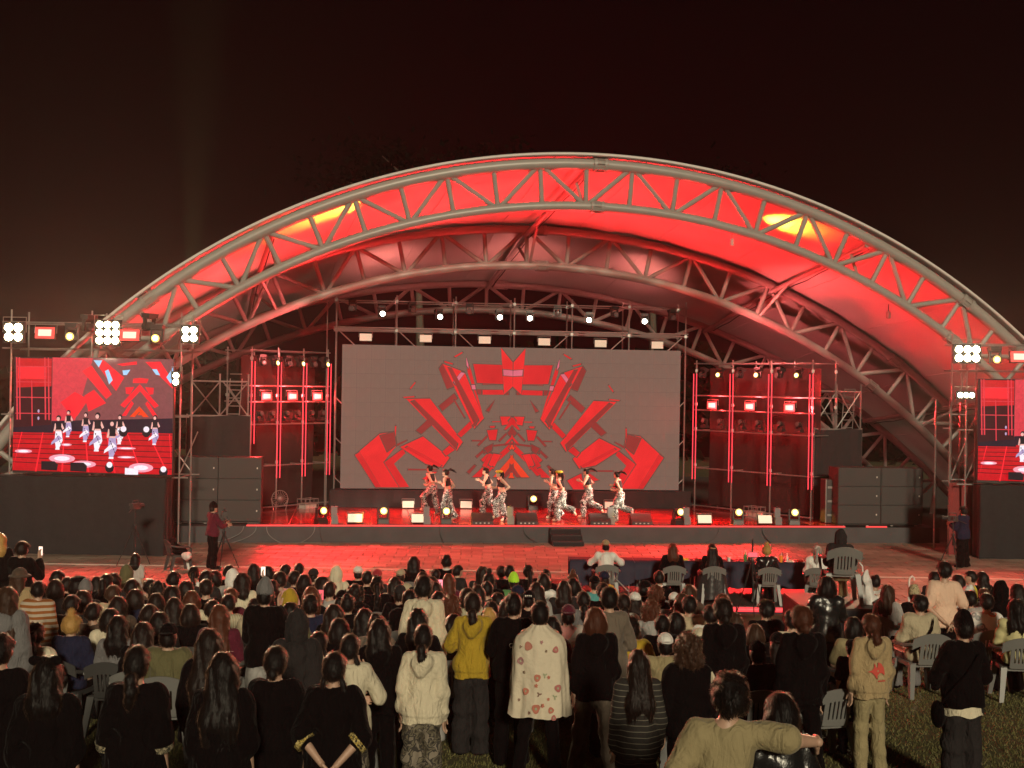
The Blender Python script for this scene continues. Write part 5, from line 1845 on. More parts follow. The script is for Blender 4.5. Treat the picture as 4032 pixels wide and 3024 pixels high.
# caches ------------------------------------------------------------------------
_pc, _mesh = {}, {}
SKIN = mat('skin', (.46, .29, .21), .5, noise=.08, nscale=14)
def getpose(k):
    if k not in _pc: _pc[k] = pose(k)
    return _pc[k]
DUMMY = mat('cloth_default', (.3, .3, .3), .9)
HV = {0: .013, 1: .019, 2: .027}       # voxel by distance
def m_body(pk, lod):
    key = ('body', pk, lod)
    if key not in _mesh:
        P = getpose(pk)
        f = body_field(P)
        lo, hi = f.bounds(.05)
        parts = [surface(f.ev, lo, hi, HV[lod] * (.85 if lod == 0 else 1))]
        for i in (0, 1):
            parts.append(place_hand(P['wr'][i], P['el'][i], P['hn'][i], i, .006 if lod == 0 else .0085))
        _mesh[key] = npmesh('body', parts, [SKIN])
    return _mesh[key]
def m_top(pk, kind, lod):
    key = ('top', pk, kind, lod)
    if key not in _mesh:
        fn, lo, hi = top_field(getpose(pk), kind, pk.startswith('sit'))
        _mesh[key] = npmesh('top', [surface(fn, lo, hi, HV[lod])], [DUMMY])
    return _mesh[key]
def m_legs(pk, kind, lod):
    key = ('legs', pk, kind, lod)
    if key not in _mesh:
        fn, lo, hi = legs_field(getpose(pk), kind, pk.startswith('sit'), pk.startswith('run'))
        _mesh[key] = npmesh('trousers', [surface(fn, lo, hi, HV[lod])], [DUMMY])
    return _mesh[key]
def m_shoes(pk, lod):
    key = ('shoes', pk, lod)
    if key not in _mesh:
        _mesh[key] = npmesh('shoes', shoes_parts(getpose(pk), HV[lod] * .9), [DUMMY])
    return _mesh[key]
def m_hair(kind, lod):
    key = ('hair', kind, lod)
    if key not in _mesh:
        fn, lo, hi = hair_field(kind)
        sv = surface(fn, lo, hi, HV[lod] * .62)
        _mesh[key] = npmesh('hair', [sv, strands(sv[0], sv[1], kind, (2600, 900, 320)[lod])], [DUMMY])
    return _mesh[key]
def strands(v, q, kind, n):
    """thin locks lying over the hair surface, combed down from the crown"""
    r = np.random.RandomState(len(kind) * 7 + n)
    f = q[r.randint(len(q), size=n)]
    p = v[f].mean(1) + r.normal(0, .004, (n, 3))
    nn = np.cross(v[f[:, 1]] - v[f[:, 0]], v[f[:, 3]] - v[f[:, 0]])
    nn /= np.linalg.norm(nn, axis=1)[:, None] + 1e-9
    ok = (p[:, 1] < .05) | (p[:, 2] > .03)
    p, nn = p[ok], nn[ok]
    n = len(p)
    out = p - V3(0, -.02, .115)
    messy = kind in ('messy', 'curly', 'wavy', 'wavypony')
    d = out / (np.linalg.norm(out, axis=1)[:, None] + 1e-6) * np.clip(.08 + p[:, 2:3], 0, .3) * 4 + V3(0, 0, -1) * (1 - np.clip(p[:, 2:3] * 6, 0, 1))
    d = d + r.normal(0, .55 if messy else .22, (n, 3))
    d = d - nn * (d * nn).sum(1)[:, None]
    d /= np.linalg.norm(d, axis=1)[:, None] + 1e-9
    L = r.uniform(.5, 1.0, n)[:, None] * (.05 if kind in ('long', 'xlong', 'bob') else .034)
    lift = r.uniform(.0, .30 if messy else .16, n)[:, None]
    side = np.cross(d, nn)
    w = r.uniform(.0012, .0026, n)[:, None] * (1.6 if n < 1000 else 1)
    b0 = p + nn * .0015
    m0 = p + d * L * .5 + nn * (.004 + L * lift * .6)
    e0 = p + d * L + nn * (.001 + L * lift * (1.1 if messy else .6))
    vs = np.stack([b0 - side * w, b0 + side * w, m0 + side * w, m0 - side * w, e0 + side * w * .3, e0 - side * w * .3], 1).reshape(-1, 3)
    i = np.arange(n)[:, None] * 6
    return vs, np.concatenate([i + np.array([0, 1, 2, 3]), i + np.array([3, 2, 4, 5])])
def m_wear(kind, lod):
    key = ('wear', kind, lod)
    if key not in _mesh:
        fn, lo, hi = headwear_field(kind)
        _mesh[key] = npmesh(kind, [surface(fn, lo, hi, HV[lod] * .62)], [DUMMY])
    return _mesh[key]
def m_eyes():
    if 'eyes' not in _mesh:
        b = MB()
        for s in (-1, 1): b.ell((s * .031, .079, .008), (.013, .009, .006), 6)
        _mesh['eyes'] = b.mesh('eyes', mat('dark_eyes', (.02, .012, .01), .2), True)
        b = MB().ell((0, .094, -.062), (.022, .006, .006), 6)
        _mesh['mouth'] = b.mesh('mouth', mat('lips', (.30, .08, .07), .4), True)
    return _mesh['eyes'], _mesh['mouth']

CLOTH = {'black': (.005, .0035, .004), 'charcoal': (.026, .023, .024), 'grey': (.16, .155, .16), 'lightgrey': (.34, .33, .32), 'white': (.74, .73, .70), 'cream': (.62, .56, .42), 'beige': (.42, .36, .25),
         'tan': (.36, .27, .15), 'khaki': (.30, .25, .14), 'olive': (.12, .11, .055), 'mustard': (.40, .27, .03), 'yellow': (.60, .48, .05), 'navy': (.018, .02, .045), 'blue': (.05, .08, .22), 'teal': (.09, .30, .30),
         'brown': (.09, .06, .045), 'greybrown': (.15, .12, .095), 'red': (.35, .03, .04), 'maroon': (.10, .015, .03), 'pink': (.70, .36, .34), 'peach': (.72, .50, .38), 'magenta': (.45, .06, .33), 'neon': (.45, .85, .05), 'green': (.08, .22, .08), 'orange': (.65, .28, .03)}
HAIRC = {'black': (.007, .005, .005), 'dark': (.012, .007, .006), 'brown': (.045, .022, .014), 'auburn': (.07, .022, .012), 'blonde': (.42, .25, .08), 'grey': (.3, .28, .26)}
def cloth(c):
    if c.startswith('leather'):
        return mat('cloth_' + c, (.010, .010, .011), .26, noise=.3, nscale=10, bump=.5, bscale=14, spec=.6)
    v = CLOTH[c]
    if 'cloth_' + c in _mc: return _mc['cloth_' + c]
    m = mat('cloth_' + c, v, .88, noise=.16, nscale=6, bump=.45, bscale=26, spec=.12 if sum(v) > .1 else .05)
    nt = m.node_tree
    b = nt.nodes['Principled BSDF']
    mp = nt.nodes.new('ShaderNodeMapping')
    mp.inputs['Scale'].default_value = (11, 11, 4.5)
    mp.inputs['Rotation'].default_value = (0, .5, 0)
    nz = nt.nodes.new('ShaderNodeTexNoise')
    nz.inputs['Scale'].default_value = 1.0
    nz.inputs['Detail'].default_value = 3
    nz.inputs['Distortion'].default_value = 1.6
    bp = nt.nodes.new('ShaderNodeBump')
    bp.inputs['Strength'].default_value = .85
    bp.inputs['Distance'].default_value = .035
    old = b.inputs['Normal'].links[0].from_node
    tc = next(n for n in nt.nodes if n.type == 'TEX_COORD')
    nt.links.new(tc.outputs['Object'], mp.inputs['Vector'])
    nt.links.new(mp.outputs['Vector'], nz.inputs['Vector'])
    nt.links.new(nz.outputs['Fac'], bp.inputs['Height'])
    nt.links.new(old.outputs['Normal'], bp.inputs['Normal'])
    nt.links.new(bp.outputs['Normal'], b.inputs['Normal'])
    b.inputs['Sheen Weight'].default_value = .10 if sum(v) > .1 else .025
    b.inputs['Sheen Roughness'].default_value = .4
    return m
def hairm(c):
    if 'hair_' + c in _mc: return _mc['hair_' + c]
    m = mat('hair_' + c, HAIRC[c], .5, spec=.22)
    nt = m.node_tree
    b = nt.nodes['Principled BSDF']
    b.inputs['Sheen Weight'].default_value = .25
    b.inputs['Sheen Roughness'].default_value = .35
    b.inputs['Sheen Tint'].default_value = (1, .55, .35, 1)
    tc = nt.nodes.new('ShaderNodeTexCoord')
    mp = nt.nodes.new('ShaderNodeMapping')
    mp.inputs['Scale'].default_value = (150, 150, 9)
    nz = nt.nodes.new('ShaderNodeTexNoise')
    nz.inputs['Scale'].default_value = 1.0
    nz.inputs['Detail'].default_value = 4
    nt.links.new(tc.outputs['Object'], mp.inputs['Vector'])
    nt.links.new(mp.outputs['Vector'], nz.inputs['Vector'])
    mx = nt.nodes.new('ShaderNodeMix')
    mx.data_type = 'RGBA'
    mx.inputs['A'].default_value = (*[v * .4 for v in HAIRC[c]], 1)
    mx.inputs['B'].default_value = (*[v * 1.7 for v in HAIRC[c]], 1)
    nt.links.new(nz.outputs['Fac'], mx.inputs['Factor'])
    nt.links.new(mx.outputs['Result'], b.inputs['Base Color'])
    bp = nt.nodes.new('ShaderNodeBump')
    bp.inputs['Strength'].default_value = .5
    bp.inputs['Distance'].default_value = .006
    nt.links.new(nz.outputs['Fac'], bp.inputs['Height'])
    nt.links.new(bp.outputs['Normal'], b.inputs['Normal'])
    return m
def ppart(name, me, parent, m, loc=(0, 0, 0)):
    o = link(name, me, parent)
    o.location = loc
    if m is not None and o.material_slots:
        o.material_slots[0].link = 'OBJECT'
        o.material_slots[0].material = m
    return o
HN = {'hood': 'hood', 'cap': 'cap', 'cap_back': 'cap', 'beanie': 'beanie', 'bucket': 'bucket_hat', 'beret': 'beret'}
def person(loc, rz, pk='stand', top=('tee', 'black'), legs=('straight', 'black'), hair=('short', 'black'), wear=None, shoes='black', scale=1., lod=1, face=False, wide=1.0):
    r = link('person', None)
    r.empty_display_size = .2
    r.location = loc
    r.rotation_euler = (0, 0, rz)
    r.scale = (scale * (.87 if lod == 0 and not pk.startswith('sit') and pk != 'hug' else .94), scale, scale)
    r['category'] = 'person'
    hd = getpose(pk)['hd']
    ppart('body', m_body(pk, lod), r, None)
    if top: 
        t = ppart({'tee': 'shirt', 'bigtee': 'shirt', 'hoodie': 'hoodie', 'jacket': 'jacket', 'sweater': 'sweater', 'crop': 'crop_top', 'puffer': 'puffer_jacket', 'coat': 'coat'}[top[0]], m_top(pk, top[0], lod), r, cloth(top[1]) if isinstance(top[1], str) else top[1])
    if legs: ppart('trousers', m_legs(pk, legs[0], lod), r, cloth(legs[1]) if isinstance(legs[1], str) else legs[1])
    ppart('shoes', m_shoes(pk, lod), r, cloth(shoes))
    if hair:
        ho = ppart('hair', m_hair(hair[0], lod), r, hairm(hair[1]), hd)
        ho.scale = (rnd.uniform(.98, 1.10), rnd.uniform(.98, 1.06), rnd.uniform(.98, 1.03)) if 'cap' not in hair[0] else (1, 1, 1)
    if wear:
        ppart(HN[wear[0]], m_wear(wear[0], lod), r, cloth(wear[1]), hd)
    if face:
        e, mo = m_eyes()
        ppart('eyes', e, r, None, hd)
        ppart('mouth', mo, r, None, hd)
    return r
# ------------------------------------------------------------------ chairs
def chair_shapes():
    parts = {}
    seat = MB()
    rows_ = []
    for j in range(7):
        y = -.20 + .42 * j / 6
        w = .23 - .02 * (1 - j / 6) if j < 6 else .20
        rows_.append([(w * (i / 6 * 2 - 1), y, .445 - .02 * math.cos((i / 6 * 2 - 1) * 1.3) + (.012 if j == 6 else 0) * -1) for i in range(7)])
    seat.grid(rows_)
    seat.grid([[(x, y, z - .022) for x, y, z in reversed(r)] for r in rows_])
    for k in range(6):
        pass
    seat.box((0, .215, .42), (.40, .015, .05)).box((0, -.20, .42), (.40, .015, .05)).box((-.215, 0, .42), (.015, .40, .05)).box((.215, 0, .42), (.015, .40, .05))
    parts['seat'] = seat
    def bp(x, z):                     # the back shell: leans back, curves round the sitter
        return (x, -.21 - (z - .44) * .26 - .05 + .5 * x * x, z)
    back = MB()
    def slab(x0, x1, z0a, z1a, z0b, z1b, n=2):
        fr, bk = [], []
        for i in range(n + 1):
            x = x0 + (x1 - x0) * i / n
            za, zb = z0a + (z0b - z0a) * i / n, z1a + (z1b - z1a) * i / n
            p, q = bp(x, za), bp(x, zb)
            fr.append((p, q))
        A = [p for p, q in fr]; B = [q for p, q in fr]
        A2 = [(x, y - .016, z) for x, y, z in A]; B2 = [(x, y - .016, z) for x, y, z in B]
        back.grid([A, B]); back.grid([B2, A2]); back.grid([B, B2]); back.grid([A2, A])
        m = len(A) - 1
        for e in (0, m): back.add([A[e], B[e], B2[e], A2[e]], [(0, 1, 2, 3)])
    # top band follows an arc; lower band; five slats between; side posts
    N = 12
    zt = lambda x: .845 - 1.25 * x * x
    for i in range(N):
        x0, x1 = -.25 + .5 * i / N, -.25 + .5 * (i + 1) / N
        slab(x0, x1, zt(x0) - .135, zt(x0), zt(x1) - .135, zt(x1), 1)
    for i in range(6):
        x = -.115 + .046 * i
        slab(x - .014, x + .014, .50, zt(x) - .13, .50, zt(x) - .13, 1)
    slab(-.13, .13, .435, .51, .435, .51, 4)
    for s in (-1, 1):
        slab(s * .13 - .018, s * .13 + .018, .44, zt(.13) - .12, .44, zt(.13) - .12, 1)
    parts['backrest'] = back
    legs = []
    for sx in (-1, 1):
        for sy in (-1, 1):
            m = MB()
            x0, y0 = sx * .205, (.19 if sy > 0 else -.20)
            x1, y1 = sx * .255, (.25 if sy > 0 else -.30)
            w0, w1 = .038, .026
            vs = []
            for (x, y, z, w) in ((x0, y0, .44, w0), (x1, y1, 0, w1)):
                vs += [(x - w, y - w, z), (x + w, y - w, z), (x + w, y + w, z), (x - w, y + w, z)]
            m.add(vs, [(0, 1, 2, 3), (7, 6, 5, 4), (0, 4, 5, 1), (1, 5, 6, 2), (2, 6, 7, 3), (3, 7, 4, 0)])
            legs.append(m)
    parts['legs'] = legs
    arms = []
    for s in (-1, 1):
        m = MB()
        m.tube([bp(s * .24, .70), (s * .285, -.15, .665), (s * .285, .14, .65), (s * .27, .22, .60), (s * .25, .215, .44)], [.022, .026, .026, .024, .022], 6)
        arms.append(m)
    parts['arms'] = arms
    return parts
_cs = chair_shapes()
PLAS = {'grey': mat('grey_chair_plastic', (.17, .17, .165), .42, noise=.08), 'dark': mat('dark_chair_plastic', (.055, .055, .055), .42, noise=.08), 'pale': mat('pale_chair_plastic', (.40, .40, .38), .42, noise=.06)}
_cm = dict(seat=_cs['seat'].mesh('seat', PLAS['grey'], True), backrest=_cs['backrest'].mesh('backrest', PLAS['grey'], True),
           legs=[m.mesh('leg', PLAS['grey']) for m in _cs['legs']], arms=[m.mesh('armrest', PLAS['grey'], True) for m in _cs['arms']])
one = MB()
for m in [_cs['seat'], _cs['backrest']] + _cs['legs'] + _cs['arms']:
    one.add(m.v, m.f)
_cone = one.mesh('plastic_chair', PLAS['grey'], True)
MARK = mat('moulded_mark', (.07, .07, .07), .6)
def _chair_obj(name, me, r, m):
    o = link(name, me, r)
    if m is not PLAS['grey']:
        o.material_slots[0].link = 'OBJECT'
        o.material_slots[0].material = m
    return o
def chair(loc, rz, label, col='grey', full=True, scale=1., group='plastic chairs'):
    m = PLAS[col]
    if not full:
        o = _chair_obj('plastic_chair', _cone, None, m)
    else:
        o = link('plastic_chair', None)
        _chair_obj('seat', _cm['seat'], o, m)
        b = _chair_obj('backrest', _cm['backrest'], o, m)
        mk = MB()
        for k in range(3):          # the three moulded emblems under the rim
            mk.box((-.05 + .05 * k, -.352, .775), (.035, .006, .020), rot=(-.25, 0, 0))
        link('emblem', mk.mesh('emblem', MARK), b)
        for l in _cm['legs']: _chair_obj('leg', l, o, m)
        for l in _cm['arms']: _chair_obj('armrest', l, o, m)
    o.location, o.rotation_euler = loc, (0, 0, rz)
    o.scale = (scale,) * 3
    return tag(o, label, 'chair', group)

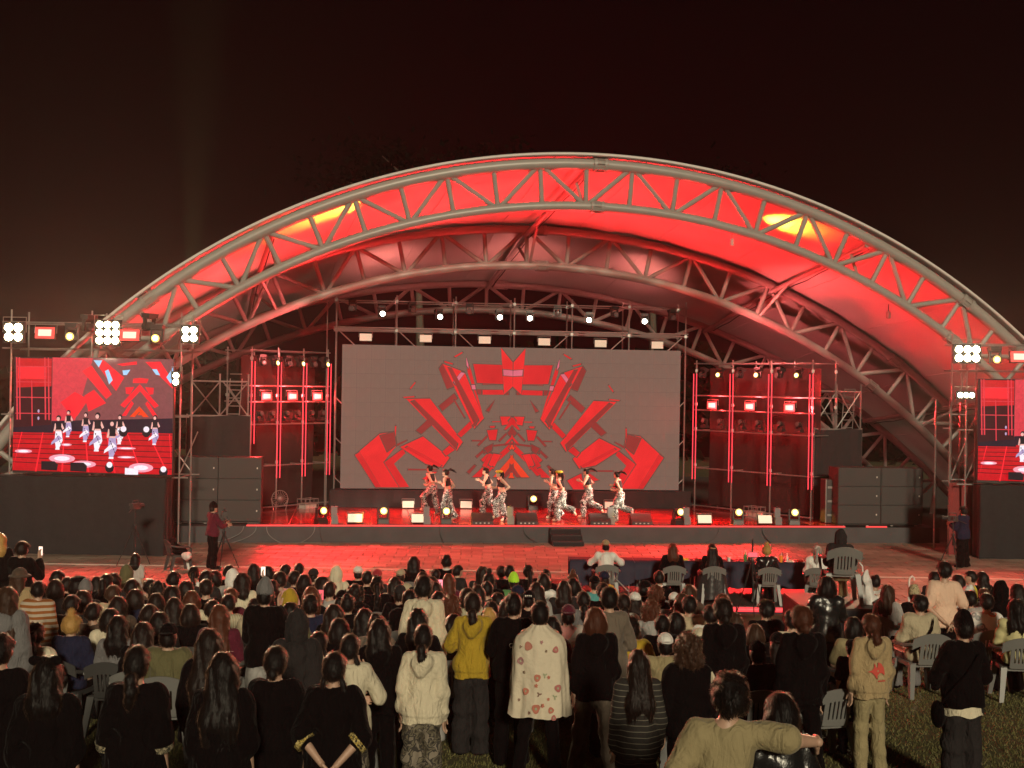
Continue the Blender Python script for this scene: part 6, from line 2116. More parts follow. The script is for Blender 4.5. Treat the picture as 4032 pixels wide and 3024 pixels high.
# ------------------------------------------------------------------ the crowd
# x y pose top legs hair wear scale | label      (x, y: where the top of the head stands in the photograph)
CROWD = """
9 2102 stand jacket:black straight:black long:blonde - 1.0 | standing woman with fair hair at the far left edge
97 2134 phone jacket:black straight:black short:dark - 1.0 | standing man in black holding up a phone, far left
88 2231 stand sweater:tan wide:brown long_cap:brown bucket:brown .95 | standing person in a brown bucket hat and tan top
42 2272 stand coat:grey wide:black xlong:brown - 1.02 | standing woman in a long grey coat with very long brown hair
163 2278 stand sweater:@orangestripe straight:black short:black - .9 | standing person in an orange and cream striped shirt
237 2251 sit tee:black straight:black short:black - 1 | seated short-haired person behind the striped shirt, farther one
230 2267 sit sweater:charcoal straight:black bob:dark - 1 | seated bob-haired person in charcoal right of the striped shirt
276 2276 sit tee:pink straight:black short:dark - .95 | seated dark-haired person in dull pink near the beret
316 2256 sit jacket:black straight:black bob:black beret:black 1 | seated person in a black beret at the left
350 2269 sit jacket:charcoal straight:black long_cap:dark beanie:grey 1 | seated person in a grey beanie over long hair
393 2280 sit tee:black straight:black long:black - .9 | small seated long-haired person right of the grey beanie
432 2259 sit hoodie:black straight:black pony:black - 1 | seated ponytailed person in black near the unattended tripod
460 2267 sit tee:charcoal straight:black long:dark - .97 | seated long-haired person in charcoal beside the tripod ponytail
511 2233 sit hoodie:olive straight:black - hood:olive 1 | seated person with an olive hood pulled up, left front
545 2181 stand tee:@thinstripe straight:white long:black - .76 | standing child in a pale striped top before the left base
531 2276 sit tee:blue straight:black short:black - 1 | seated person in a blue shirt below the striped child
603 2283 sit tee:brown straight:black short:black - .97 | seated person in brown right of the blue shirt
633 2303 sit jacket:charcoal straight:black curly:black - 1 | seated person with frizzy black hair, left crowd
696 2260 sit jacket:black straight:black short:black - 1.03 | seated man in black with upright short hair, left
746 2296 sit tee:maroon straight:black bob:dark - .97 | seated bob-haired person in maroon below the chair of clothes
777 2231 sit tee:white straight:black wavypony:black - .98 | seated woman in white with a dark ponytail, left front
823 2244 sit jacket:charcoal straight:black short:black - 1.02 | seated short-haired person in charcoal before the left operator
859 2249 sit tee:tan straight:black bob:black - .96 | seated bob-haired person in tan before the left operator
825 2280 sit tee:black straight:black short:dark - 1.02 | seated man with glasses and dark short hair in black
913 2235 sit jacket:black straight:black short:black - 1 | seated person in black left of the pale hood
929 2242 sit hoodie:lightgrey straight:black - hood:white 1 | seated person with a white hood up, left front
967 2240 sit_hand sweater:cream straight:black long:dark - 1.03 | seated woman in cream with long dark hair, hand raised
294 2332 sit jacket:charcoal straight:black short:black - 1.02 | seated short-haired man in charcoal, left third row
339 2323 sit tee:beige straight:black bob:dark - 1 | seated bob-haired person in beige, left third row
457 2314 sit tee:beige straight:black short:brown - 1 | seated brown-haired person in beige behind the blue shirt
479 2335 sit jacket:brown straight:black long:dark - 1 | seated long-haired person in brown behind the blue shirt
628 2344 sit tee:black straight:black bob:dark - 1 | seated bob-haired person in black, left middle
601 2371 sit tee:charcoal straight:black short:dark - 1 | seated short-haired person in charcoal, left middle
447 2371 sit sweater:cream straight:black bob:black - 1 | seated bob-haired person in a ribbed cream top
642 2393 sit jacket:charcoal straight:black bob:black - 1 | seated dark bob in charcoal before the black cap
768 2350 sit tee:cream straight:black bob:auburn - 1 | seated auburn bob in cream, left centre
764 2368 sit jacket:black straight:black bob:dark - 1.02 | seated dark bob in a black jacket, left centre
850 2364 sit tee:black straight:black short:dark - 1 | seated short dark hair in black beside the very long hair
922 2339 sit tee:maroon straight:black short:auburn - 1 | seated auburn short hair in maroon, left centre
914 2356 sit tee:@yellowstripe straight:black short:black - 1 | seated person in a pale pin-striped shirt
880 2384 sit sweater:maroon straight:black xlong:auburn - 1.06 | seated woman with very long auburn hair to the waist
481 2402 sit tee:grey straight:black long:black - 1.02 | seated long-haired person in grey with a black bag
578 2407 sit jacket:black straight:black long:dark - 1.02 | seated long dark hair in black beside the grey bag carrier
296 2389 sit jacket:navy straight:black topknot:blonde - 1 | seated person with a fair topknot in a dark navy jacket
156 2423 sit tee:cream straight:beige wavypony:black - 1 | woman in cream on a chair with a wavy dark ponytail
678 2434 sit bigtee:olive straight:black under_cap:black cap_back:black 1.08 | seated man in olive with a black backward cap
12 2321 sit tee:black straight:black bob:dark - 1 | seated dark bob at the far left edge, farther one
4 2385 sit tee:brown straight:black short:auburn - 1 | seated auburn short hair at the far left edge, nearer one
1011 2217 phone jacket:black straight:black long:black - .82 | low standing long-haired child filming, right of the cream woman
1029 2236 sit tee:black straight:black short:black - 1 | seated short hair in black beside the filming child
1067 2233 sit jacket:black straight:black bob:black - 1 | seated black bob in the front row, left centre
1135 2229 sit jacket:charcoal straight:black short:black - 1 | seated short hair in charcoal, front row behind the pink tee
1115 2250 sit bigtee:@pinktee straight:black short:dark - 1.06 | seated man in a pale pink shirt with a small dark print
1189 2231 sit_hand tee:black straight:black short:black - .98 | seated short hair in black with one hand raised
1171 2247 sit jacket:black straight:black messy:black - 1 | seated person with tousled hair right of the pink shirt
1246 2231 sit jacket:charcoal straight:black under_cap:black cap_back:charcoal 1 | seated person in a charcoal cap, front row centre left
1210 2267 sit tee:black straight:black bob:black - 1 | seated black bob below the charcoal cap
1282 2283 sit jacket:black straight:black bob:dark - 1.02 | seated dark bob in black before the white hood
1336 2229 sit hoodie:cream straight:black - hood:cream 1.0 | seated person with a cream hood up, front row centre
1422 2233 sit jacket:black straight:black under_cap:dark cap_back:white .98 | seated person in a white cap, front row centre
1458 2245 sit jacket:black straight:black short:black - 1 | seated short hair in black right of the white cap
1497 2233 sit tee:charcoal straight:black under_cap:dark cap_back:red .98 | seated person in a red cap, front row centre
1589 2238 sit tee:beige straight:black under_cap:dark cap_back:beige .96 | seated person in a beige cap left of the chair couple
1641 2190 sit jacket:black straight:black long:black - 1.02 | long-haired woman in black on a grey chair, front row
1770 2186 sit tee:@whitecollar straight:black messy:black - 1.05 | man in black with a white collar on a chair, front row
1813 2224 sit jacket:charcoal straight:black short:black - .95 | seated short hair in charcoal right of the white-collared man
1727 2240 sit tee:black straight:black short:black - .92 | seated small person between the two front chairs
1311 2303 sit tee:lightgrey straight:black short:dark - 1 | seated short hair in light grey, centre left
1411 2308 sit tee:black straight:black curly:dark - 1 | seated curly hair in black, centre left
1361 2314 sit jacket:black straight:black long_cap:black cap_back:black 1 | seated person in a black cap, centre left
1239 2319 sit_phone tee:black straight:black long:auburn - 1 | seated long auburn hair holding a pink phone screen
1155 2303 sit hoodie:mustard straight:black - hood:mustard 1.02 | seated person with a mustard hood up
1499 2272 sit jacket:black straight:black wavypony:black - 1.04 | seated woman in black with a thick hanging braid, centre
1569 2272 sit tee:beige straight:black long:dark - .98 | seated long hair in beige left of the front chairs
1587 2296 sit tee:black straight:black under_cap:dark cap:charcoal 1 | seated person in a peaked charcoal cap, centre
1625 2310 sit bigtee:black straight:black crop:black - 1.06 | seated broad man in black with cropped hair, centre
1677 2258 sit jacket:charcoal straight:black long:black - 1 | seated long hair before the long-haired chair woman
1714 2265 sit_phone tee:black straight:black long:dark - 1 | seated long hair filming between the front chairs
1779 2258 sit tee:maroon straight:black long:auburn - 1 | seated long auburn hair below the white-collared man
1727 2292 sit jacket:black straight:black long:dark - 1 | seated long dark hair, right of the cropped broad man
1741 2317 sit tee:charcoal straight:black long:black - 1 | seated long black hair beside the rim-lit waves
1790 2337 sit tee:black straight:black curly:auburn - 1.02 | seated person with red rim-lit wavy hair
1854 2314 sit sweater:@yellowstripe straight:black bob:dark - 1 | seated dark bob in a finely striped pale top
1895 2312 sit tee:charcoal straight:black long:dark - .98 | seated long hair in charcoal left of the topknots
1913 2229 sit jacket:charcoal straight:black wavy:dark - 1.02 | seated wavy long hair, front row left of the neon beanie
1938 2256 sit jacket:black straight:black topknot:black - 1.04 | seated person in black with a topknot, front row centre
1985 2230 sit tee:charcoal straight:black short:black - .98 | seated short hair in charcoal beside the topknot, front row
2017 2222 sit jacket:black straight:black short:black - 1.03 | seated man in black above the neon beanie
2035 2256 sit tee:green straight:black under_cap:dark beanie:neon .97 | seated person in a neon green beanie
2092 2229 sit jacket:black straight:black wavypony:black - 1 | seated woman with a long ponytail right of the neon beanie
2162 2236 sit tee:black straight:black pony:black - .98 | seated ponytail in black, front row left of the table
2153 2260 sit tee:white straight:black bob:dark - 1 | seated dark bob in a white top left of the table
2268 2256 sit tee:pink straight:black topknot:auburn - 1 | seated auburn topknot in pink before the table end
2270 2283 sit tee:@clearcoat straight:black bob:black - 1 | seated black bob in a shiny grey raincoat
2234 2294 sit jacket:charcoal straight:black long:dark - 1 | seated long dark hair in charcoal below the table end
2125 2294 sit tee:lightgrey straight:black long:dark - 1 | seated long dark hair in light grey below the white top
2053 2305 sit jacket:charcoal straight:black long_cap:dark cap:navy 1 | seated person in a peaked navy cap and long hair
2096 2319 sit tee:black straight:black under_cap:black @lettercap 1 | seated person in a black cap with white letters
1974 2328 sit jacket:charcoal straight:black short:dark - 1 | seated short hair in charcoal below the neon beanie
2354 2265 sit tee:teal straight:black under_cap:black cap_back:black 1 | seated person in a black cap and teal shirt
2392 2247 sit tee:orange straight:black under_cap:dark cap_back:navy 1.02 | seated person in navy cap wearing a yellow flower garland
2311 2326 sit sweater:grey straight:black lowpony:black - 1 | seated low ponytail in grey below the teal shirt
2388 2310 sit jacket:black straight:black short:black - 1.05 | seated short hair in black leaning below the teal shirt
2607 2249 sit tee:@whitecollar straight:black bun:black - 1 | seated woman with a black bun and white collar
2550 2287 sit jacket:black straight:black under_cap:black cap:black 1 | seated man in a black peaked cap before the table
2596 2323 sit jacket:black straight:black curly:auburn - .98 | seated person with curly red-lit hair, right centre
2514 2337 sit jacket:black straight:black long_cap:dark cap_back:white .98 | seated person in a white cap before the table
2469 2342 sit tee:white straight:black lowpony:dark - 1.02 | seated woman in white with dark hair gathered low
2727 2303 sit jacket:brown straight:black xlong:brown - 1 | seated very long brown hair before the black-haired jury woman
2700 2337 sit tee:black straight:black long:brown - 1 | seated long brown hair left of the beige tee man
2668 2337 sit tee:lightgrey straight:black under_cap:black cap_back:white .95 | seated person in a small white cap, right centre
2577 2360 sit hoodie:lightgrey straight:black curly:auburn - 1 | seated auburn curls over a light grey hood
2729 2360 sit bigtee:beige straight:black short:black - 1.04 | seated man in a beige tee with short black hair
2623 2391 sit jacket:black straight:black lowbun:black - 1 | seated woman in black with a low bun, right centre
2679 2387 sit tee:charcoal straight:black bob:black - .96 | seated black bob left of the beige tee man
2252 2373 sit jacket:@multicolour straight:black under_cap:dark cap_back:maroon 1.04 | person in a dark red cap and colour-block jacket
2189 2425 sit tee:maroon straight:black bob:black - 1 | seated black bob in maroon between blanket and colour-block jacket
2500 2432 sit bigtee:mustard straight:black messy:black - 1.04 | seated person in a mustard brown shirt with tousled hair
2636 2484 sit jacket:khaki straight:black under_cap:black cap_back:white 1 | seated person in white cap on a slatted chair
2770 2464 sit jacket:black straight:black under_cap:black cap_back:cream .98 | seated person in a cream cap right of the white cap
2812 2370 sit tee:white straight:black short:black - 1 | seated short hair in a white tee, right centre
2859 2341 sit tee:brown straight:black bob:auburn - 1 | seated auburn bob before the slim phone tripod
2908 2395 sit tee:brown straight:black long:brown - 1 | seated long brown hair left of the slim phone tripod
3032 2375 sit jacket:black straight:black short:black - 1.05 | seated man in black right of the slim phone tripod
2989 2444 sit jacket:black straight:black bob:brown - .98 | seated brown bob before the slim phone tripod
3000 2491 sit jacket:charcoal straight:black under_cap:black cap:black 1 | seated person in a black cap with pale collar ribbon
3080 2480 sit jacket:black straight:black long_cap:dark cap_back:black 1 | seated person in a black backward cap and long hair
3134 2388 sit tee:cream straight:black bun:black - 1.02 | seated person in cream left of the big bun woman
3376 2428 sit tee:khaki straight:black bob:black - 1 | seated person in khaki and cream left of the tan hoodie
3368 2528 stand tee:black straight:black under_cap:black cap_back:black .72 | child in a black cap behind the tan hoodie
3458 2280 sit tee:white straight:black bun:black - .96 | seated woman in white with a bun, right of the white bag
3509 2284 sit tee:lightgrey straight:black wavy:brown - .98 | seated woman in light grey with long wavy brown hair
3612 2301 sit tee:black straight:black under_cap:dark beanie:@spots .95 | seated person in a speckled beige headscarf
3692 2250 sit jacket:charcoal straight:black long:black - 1 | seated long black hair left of the pink shirt man
3785 2263 sit tee:red straight:black long:dark - 1 | seated long hair in red right of the pink shirt man
3836 2246 sit tee:yellow straight:black short:black - 1.02 | seated man in yellow turned to the left
3880 2252 sit jacket:black straight:black long:black - .98 | seated long black hair right of the yellow top
3827 2303 sit hoodie:white straight:black - hood:white .95 | seated person with a white hood right of the pink shirt man
3834 2335 sit jacket:lightgrey straight:black short:black - 1 | seated short hair in grey below the white hood
3899 2328 sit tee:@flowers straight:black short:black - 1.03 | seated person in a white shirt with grey flower rounds
3888 2318 sit tee:magenta straight:black short:brown - .9 | seated person in magenta left of the flower shirt
3952 2286 sit hoodie:black straight:black - hood:black 1.05 | seated person with a black hood at the right edge
4020 2297 sit_phone tee:peach straight:black long:dark - 1 | seated person raising a phone at the right edge
4017 2356 sit jacket:@paleyellow straight:black wavy:black - 1.04 | woman in pale yellow with long black hair, right edge
3637 2333 sit bigtee:beige straight:grey short:black - 1.06 | man in beige shirt with a black strap on a chair
1384 2339 sit jacket:black straight:black bun:black - 1.02 | seated woman in black with a bun, centre left
1020 2357 sit tee:beige straight:black bob:black - 1 | seated black bob in beige left of the grey cap man
1158 2366 sit bigtee:olive straight:black bob:black - 1.04 | seated round-headed person in olive, left centre
1237 2360 sit bigtee:navy straight:black messy:black - 1.04 | seated tousled person in navy, left centre
1352 2407 sit jacket:black straight:black bob:black - 1.02 | seated black bob in black, centre left near front
1330 2384 sit tee:black straight:black long:dark - 1 | seated long dark hair behind the black bob, centre left
1451 2416 sit tee:charcoal straight:black long:black - 1 | seated long black hair left of the grey bun woman
1499 2416 sit hoodie:greybrown straight:black bun:black - 1.02 | seated woman with a bun in a grey brown hood
1271 2473 sit tee:cream straight:black braids:black - 1 | person in cream with braids and glasses, centre left
1397 2479 sit tee:white straight:black @bowbun - 1 | person with a white bow headband, centre left
1949 2355 sit jacket:black straight:black short:black - 1.04 | seated short hair in black between mustard hoodie and black tee
1940 2391 stand tee:brown straight:black xlong:blonde - .78 | blonde long-haired person behind the mustard hoodie
1804 2391 sit tee:black straight:black xlong:black - 1.04 | seated very long black hair left of the mustard hoodie
1930 2306 sit tee:charcoal straight:black bun:black - .98 | seated bun hair in charcoal below the topknot
2010 2345 sit tee:navy straight:black bob:dark - 1 | seated dark bob in navy left of the lettered cap
690 2315 sit tee:black straight:black bob:black - 1 | seated black bob behind the upright-haired man
1085 2290 sit jacket:charcoal straight:black short:black - 1 | seated short hair in charcoal left of the mustard hood
1060 2310 sit tee:black straight:black long:black - 1 | seated long black hair in black left of the mustard hood
380 2350 sit tee:brown straight:black short:black - 1 | seated short hair in brown, left middle
545 2330 sit jacket:navy straight:black bob:dark - 1 | seated dark bob in navy behind the blue shirt
700 2360 sit tee:charcoal straight:black long:dark - 1 | seated long hair in charcoal left of the auburn bob
"""
# the people who stand nearest: D fixes the distance
NEAR = """
18 2556 10.2 stand bigtee:black straight:black short:black - 1.02 | standing person in black cut by the left photo edge
203 2640 8.9 stand bigtee:black straight:black @bowlong - 1 | girl in black with a dark ribbon bow on long hair
556 2587 9.3 stand bigtee:@camocuff straight:black lowpony:black - 1.02 | person in loose black tee with patterned cuffs, hair tied low
840 2540 11.2 stand jacket:black straight:black xlong:dark - 1 | long dark haired person in black behind the braided one
897 2578 9.5 stand bigtee:black straight:black xlong:black - 1 | woman in black with straight hair hanging over both shoulders
1103 2609 9.6 stand bigtee:black straight:black lowbun:black - .98 | person in black tee with a neat low bun
1334 2584 9.4 back bigtee:@goldcuff straight:black braids:black - .98 | braided girl in black with gold cuffs, hands held behind
1394 2554 11.6 chin sweater:cream cargo:@camo braids:black - .95 | girl in cream sweater and camouflage trousers, hand at chin
1510 2488 12.6 stand hoodie:black straight:black long:black - .97 | person in black with parted long hair, left of cream hoodie
1683 2512 12.2 stand hoodie:cream cargo:@camo lowpony:black - .97 | girl in cream hoodie and camouflage trousers
1661 2450 13.4 fold tee:black straight:black long:black - .98 | long black hair behind the girl in the cream hoodie
1680 2328 15.2 stand_wide hoodie:cream straight:lightgrey short:black - 1.07 | tall man in a cream hoodie seen above two girls
1875 2369 13.6 fold hoodie:mustard wide:charcoal lowpony:dark - 1.0 | woman in a mustard hoodie and wide grey trousers
2035 2376 13.8 phone jacket:@backtext straight:black short:black - 1.03 | man in black with white letters on his back
2141 2367 12.6 stand_wide @blanket slim:black crop:black - 1.04 | man wrapped in a cream blanket with red flowers
2360 2396 12.4 stand_wide hoodie:black sweat:greybrown bob:auburn - 1.0 | woman with auburn bob, black jacket and grey sweatpants
2412 2353 14.2 fold sweater:greybrown straight:black crop:black - 1.05 | man in a grey brown sweater with cropped hair
2727 2509 10.6 stand jacket:@sidestripe straight:black curly:brown - .98 | person with wavy brown hair and black jacket with pale sleeve stripe
2532 2593 10.8 stand sweater:@darkstripe wide:@darkstripe xlong:dark - .93 | girl with waist-long hair in dark striped clothes
2861 2372 13.0 stand_wide hoodie:black straight:black lowbun:dark - 1.04 | person in a black hoodie with hair tied at the nape
3172 2392 12.2 stand_wide hoodie:black straight:black lowbun:auburn - 1.05 | large woman in black with auburn hair in a loose bun
3268 2263 15.6 phone jacket:leather wide:charcoal bob:black - .98 | woman in black leather jacket filming before the riser
3446 2417 12.9 stand @redprint straight:khaki lowpony:auburn - .95 | girl in tan hoodie with a red print on the back
3810 2406 12.0 fold jacket:black wide:charcoal crop:black beanie:black 1.02 | man in black jacket and cap with white shirt hem
3730 2242 18.4 back tee:peach straight:black short:black - 1.03 | man in a peach pink shirt, hands held behind
1056 2360 15.0 phone jacket:black wide:lightgrey under_cap:black beanie:grey 1.04 | man in grey knit cap, black jacket and pale trousers
1187 2450 12.4 stand coat:charcoal wide:black - hood:charcoal 1.02 | person in a long charcoal coat with the hood up
"""
# patterned cloths ---------------------------------------------------------------
def cmat(name, base, build, rough=.88):
    if name in _mc: return _mc[name]
    m = bpy.data.materials.new(name)
    m.use_nodes = True
    nt = m.node_tree
    b = nt.nodes['Principled BSDF']
    b.inputs['Roughness'].default_value = rough
    b.inputs['Specular IOR Level'].default_value = .2
    tc = nt.nodes.new('ShaderNodeTexCoord')
    build(nt, tc.outputs['Object'], b)
    n2 = nt.nodes.new('ShaderNodeTexNoise')
    n2.inputs['Scale'].default_value = 26
    nt.links.new(tc.outputs['Object'], n2.inputs['Vector'])
    bp = nt.nodes.new('ShaderNodeBump')
    bp.inputs['Strength'].default_value = .4
    bp.inputs['Distance'].default_value = .02
    nt.links.new(n2.outputs['Fac'], bp.inputs['Height'])
    nt.links.new(bp.outputs['Normal'], b.inputs['Normal'])
    _mc[name] = m
    return m
def ramp(nt, src, stops, interp='CONSTANT'):
    r = nt.nodes.new('ShaderNodeValToRGB')
    r.color_ramp.interpolation = interp
    while len(r.color_ramp.elements) < len(stops): r.color_ramp.elements.new(.5)
    for e, (p, c) in zip(r.color_ramp.elements, stops): e.position, e.color = p, (*c, 1)
    nt.links.new(src, r.inputs['Fac'])
    return r.outputs['Color']
def stripes(c1, c2, scale, duty, axis='Z'):
    def b(nt, vec, bs):
        w = nt.nodes.new('ShaderNodeTexWave')
        w.bands_direction = axis
        w.inputs['Scale'].default_value = scale
        w.inputs['Distortion'].default_value = .4
        w.inputs['Detail Scale'].default_value = .6
        nt.links.new(vec, w.inputs['Vector'])
        nt.links.new(ramp(nt, w.outputs['Fac'], [(0, c1), (duty, c2)]), bs.inputs['Base Color'])
    return b
def blotch(cols, scale, kind='noise'):
    def b(nt, vec, bs):
        n = nt.nodes.new('ShaderNodeTexNoise')
        n.inputs['Scale'].default_value = scale
        n.inputs['Detail'].default_value = 2
        n.inputs['Distortion'].default_value = .8
        nt.links.new(vec, n.inputs['Vector'])
        st = [(.0, cols[0])] + [(.36 + .28 * i / (len(cols) - 1), c) for i, c in enumerate(cols[1:])]
        nt.links.new(ramp(nt, n.outputs['Fac'], st), bs.inputs['Base Color'])
    return b
def spots(base, cols, scale, rad):
    def b(nt, vec, bs):
        v = nt.nodes.new('ShaderNodeTexVoronoi')
        v.inputs['Scale'].default_value = scale
        nt.links.new(vec, v.inputs['Vector'])
        cc = ramp(nt, v.outputs['Color'], [(i / len(cols), c) for i, c in enumerate(cols)])
        fac = ramp(nt, v.outputs['Distance'], [(0, (1, 1, 1)), (rad * .35, (.25, .25, .25)), (rad * .6, (1, 1, 1)), (rad, (0, 0, 0))])
        mx = nt.nodes.new('ShaderNodeMix')
        mx.data_type = 'RGBA'
        mx.inputs['A'].default_value = (*base, 1)
        nt.links.new(cc, mx.inputs['B'])
        nt.links.new(fac, mx.inputs['Factor'])
        nt.links.new(mx.outputs['Result'], bs.inputs['Base Color'])
    return b
C_ = CLOTH
PAT = {
 'orangestripe': lambda: cmat('orange_striped_knit', None, stripes((.45, .38, .30), (.28, .10, .03), 4.2, .5)),
 'thinstripe': lambda: cmat('pale_striped_cotton', None, stripes((.55, .50, .46), (.30, .24, .24), 12, .6, 'X')),
 'yellowstripe': lambda: cmat('pin_striped_cotton', None, stripes((.50, .46, .34), (.25, .22, .14), 14, .65, 'X')),
 'darkstripe': lambda: cmat('dark_knit_with_thin_pale_stripes', None, stripes((.03, .027, .025), (.15, .14, .115), 6.5, .95)),
 'camo': lambda: cmat('camouflage_cotton', None, blotch([(.03, .028, .024), (.075, .065, .05), (.16, .14, .10), (.05, .045, .04), (.22, .19, .15)], 11)),
 'dancecamo': lambda: cmat('black_white_print_cotton', None, blotch([(.012, .012, .012), (.52, .50, .48), (.015, .015, .015), (.10, .10, .10), (.62, .60, .58), (.015, .015, .015)], 9)),
 'flowers': lambda: cmat('white_cotton_with_grey_rounds', None, spots((.70, .70, .68), [(.22, .24, .25), (.30, .32, .33), (.65, .2, .12), (.25, .26, .28)], 8, .42)),
 'spots': lambda: cmat('speckled_scarf', None, spots((.42, .37, .22), [(.08, .07, .04), (.5, .45, .3)], 42, .4)),
 'multicolour': lambda: cmat('colour_block_nylon', None, blotch([(.10, .10, .10), (.45, .42, .08), (.60, .55, .5), (.70, .32, .30)], 2.2)),
 'clearcoat': lambda: mat('shiny_grey_raincoat', (.20, .19, .19), .22, noise=.3, nscale=7, bump=.6, bscale=12),
 'paleyellow': lambda: mat('cloth_paleyellow', (.55, .50, .26), .85, noise=.15, bump=.5, bscale=20),
 'pinktee': lambda: cloth('pink'), 'whitecollar': lambda: cloth('black'),
}
def resolve(t):
    if t.startswith('@'): return PAT[t[1:]]() if t[1:] in PAT else t
    return t

def stud(r, name, mb, m, parent=None):
    return link(name, mb.mesh(name, m, True), parent or r)

def surf_back(me, x, z, lo=True):
    """y of the rear surface (smallest y) of a mesh near (x, z)"""
    co = np.empty(len(me.vertices) * 3); me.vertices.foreach_get('co', co); co = co.reshape(-1, 3)
    d = (co[:, 0] - x) ** 2 + (co[:, 2] - z) ** 2
    w = d < .03 ** 2
    return co[w, 1].min() if w.any() else co[:, 1].min()

# special tops -------------------------------------------------------------------
def blanket_mesh():
    if 'blanket' in _mesh: return _mesh['blanket']
    m = MB()
    rings = []
    prof = [(1.500, .080, .085), (1.475, .105, .095), (1.445, .150, .115), (1.415, .205, .130), (1.385, .250, .145), (1.33, .278, .160), (1.24, .290, .172), (1.10, .298, .178), (.95, .306, .184), (.80, .316, .190), (.66, .330, .196)]
    for j in range(34):
        u_ = j / 33 * (len(prof) - 1)
        k = min(int(u_), len(prof) - 2)
        z, rx, ry = [prof[k][q] + (prof[k + 1][q] - prof[k][q]) * (u_ - k) for q in range(3)]
        s = min(1, max(0, (1.44 - z) / .78))
        rings_ = []
        for i in range(57):
            an = -PI / 2 - 2.35 + 4.7 * i / 56
            fold = .022 * s * math.sin(an * 7 + s * 1.6) + .010 * s * math.sin(an * 15 + 1.3) + .004 * math.sin(an * 11 + z * 20)
            rings_.append(((rx + fold) * math.cos(an), (ry + fold) * math.sin(an) - .005, z + (.014 * math.sin(an * 6) if j == 33 else 0)))
        rings.append(rings_)
    m.grid(rings)
    me = m.mesh('blanket', cmat('cream_fleece', None, lambda nt, v, b: b.inputs['Base Color'].__setattr__('default_value', (.62, .55, .43, 1))), 2)
    _mesh['blanket'] = me
    return me
BLF = [(0, (-.12, .12), .04, 0), (0, (-.20, .26), .035, 1), (1, (-.16, .36), .016, 2), (1, (.10, .40), .018, 3), (0, (-.02, .40), .034, 3), (0, (.17, .15), .03, 4), (2, (.06, .38), .03, 5), (1, (-.03, .47), .02, 3), (0, (-.14, .53), .032, 3), (2, (.0, .55), .032, 6), (0, (.20, .50), .034, 4), (2, (.17, .58), .03, 5), (1, (.10, .60), .016, 3),
       (0, (-.03, .68), .042, 3), (1, (.04, .66), .022, 3), (0, (.13, .70), .03, 3), (1, (-.10, .72), .016, 6), (0, (.16, .77), .026, 4), (1, (.07, .16), .014, 2), (1, (-.21, .62), .016, 6), (2, (-.20, .13), .02, 6), (1, (.02, .08), .018, 1)]
def blanket_prints(r, me):
    cols = [(.42, .17, .13), (.38, .20, .20), (.22, .16, .11), (.46, .17, .12), (.42, .15, .14), (.34, .38, .25), (.26, .17, .13)]
    ms = [mat('print_ink_%d' % i, c, .9) for i, c in enumerate(cols)]
    for kind, (x, dz), s, ci in BLF:
        m = MB()
        z = 1.44 - dz
        n = 16 if kind == 0 else 25
        s = s * 1.08
        pts = []
        for k in range(n):
            an = 2 * PI * k / n
            rr = s * (.80 + .16 * math.cos(an * 5 + x * 40) + .06 * math.cos(an * 3 + dz * 60) if kind else .93 + .09 * math.cos(an * 3 + x * 50)) * (.6 + .4 * math.cos(an * 3 + ci) if kind == 2 else 1)
            xx, zz = x + rr * math.cos(an), z + rr * math.sin(an)
            pts.append((xx, surf_back(me, xx, zz) - .012, zz))
        m.add(pts, [tuple(range(n))], 0)
        if kind == 0:
            m.add([(x + .3 * s * math.cos(a_), surf_back(me, x, z) - .015, z + .3 * s * math.sin(a_)) for a_ in np.linspace(0, 5.5, 8)], [tuple(range(8))], 1)
        link('printed_flower', m.mesh('printed_flower', [ms[ci], ms[5 if ci != 5 else 2]]), r)

def back_text(r, top_me, s, x, z, size, col):
    cu = bpy.data.curves.new('lettering', 'FONT')
    cu.body = s
    cu.size = size
    cu.extrude = .0006
    o = bpy.data.objects.new('lettering', cu)
    COL.objects.link(o)
    dg = bpy.context.evaluated_depsgraph_get()
    me = bpy.data.meshes.new_from_object(o.evaluated_get(dg))
    bpy.data.objects.remove(o)
    y = min(surf_back(top_me, x + d, z) for d in (0, size, size * 2)) - .006
    me.transform(Matrix.Translation((x, y, z)) @ Matrix.Rotation(PI / 2, 4, 'X'))
    me.materials.clear()
    me.materials.append(col)
    return link('lettering', me, r)

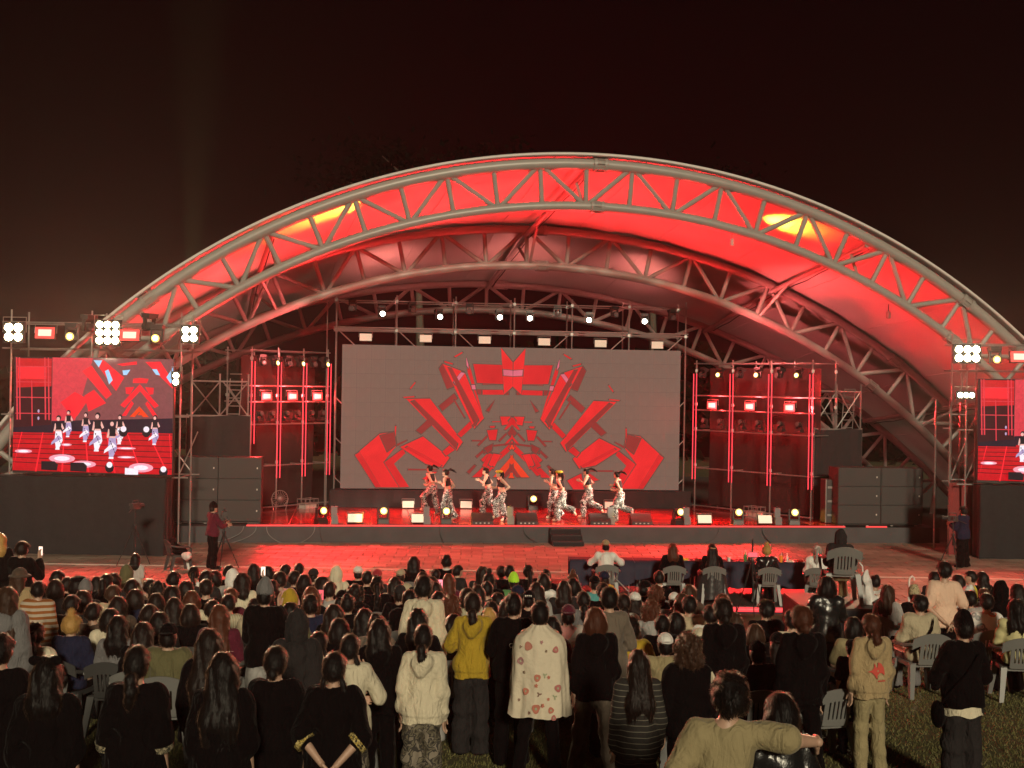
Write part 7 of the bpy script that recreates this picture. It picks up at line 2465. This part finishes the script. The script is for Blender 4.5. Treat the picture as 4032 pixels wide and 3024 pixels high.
def add_extra(r, spec, pk, lod, top_o):
    """the things that set single people apart"""
    P = getpose(pk)
    hd, nk = P['hd'], P['nk']
    if spec == 'whitecollar':
        m = MB().tube([(.062 * math.cos(a), .005 + .062 * math.sin(a) + nk[1], nk[2] + .018) for a in np.linspace(0, 2 * PI, 20)], .017, 6)
        stud(r, 'collar', m, cloth('white'))
    if spec in ('camocuff', 'goldcuff'):
        mt = cmat('gold_black_cuff_print', None, blotch([(.01, .01, .01), (.55, .40, .10), (.02, .02, .02), (.60, .48, .2)], 46)) if spec == 'goldcuff' else cmat('pale_camouflage_cuff', None, blotch([(.02, .02, .02), (.28, .24, .16), (.04, .04, .03), (.35, .3, .2)], 34))
        for i in (0, 1):
            e, w = P['el'][i], P['wr'][i]
            d = (w - e) / np.linalg.norm(w - e)
            c = e + d * .03
            stud(r, 'cuff', MB().tube([tuple(c), tuple(c + d * .045)], [.092, .088], 16), mt)
    if spec == 'pinktee':
        me = top_o.data
        y = surf_back(me, .03, nk[2] - .22) - .006
        m = MB()
        m.add([(.03 + .035 * math.cos(a), y, nk[2] - .22 + .022 * math.sin(a * 1)) for a in np.linspace(0, 5.6, 10)], [tuple(range(10))])
        stud(r, 'printed_emblem', m, mat('dark_print', (.06, .05, .05), .9))
    if spec == 'backtext':
        back_text(r, top_o.data, 'Can', -.05, 1.20, .062, mat('white_print', (.75, .74, .7), .8))
    if spec == 'sidestripe':
        me = top_o.data
        pts = []
        for i in range(10):
            t = i / 9
            sh, el = P['sh'][1], P['el'][1]
            p = sh + (el - sh) * t * 1.0
            pts.append((p[0] + .058 + .012 * math.sin(t * 3), p[1] - .045, p[2] + .03 * (1 - t)))
        m = MB().tube(pts, [.012, .024, .03, .032, .032, .03, .03, .028, .026, .02], 6)
        stud(r, 'sleeve_stripe', m, cloth('cream'))
    if spec == 'redprint':
        me = top_o.data
        def pr(pts, col, nm):
            m = MB()
            q = [(x, surf_back(me, x, z) - .009, z) for x, z in pts]
            m.add(q, [tuple(range(len(q)))])
            stud(r, nm, m, col)
        inkr = mat('red_print', (.50, .07, .05), .9)
        inkt = mat('tan_print', (.40, .31, .18), .9)
        cz = 1.12
        # winged star shape over a pale round, with a line of small print below
        star = [(-.02, cz + .10), (.0, cz + .055), (.018, cz + .045), (.035, cz + .10), (.075, cz + .085), (.105, cz + .045), (.115, cz + .0), (.11, cz - .035), (.075, cz - .01), (.045, cz - .01), (.02, cz - .03), (.008, cz - .075), (-.02, cz - .03), (-.055, cz - .005), (-.10, cz), (-.05, cz + .018), (-.025, cz + .045)]
        pr(star, inkr, 'printed_emblem')
        pr([(.062 + .045 * math.cos(a), cz - .075 + .04 * math.sin(a)) for a in np.linspace(0, PI, 12)], inkt, 'printed_emblem')
        for k in range(8):
            pr([(.02 + .0125 * k, cz - .098), (.03 + .0125 * k, cz - .098), (.03 + .0125 * k, cz - .084 + .003 * (k % 3)), (.02 + .0125 * k, cz - .086)], inkr, 'printed_letter')
    if spec == 'bowlong':
        m = MB()
        for s in (-1, 1):
            m.ell((s * .075 + hd[0], hd[1] - .06, hd[2] + .11), (.052, .022, .034), 8)
        m.ell((hd[0], hd[1] - .06, hd[2] + .11), (.022, .024, .022), 6)
        stud(r, 'hair_bow', m, cloth('black'))
    if spec == 'bowbun':
        m = MB()
        m.tube([(hd[0] + .09 * math.cos(a), hd[1] - .01 , hd[2] + .02 + .10 * math.sin(a)) for a in np.linspace(.15, PI - .15, 14)], .016, 6)
        m.ell((hd[0] + .06, hd[1] - .03, hd[2] + .115), (.045, .02, .022), 6).ell((hd[0] - .02, hd[1] - .03, hd[2] + .13), (.045, .02, .022), 6)
        stud(r, 'hair_band', m, cloth('white'))
    if spec == 'lettercap':
        m = MB()
        for k in range(4):
            m.box((hd[0] - .04 + .026 * k, hd[1] - .118 + .004 * abs(k - 1.5), hd[2] + .065), (.017, .006, .022), rot=(.2, 0, .1 * (k - 1.5)))
        stud(r, 'lettering', m, cloth('white'))
    if spec == 'strap':
        pts = [(.13, -.085, nk[2] - .02), (.08, -.145, nk[2] - .12), (-.02, -.165, nk[2] - .25), (-.12, -.15, nk[2] - .36), (-.19, -.07, nk[2] - .43)]
        m = MB()
        m.grid([[(x, y - .03, z + .02) for x, y, z in pts], [(x + .012, y - .03, z - .03) for x, y, z in pts]])
        stud(r, 'shoulder_strap', m, cloth('black'))
    if spec == 'garland':
        m = MB()
        rr = random.Random(3)
        for k in range(26):
            a = 2 * PI * k / 26
            m.ell((.14 * math.cos(a), -.03 + .13 * math.sin(a), nk[2] + .01 + rr.uniform(-.04, .05)), (.038, .038, .034), 5, mi=k % 2)
        link('flower_garland', m.mesh('flower_garland', [mat('yellow_petals', (.75, .52, .06), .8), mat('orange_petals', (.72, .28, .05), .8)], True), r)
    if spec == 'whitehem':
        z = P['pel'][2] - .16
        m = MB()
        ring = lambda zz, g: [((.215 + g) * math.cos(a), (.165 + g) * math.sin(a), zz + .012 * math.sin(a * 5)) for a in np.linspace(0, 2 * PI, 40)]
        m.grid([ring(z + .10, -.02), ring(z, .0)])
        stud(r, 'shirt_hem', m, cloth('cream'))
        b = MB().ell((-.245, .06, z - .02), (.06, .11, .13), 8).tube([(-.25, .0, z + .08), (-.20, -.10, z + .22), (-.05, -.16, z + .40), (.10, -.14, z + .58)], .012, 6)
        stud(r, 'hip_bag', b, cloth('black'))

def make_person(tok, loc, rz, lod, label, face=False):
    pk, top, legs, hair, wear, sc_ = tok
    extra = []
    spec = None
    if top == '@blanket': t = None; extra.append('blanket')
    elif top == '@redprint': t = ('hoodie', 'tan'); extra.append('redprint')
    else:
        k, c = top.split(':')
        if c.startswith('@'):
            nm = c[1:]
            if nm in PAT: t = (k, PAT[nm]())
            else: t = (k, 'black')
            if nm in ('whitecollar', 'pinktee', 'camocuff', 'goldcuff', 'backtext', 'sidestripe'): extra.append(nm)
        else: t = (k, c)
    lk, lc = legs.split(':')
    l = (lk, resolve(lc))
    w = None
    if hair.startswith('@'):
        extra.append(hair[1:])
        h = ('long', 'black') if hair == '@bowlong' else ('bun', 'black')
    else: h = None if hair == '-' else tuple(hair.split(':'))
    if wear == '@lettercap': w = ('cap_back', 'black'); extra.append('lettercap')
    elif wear != '-':
        a, b = wear.split(':')
        w = (a, resolve(b))
    r = person(loc, rz, pk, t, l, h, None, 'black', float(sc_), lod, face)
    hd = getpose(pk)['hd']
    if w:
        ppart(HN[w[0]], m_wear(w[0], lod), r, cloth(w[1]) if isinstance(w[1], str) else w[1], hd)
    if 'strap on a chair' in label: extra.append('strap')
    if 'garland' in label: extra.append('garland')
    if 'white shirt hem' in label: extra.append('whitehem')
    top_o = next((c for c in r.children if c.name.split('.')[0] in ('hoodie', 'jacket', 'shirt', 'sweater', 'coat', 'puffer_jacket')), None)
    if 'blanket' in extra:
        bm = blanket_mesh()
        bo = link('blanket', bm, r)
        blanket_prints(r, bm)
    for e in extra:
        if e != 'blanket': add_extra(r, e, pk, lod, top_o)
    r['label'] = label
    return r

def solve_D(px, py, h, lo=8., hi=28.2):
    best = None
    off = (px - 2016) * RHO
    D = lo
    while D < hi:
        y = 1512 + off + (HCAM - gz(D) - h) * FPX / D
        e = abs(y - py)
        if best is None or e < best[0]: best = (e, D)
        D += .05
    return best[1]
HT = lambda pk, s, w: ((1.27 if pk.startswith('sit') else 1.70) + (.03 if w != '-' else 0)) * s
items = []
for line in CROWD.strip().splitlines():
    a, lb = line.split('|')
    t = a.split()
    px, py = float(t[0]), float(t[1])
    pk, top, legs, hair, wear, s = t[2:8]
    D = solve_D(px, py, HT(pk, float(s), wear))
    items.append(dict(px=px, D=D, D0=D, tok=(pk, top, legs, hair, wear, s), label=lb.strip(), fix=False))
for line in NEAR.strip().splitlines():
    a, lb = line.split('|')
    t = a.split()
    D = solve_D(float(t[0]), float(t[1]), HT(t[3], float(t[7 + 1]) if len(t) > 8 else 1, t[7]))
    D = D * .5 + float(t[2]) * .5
    items.append(dict(px=float(t[0]), D=D, D0=D, tok=tuple(t[3:9]), label=lb.strip(), fix=True))
wx = lambda it: (it['px'] - 2016) / FPX * it['D']
# keep neighbours from sitting in each other: slide them a little nearer or farther
for _ in range(140):
    for i, a in enumerate(items):
        for b in items[i + 1:]:
            dx = (wx(a) - wx(b)) / .50
            if abs(dx) >= 1: continue
            need = .80 * math.sqrt(1 - dx * dx)
            dd = b['D'] - a['D']
            if abs(dd) < need:
                sg = 1 if (dd > 0 or (dd == 0 and a['px'] < b['px'])) else -1
                mv = (need - abs(dd)) * .5 + .004
                wa, wb = (.15 if a['fix'] else 1), (.15 if b['fix'] else 1)
                a['D'] -= sg * mv * 2 * wa / (wa + wb) * .6
                b['D'] += sg * mv * 2 * wb / (wa + wb) * .6
    for a in items:
        a['D'] += (a['D0'] - a['D']) * .03
        a['D'] = min(a['D'], 28.2)
        x = wx(a)
        if jl - .3 < x < jr + .2 and a['D'] > 26.3: a['D'] = 26.3
        if rl - .35 < x < rr_ + .3 and RD - .45 < a['D'] < RD + 1.9:      # not inside the riser
            a['D'] = RD + 1.95 if a['D'] > RD + .8 else RD - .5
PEOPLE = {}
pr_ = random.Random(8)
for it in items:
    D, x = it['D'], wx(it)
    pk = it['tok'][0]
    lod = 0 if D < 14.5 else (1 if D < 20 else 2)
    rz = math.atan2(-x, D + 14) * .6 + pr_.uniform(-.22, .22)
    tgt = Vector((-1.0, 44)) - Vector((x, D))
    rz = -math.atan2(tgt.x, tgt.y) * .28 + (pr_.uniform(-.22, .22) + (pr_.choice((-.7, .6, .9)) if pr_.random() < .12 and D > 17.5 and abs(x) < 6 else 0) if not it['fix'] else pr_.uniform(-.09, .09))
    if 'turned to the left' in it['label']: rz = 1.3
    z = gz(D)
    p = make_person(it['tok'], (x, D, z), rz, lod, it['label'], face='turned' in it['label'])
    PEOPLE[it['label']] = p
    if pk.startswith('sit'):
        lb = it['label'].replace('seated ', '')
        s = float(it['tok'][5])
        col = 'grey' if D > 17 or pr_.random() < .6 else 'dark'
        if 'white cap on a slatted' in lb: col = 'dark'
        w = ('plastic chair under the ' + lb).split()[:16]
        chair((x, D, z), rz, ' '.join(w), col, D < 19.5 or 'on a' in lb, s)

# phones held up in the crowd
for key, face_ in (('standing man in black holding up a phone, far left', PH_W), ('seated long auburn hair holding a pink phone screen', PH_R), ('seated long hair filming between the front chairs', PH_P), ('woman in black leather jacket filming before the riser', PH_P), ('seated person raising a phone at the right edge', PH_P), ('low standing long-haired child filming, right of the cream woman', PH_W)):
    p = PEOPLE[key]
    pk = next(it['tok'][0] for it in items if it['label'] == key)
    w = getpose(pk)['wr'][1]
    R = Matrix.Rotation(p.rotation_euler.z, 3, 'Z')
    q = Vector(p.location) + R @ (Vector((w[0] - .01, w[1] + .035, w[2] + .12)) * p.scale.z)
    phone(q, p.rotation_euler.z, face_, 'lit phone held up by the ' + ' '.join(key.replace('seated ', '').split()[:9]), False)

# ------------------------------------------------------------------ the jury
JY = 27.75
def jury(px, pk, top, legs, hair, wear, s, lb, chair_lb, ry=0.0, y=JY):
    x = (px - 2016) / FPX * y
    r = make_person((pk, top, legs, hair, wear, str(s)), (x, y, ZJ), ry, 1, lb)
    if chair_lb: chair((x, y - .02, ZJ), ry, chair_lb, 'grey', True, 1.0, 'chairs of the jury')
    return r
jury(2398, 'sit_lean', 'sweater:white', 'straight:white', 'under_cap:black', 'cap_back:tan', 1.04, 'jury man in white sweater and tan cap leaning on the table', 'grey chair of the jury man in white, leftmost at the tables')
jury(2660, 'sit', 'sweater:black', 'wide:black', 'long:auburn', '-', 1.0, 'jury woman in black with long auburn hair', 'grey chair of the auburn-haired jury woman')
j3 = jury(2815, 'sit', 'tee:black', 'wide:black', 'xlong:black', 'cap_back:tan', 1.0, 'jury woman with black hair under a gold cap, padded jacket round her', 'grey chair under the padded jacket of the gold-capped jury woman')
# her padded jacket hung round the waist and over the chair
m = MB()
R_ = []
for j in range(14):
    s = j / 13
    z = .70 - .60 * s
    R_.append([((.30 + .10 * s + .014 * abs(math.sin(s * 15))) * math.cos(a), -.02 + (.30 + .05 * s + .014 * abs(math.sin(s * 15)) + .02 * math.sin(a * 6)) * math.sin(a), z + .02 * math.sin(a * 3)) for a in np.linspace(PI * .95, PI * 2.05, 34)])
m.grid(R_)
stud(j3, 'padded_jacket', m, mat('black_quilted_nylon', (.035, .034, .036), .4, noise=.3, nscale=12, bump=.6, bscale=18))
jury(3030, 'sit', 'jacket:leather', 'wide:black', 'topknot:blonde', '-', 1.0, 'jury member in glossy black jacket with blonde updo', 'grey chair of the blonde jury member')
jury(3228, 'sit', 'bigtee:white', 'cargo:@dancecamo', 'pony:grey', 'cap:white', 1.0, 'jury member in white cap and white tee with printed trousers', 'grey chair of the white-capped jury member', -.25)
# big grey chair and its sitter on the riser
xx = (3322 - 2016) / FPX * 20.95
make_person(('sit', 'coat:charcoal', 'straight:tan', '-', 'hood:charcoal', '.92'), (xx, 21.0, ZR), -.08, 1, 'person in a dark hooded coat on the big chair of the riser')
chair((xx, 20.96, ZR), -.08, 'large grey slatted chair standing on the black riser', 'grey', True, 1.13, None)
# white plastic bag on its armrest
bx = Vector((xx + .35, 20.75, ZR + .005))
bg = thing('plastic_bag', 'white plastic bag and cloth hanging beside the big chair on the riser', 'bag', bx)
fb = F().cone((0, 0, .52), (.0, 0, .40), .03, .075, .05).cone((0, 0, .40), (.03, 0, .22), .08, .085, .06).cone((.03, 0, .22), (.07, -.02, .04), .085, .125, .06)
lo, hi = fb.bounds(.05)
link('sack', npmesh('sack', [surface(lambda X: np.maximum(fb.ev(X) + wob(X * V3(1, 1, .3), 77, .034, 26), -X[:, 2]), lo, hi, .012)], [mat('white_thin_plastic', (.66, .64, .62), .4, noise=.1, bump=.5, bscale=20)]), bg)
MB().tube([(-.04, 0, .52), (-.05, 0, .62), (-.10, 0, .68)], .012, 6).local('handle', cloth('white'), bg)
# curved white handle fan and dark bag on the riser edge
p = at(3580, 2300, 20.9)
fnp = thing('handheld_fan', 'white curved handheld stand at the right end of the riser', 'fan', (p.x, 20.9, ZR))
MB().tube([(0, 0, 0), (0, 0, .38), (.01, 0, .42), (.05, 0, .45), (.08, 0, .42), (.08, 0, .38)], .016, 8).local('stem', cloth('white'), fnp, True)
MB().lathe([(.06, 0), (.055, .02), (.02, .03)], (0, 0, 0), 10).local('base', cloth('black'), fnp)
p = at(3475, 2388, 20.6)
hb = thing('handbag', 'small black handbag lying on the riser right of the white bag', 'bag', (p.x, 20.6, ZR))
MB().ell((0, 0, .05), (.17, .09, .055), 8).local('pouch', cloth('leather'), hb, True)
MB().tube([(-.12, 0, .08), (-.05, -.02, .13), (.06, -.02, .13), (.12, 0, .08)], .009, 5).local('handle', cloth('black'), hb)

# loose chairs
def lone_chair(px, D, rz, label, col='dark'):
    x = (px - 2016) / FPX * D
    return chair((x, D, gz(D)), rz, label, col, True, 1.0, None)
lone_chair(3260, 13.4, .25, 'dark plastic chair behind the large woman in black', 'grey')
lone_chair(2915, 11.6, -.15, 'empty grey slatted chair behind the embracing couple', 'grey')
lone_chair(2700, 12.6, .1, 'dark slatted chair left of the wavy brown hair', 'dark')
# chair with clothes in front of the left wing
p = atz(705, 2250, 0)
chair((p.x, p.y, 0), -1.0, 'brown-lit plastic chair heaped with clothes by the left operator', 'dark', True, 1.0, None)
jk = thing('heaped_clothes', 'dark jacket and white cloth lying over the chair at the left', 'clothes', (p.x, p.y, .45), -1.0)
fb2 = F().ell((0, -.18, .3), (.24, .08, .12), .05).ell((0, .02, .06), (.2, .2, .07), .05).cone((-.1, -.1, .2), (.1, .1, .08), .09, .07, .06)
lo, hi = fb2.bounds(.05)
link('jacket', npmesh('jacket', [surface(lambda X: fb2.ev(X) + wob(X, 12, .016, 26), lo, hi, .02)], [cloth('black')]), jk)
fb3 = F().ell((.28, .10, -.02), (.24, .11, .10), .05).cone((.05, .2, .0), (-.02, .26, -.40), .06, .05, .06)
lo, hi = fb3.bounds(.05)
link('white_cloth', npmesh('white_cloth', [surface(lambda X: fb3.ev(X) + wob(X, 13, .016, 26), lo, hi, .02)], [cloth('white')]), jk)

# ------------------------------------------------------------------ camera operators
p = atz(835, 2243, 0)
make_person(('operate', 'jacket:maroon', 'straight:black', 'under_cap:black', 'beanie:black', '1.0'), (p.x, p.y, .02), -.9, 1, 'camera operator standing beside a tripod in front of the left speakers')
p = atz(3790, 2238, 0)
make_person(('operate', 'sweater:navy', 'wide:black', 'messy:black', '-', '1.0'), (p.x, p.y, .02), .55, 1, 'camera operator in navy standing by the right screen base')

# ------------------------------------------------------------------ dancers
DC = [(1700, 2010, 3.1, 'run_b', .9, 'highpony', 'dark', None), (1762, 2038, 1.3, 'run_c', 1.1, 'highpony', 'dark', None), (1922, 2025, 2.2, 'run_d', 1.3, 'short', 'dark', None), (1975, 2045, 1.0, 'run_b', 1.9, 'pony', 'black', 'beret'), (2180, 2028, 2.1, 'run_c', 1.1, 'pony', 'dark', None), (2212, 2046, .95, 'run_a', 1.0, 'pony', 'dark', 'beret'), (2318, 2025, 2.2, 'run_d', 1.2, 'highpony', 'dark', None), (2440, 2052, .8, 'run_a', .95, 'highpony', 'dark', None)]
DL = ['dancer farthest left and farther back, in printed trousers', 'second dancer from the left, ponytail swinging, turned to the left', 'third dancer from the left, bare arm forward', 'dancer with a yellow headscarf left of the stage middle', 'dancer half hidden behind the one with the yellow ribbon', 'dancer with a yellow ribbon in her hair, right of the middle', 'second dancer from the right, arms folded forward', 'dancer farthest right kicking one leg back']
for i, (px, py, b, pk, yaw, h, hc, w) in enumerate(DC):
    a, z = atv(px, py, b)
    sp = np.minimum(getpose(pk)['to'][0][2] - .035, getpose(pk)['to'][1][2] - .035)
    r = make_person((pk, 'crop:charcoal', 'cargo:@dancecamo', h + ':' + hc, (w + ':yellow') if w else '-', '.96'), S(a, b, ZF + .022 - min(0, sp)), PHI + yaw, 1, DL[i], True)
    for c in r.children:
        if c.name.startswith('shoes'):
            c.material_slots[0].link = 'OBJECT'
            c.material_slots[0].material = cloth('cream')
    r['group'] = 'dancers on the stage'

# ------------------------------------------------------------------ the embracing couple nearest the camera
D = 7.3
x = (2878 - 2016) / FPX * D
hug = make_person(('hug', 'tee:khaki', 'straight:charcoal', 'messy:black', '-', '1.06'), (x, D, gz(D) + .02), -.12, 0, 'man in a khaki tee with one arm around the woman beside him')
x2 = (3098 - 2016) / FPX * (D + .2)
make_person(('stand', 'jacket:leather', 'straight:black', 'bob:black', '-', '.98'), (x2, D + .2, gz(D)), .08, 0, 'woman in black leather jacket held by the man in khaki')
# cable on the grass at the right
q = at(3880, 2985, 12.6)
cb = MB().tube([(q.x - .25, 12.3, gz(12.3) + .05), (q.x, 12.35, gz(12.35) + .06), (q.x + .4, 12.2, gz(12.2) + .05), (q.x + 1.5, 12.6, gz(12.6) + .04)], .012, 6)
tag(cb.build('cable', mat('orange_cable', (.5, .18, .05), .5), None, True), 'thin orange cable lying on the lawn at the lower right', 'cable')
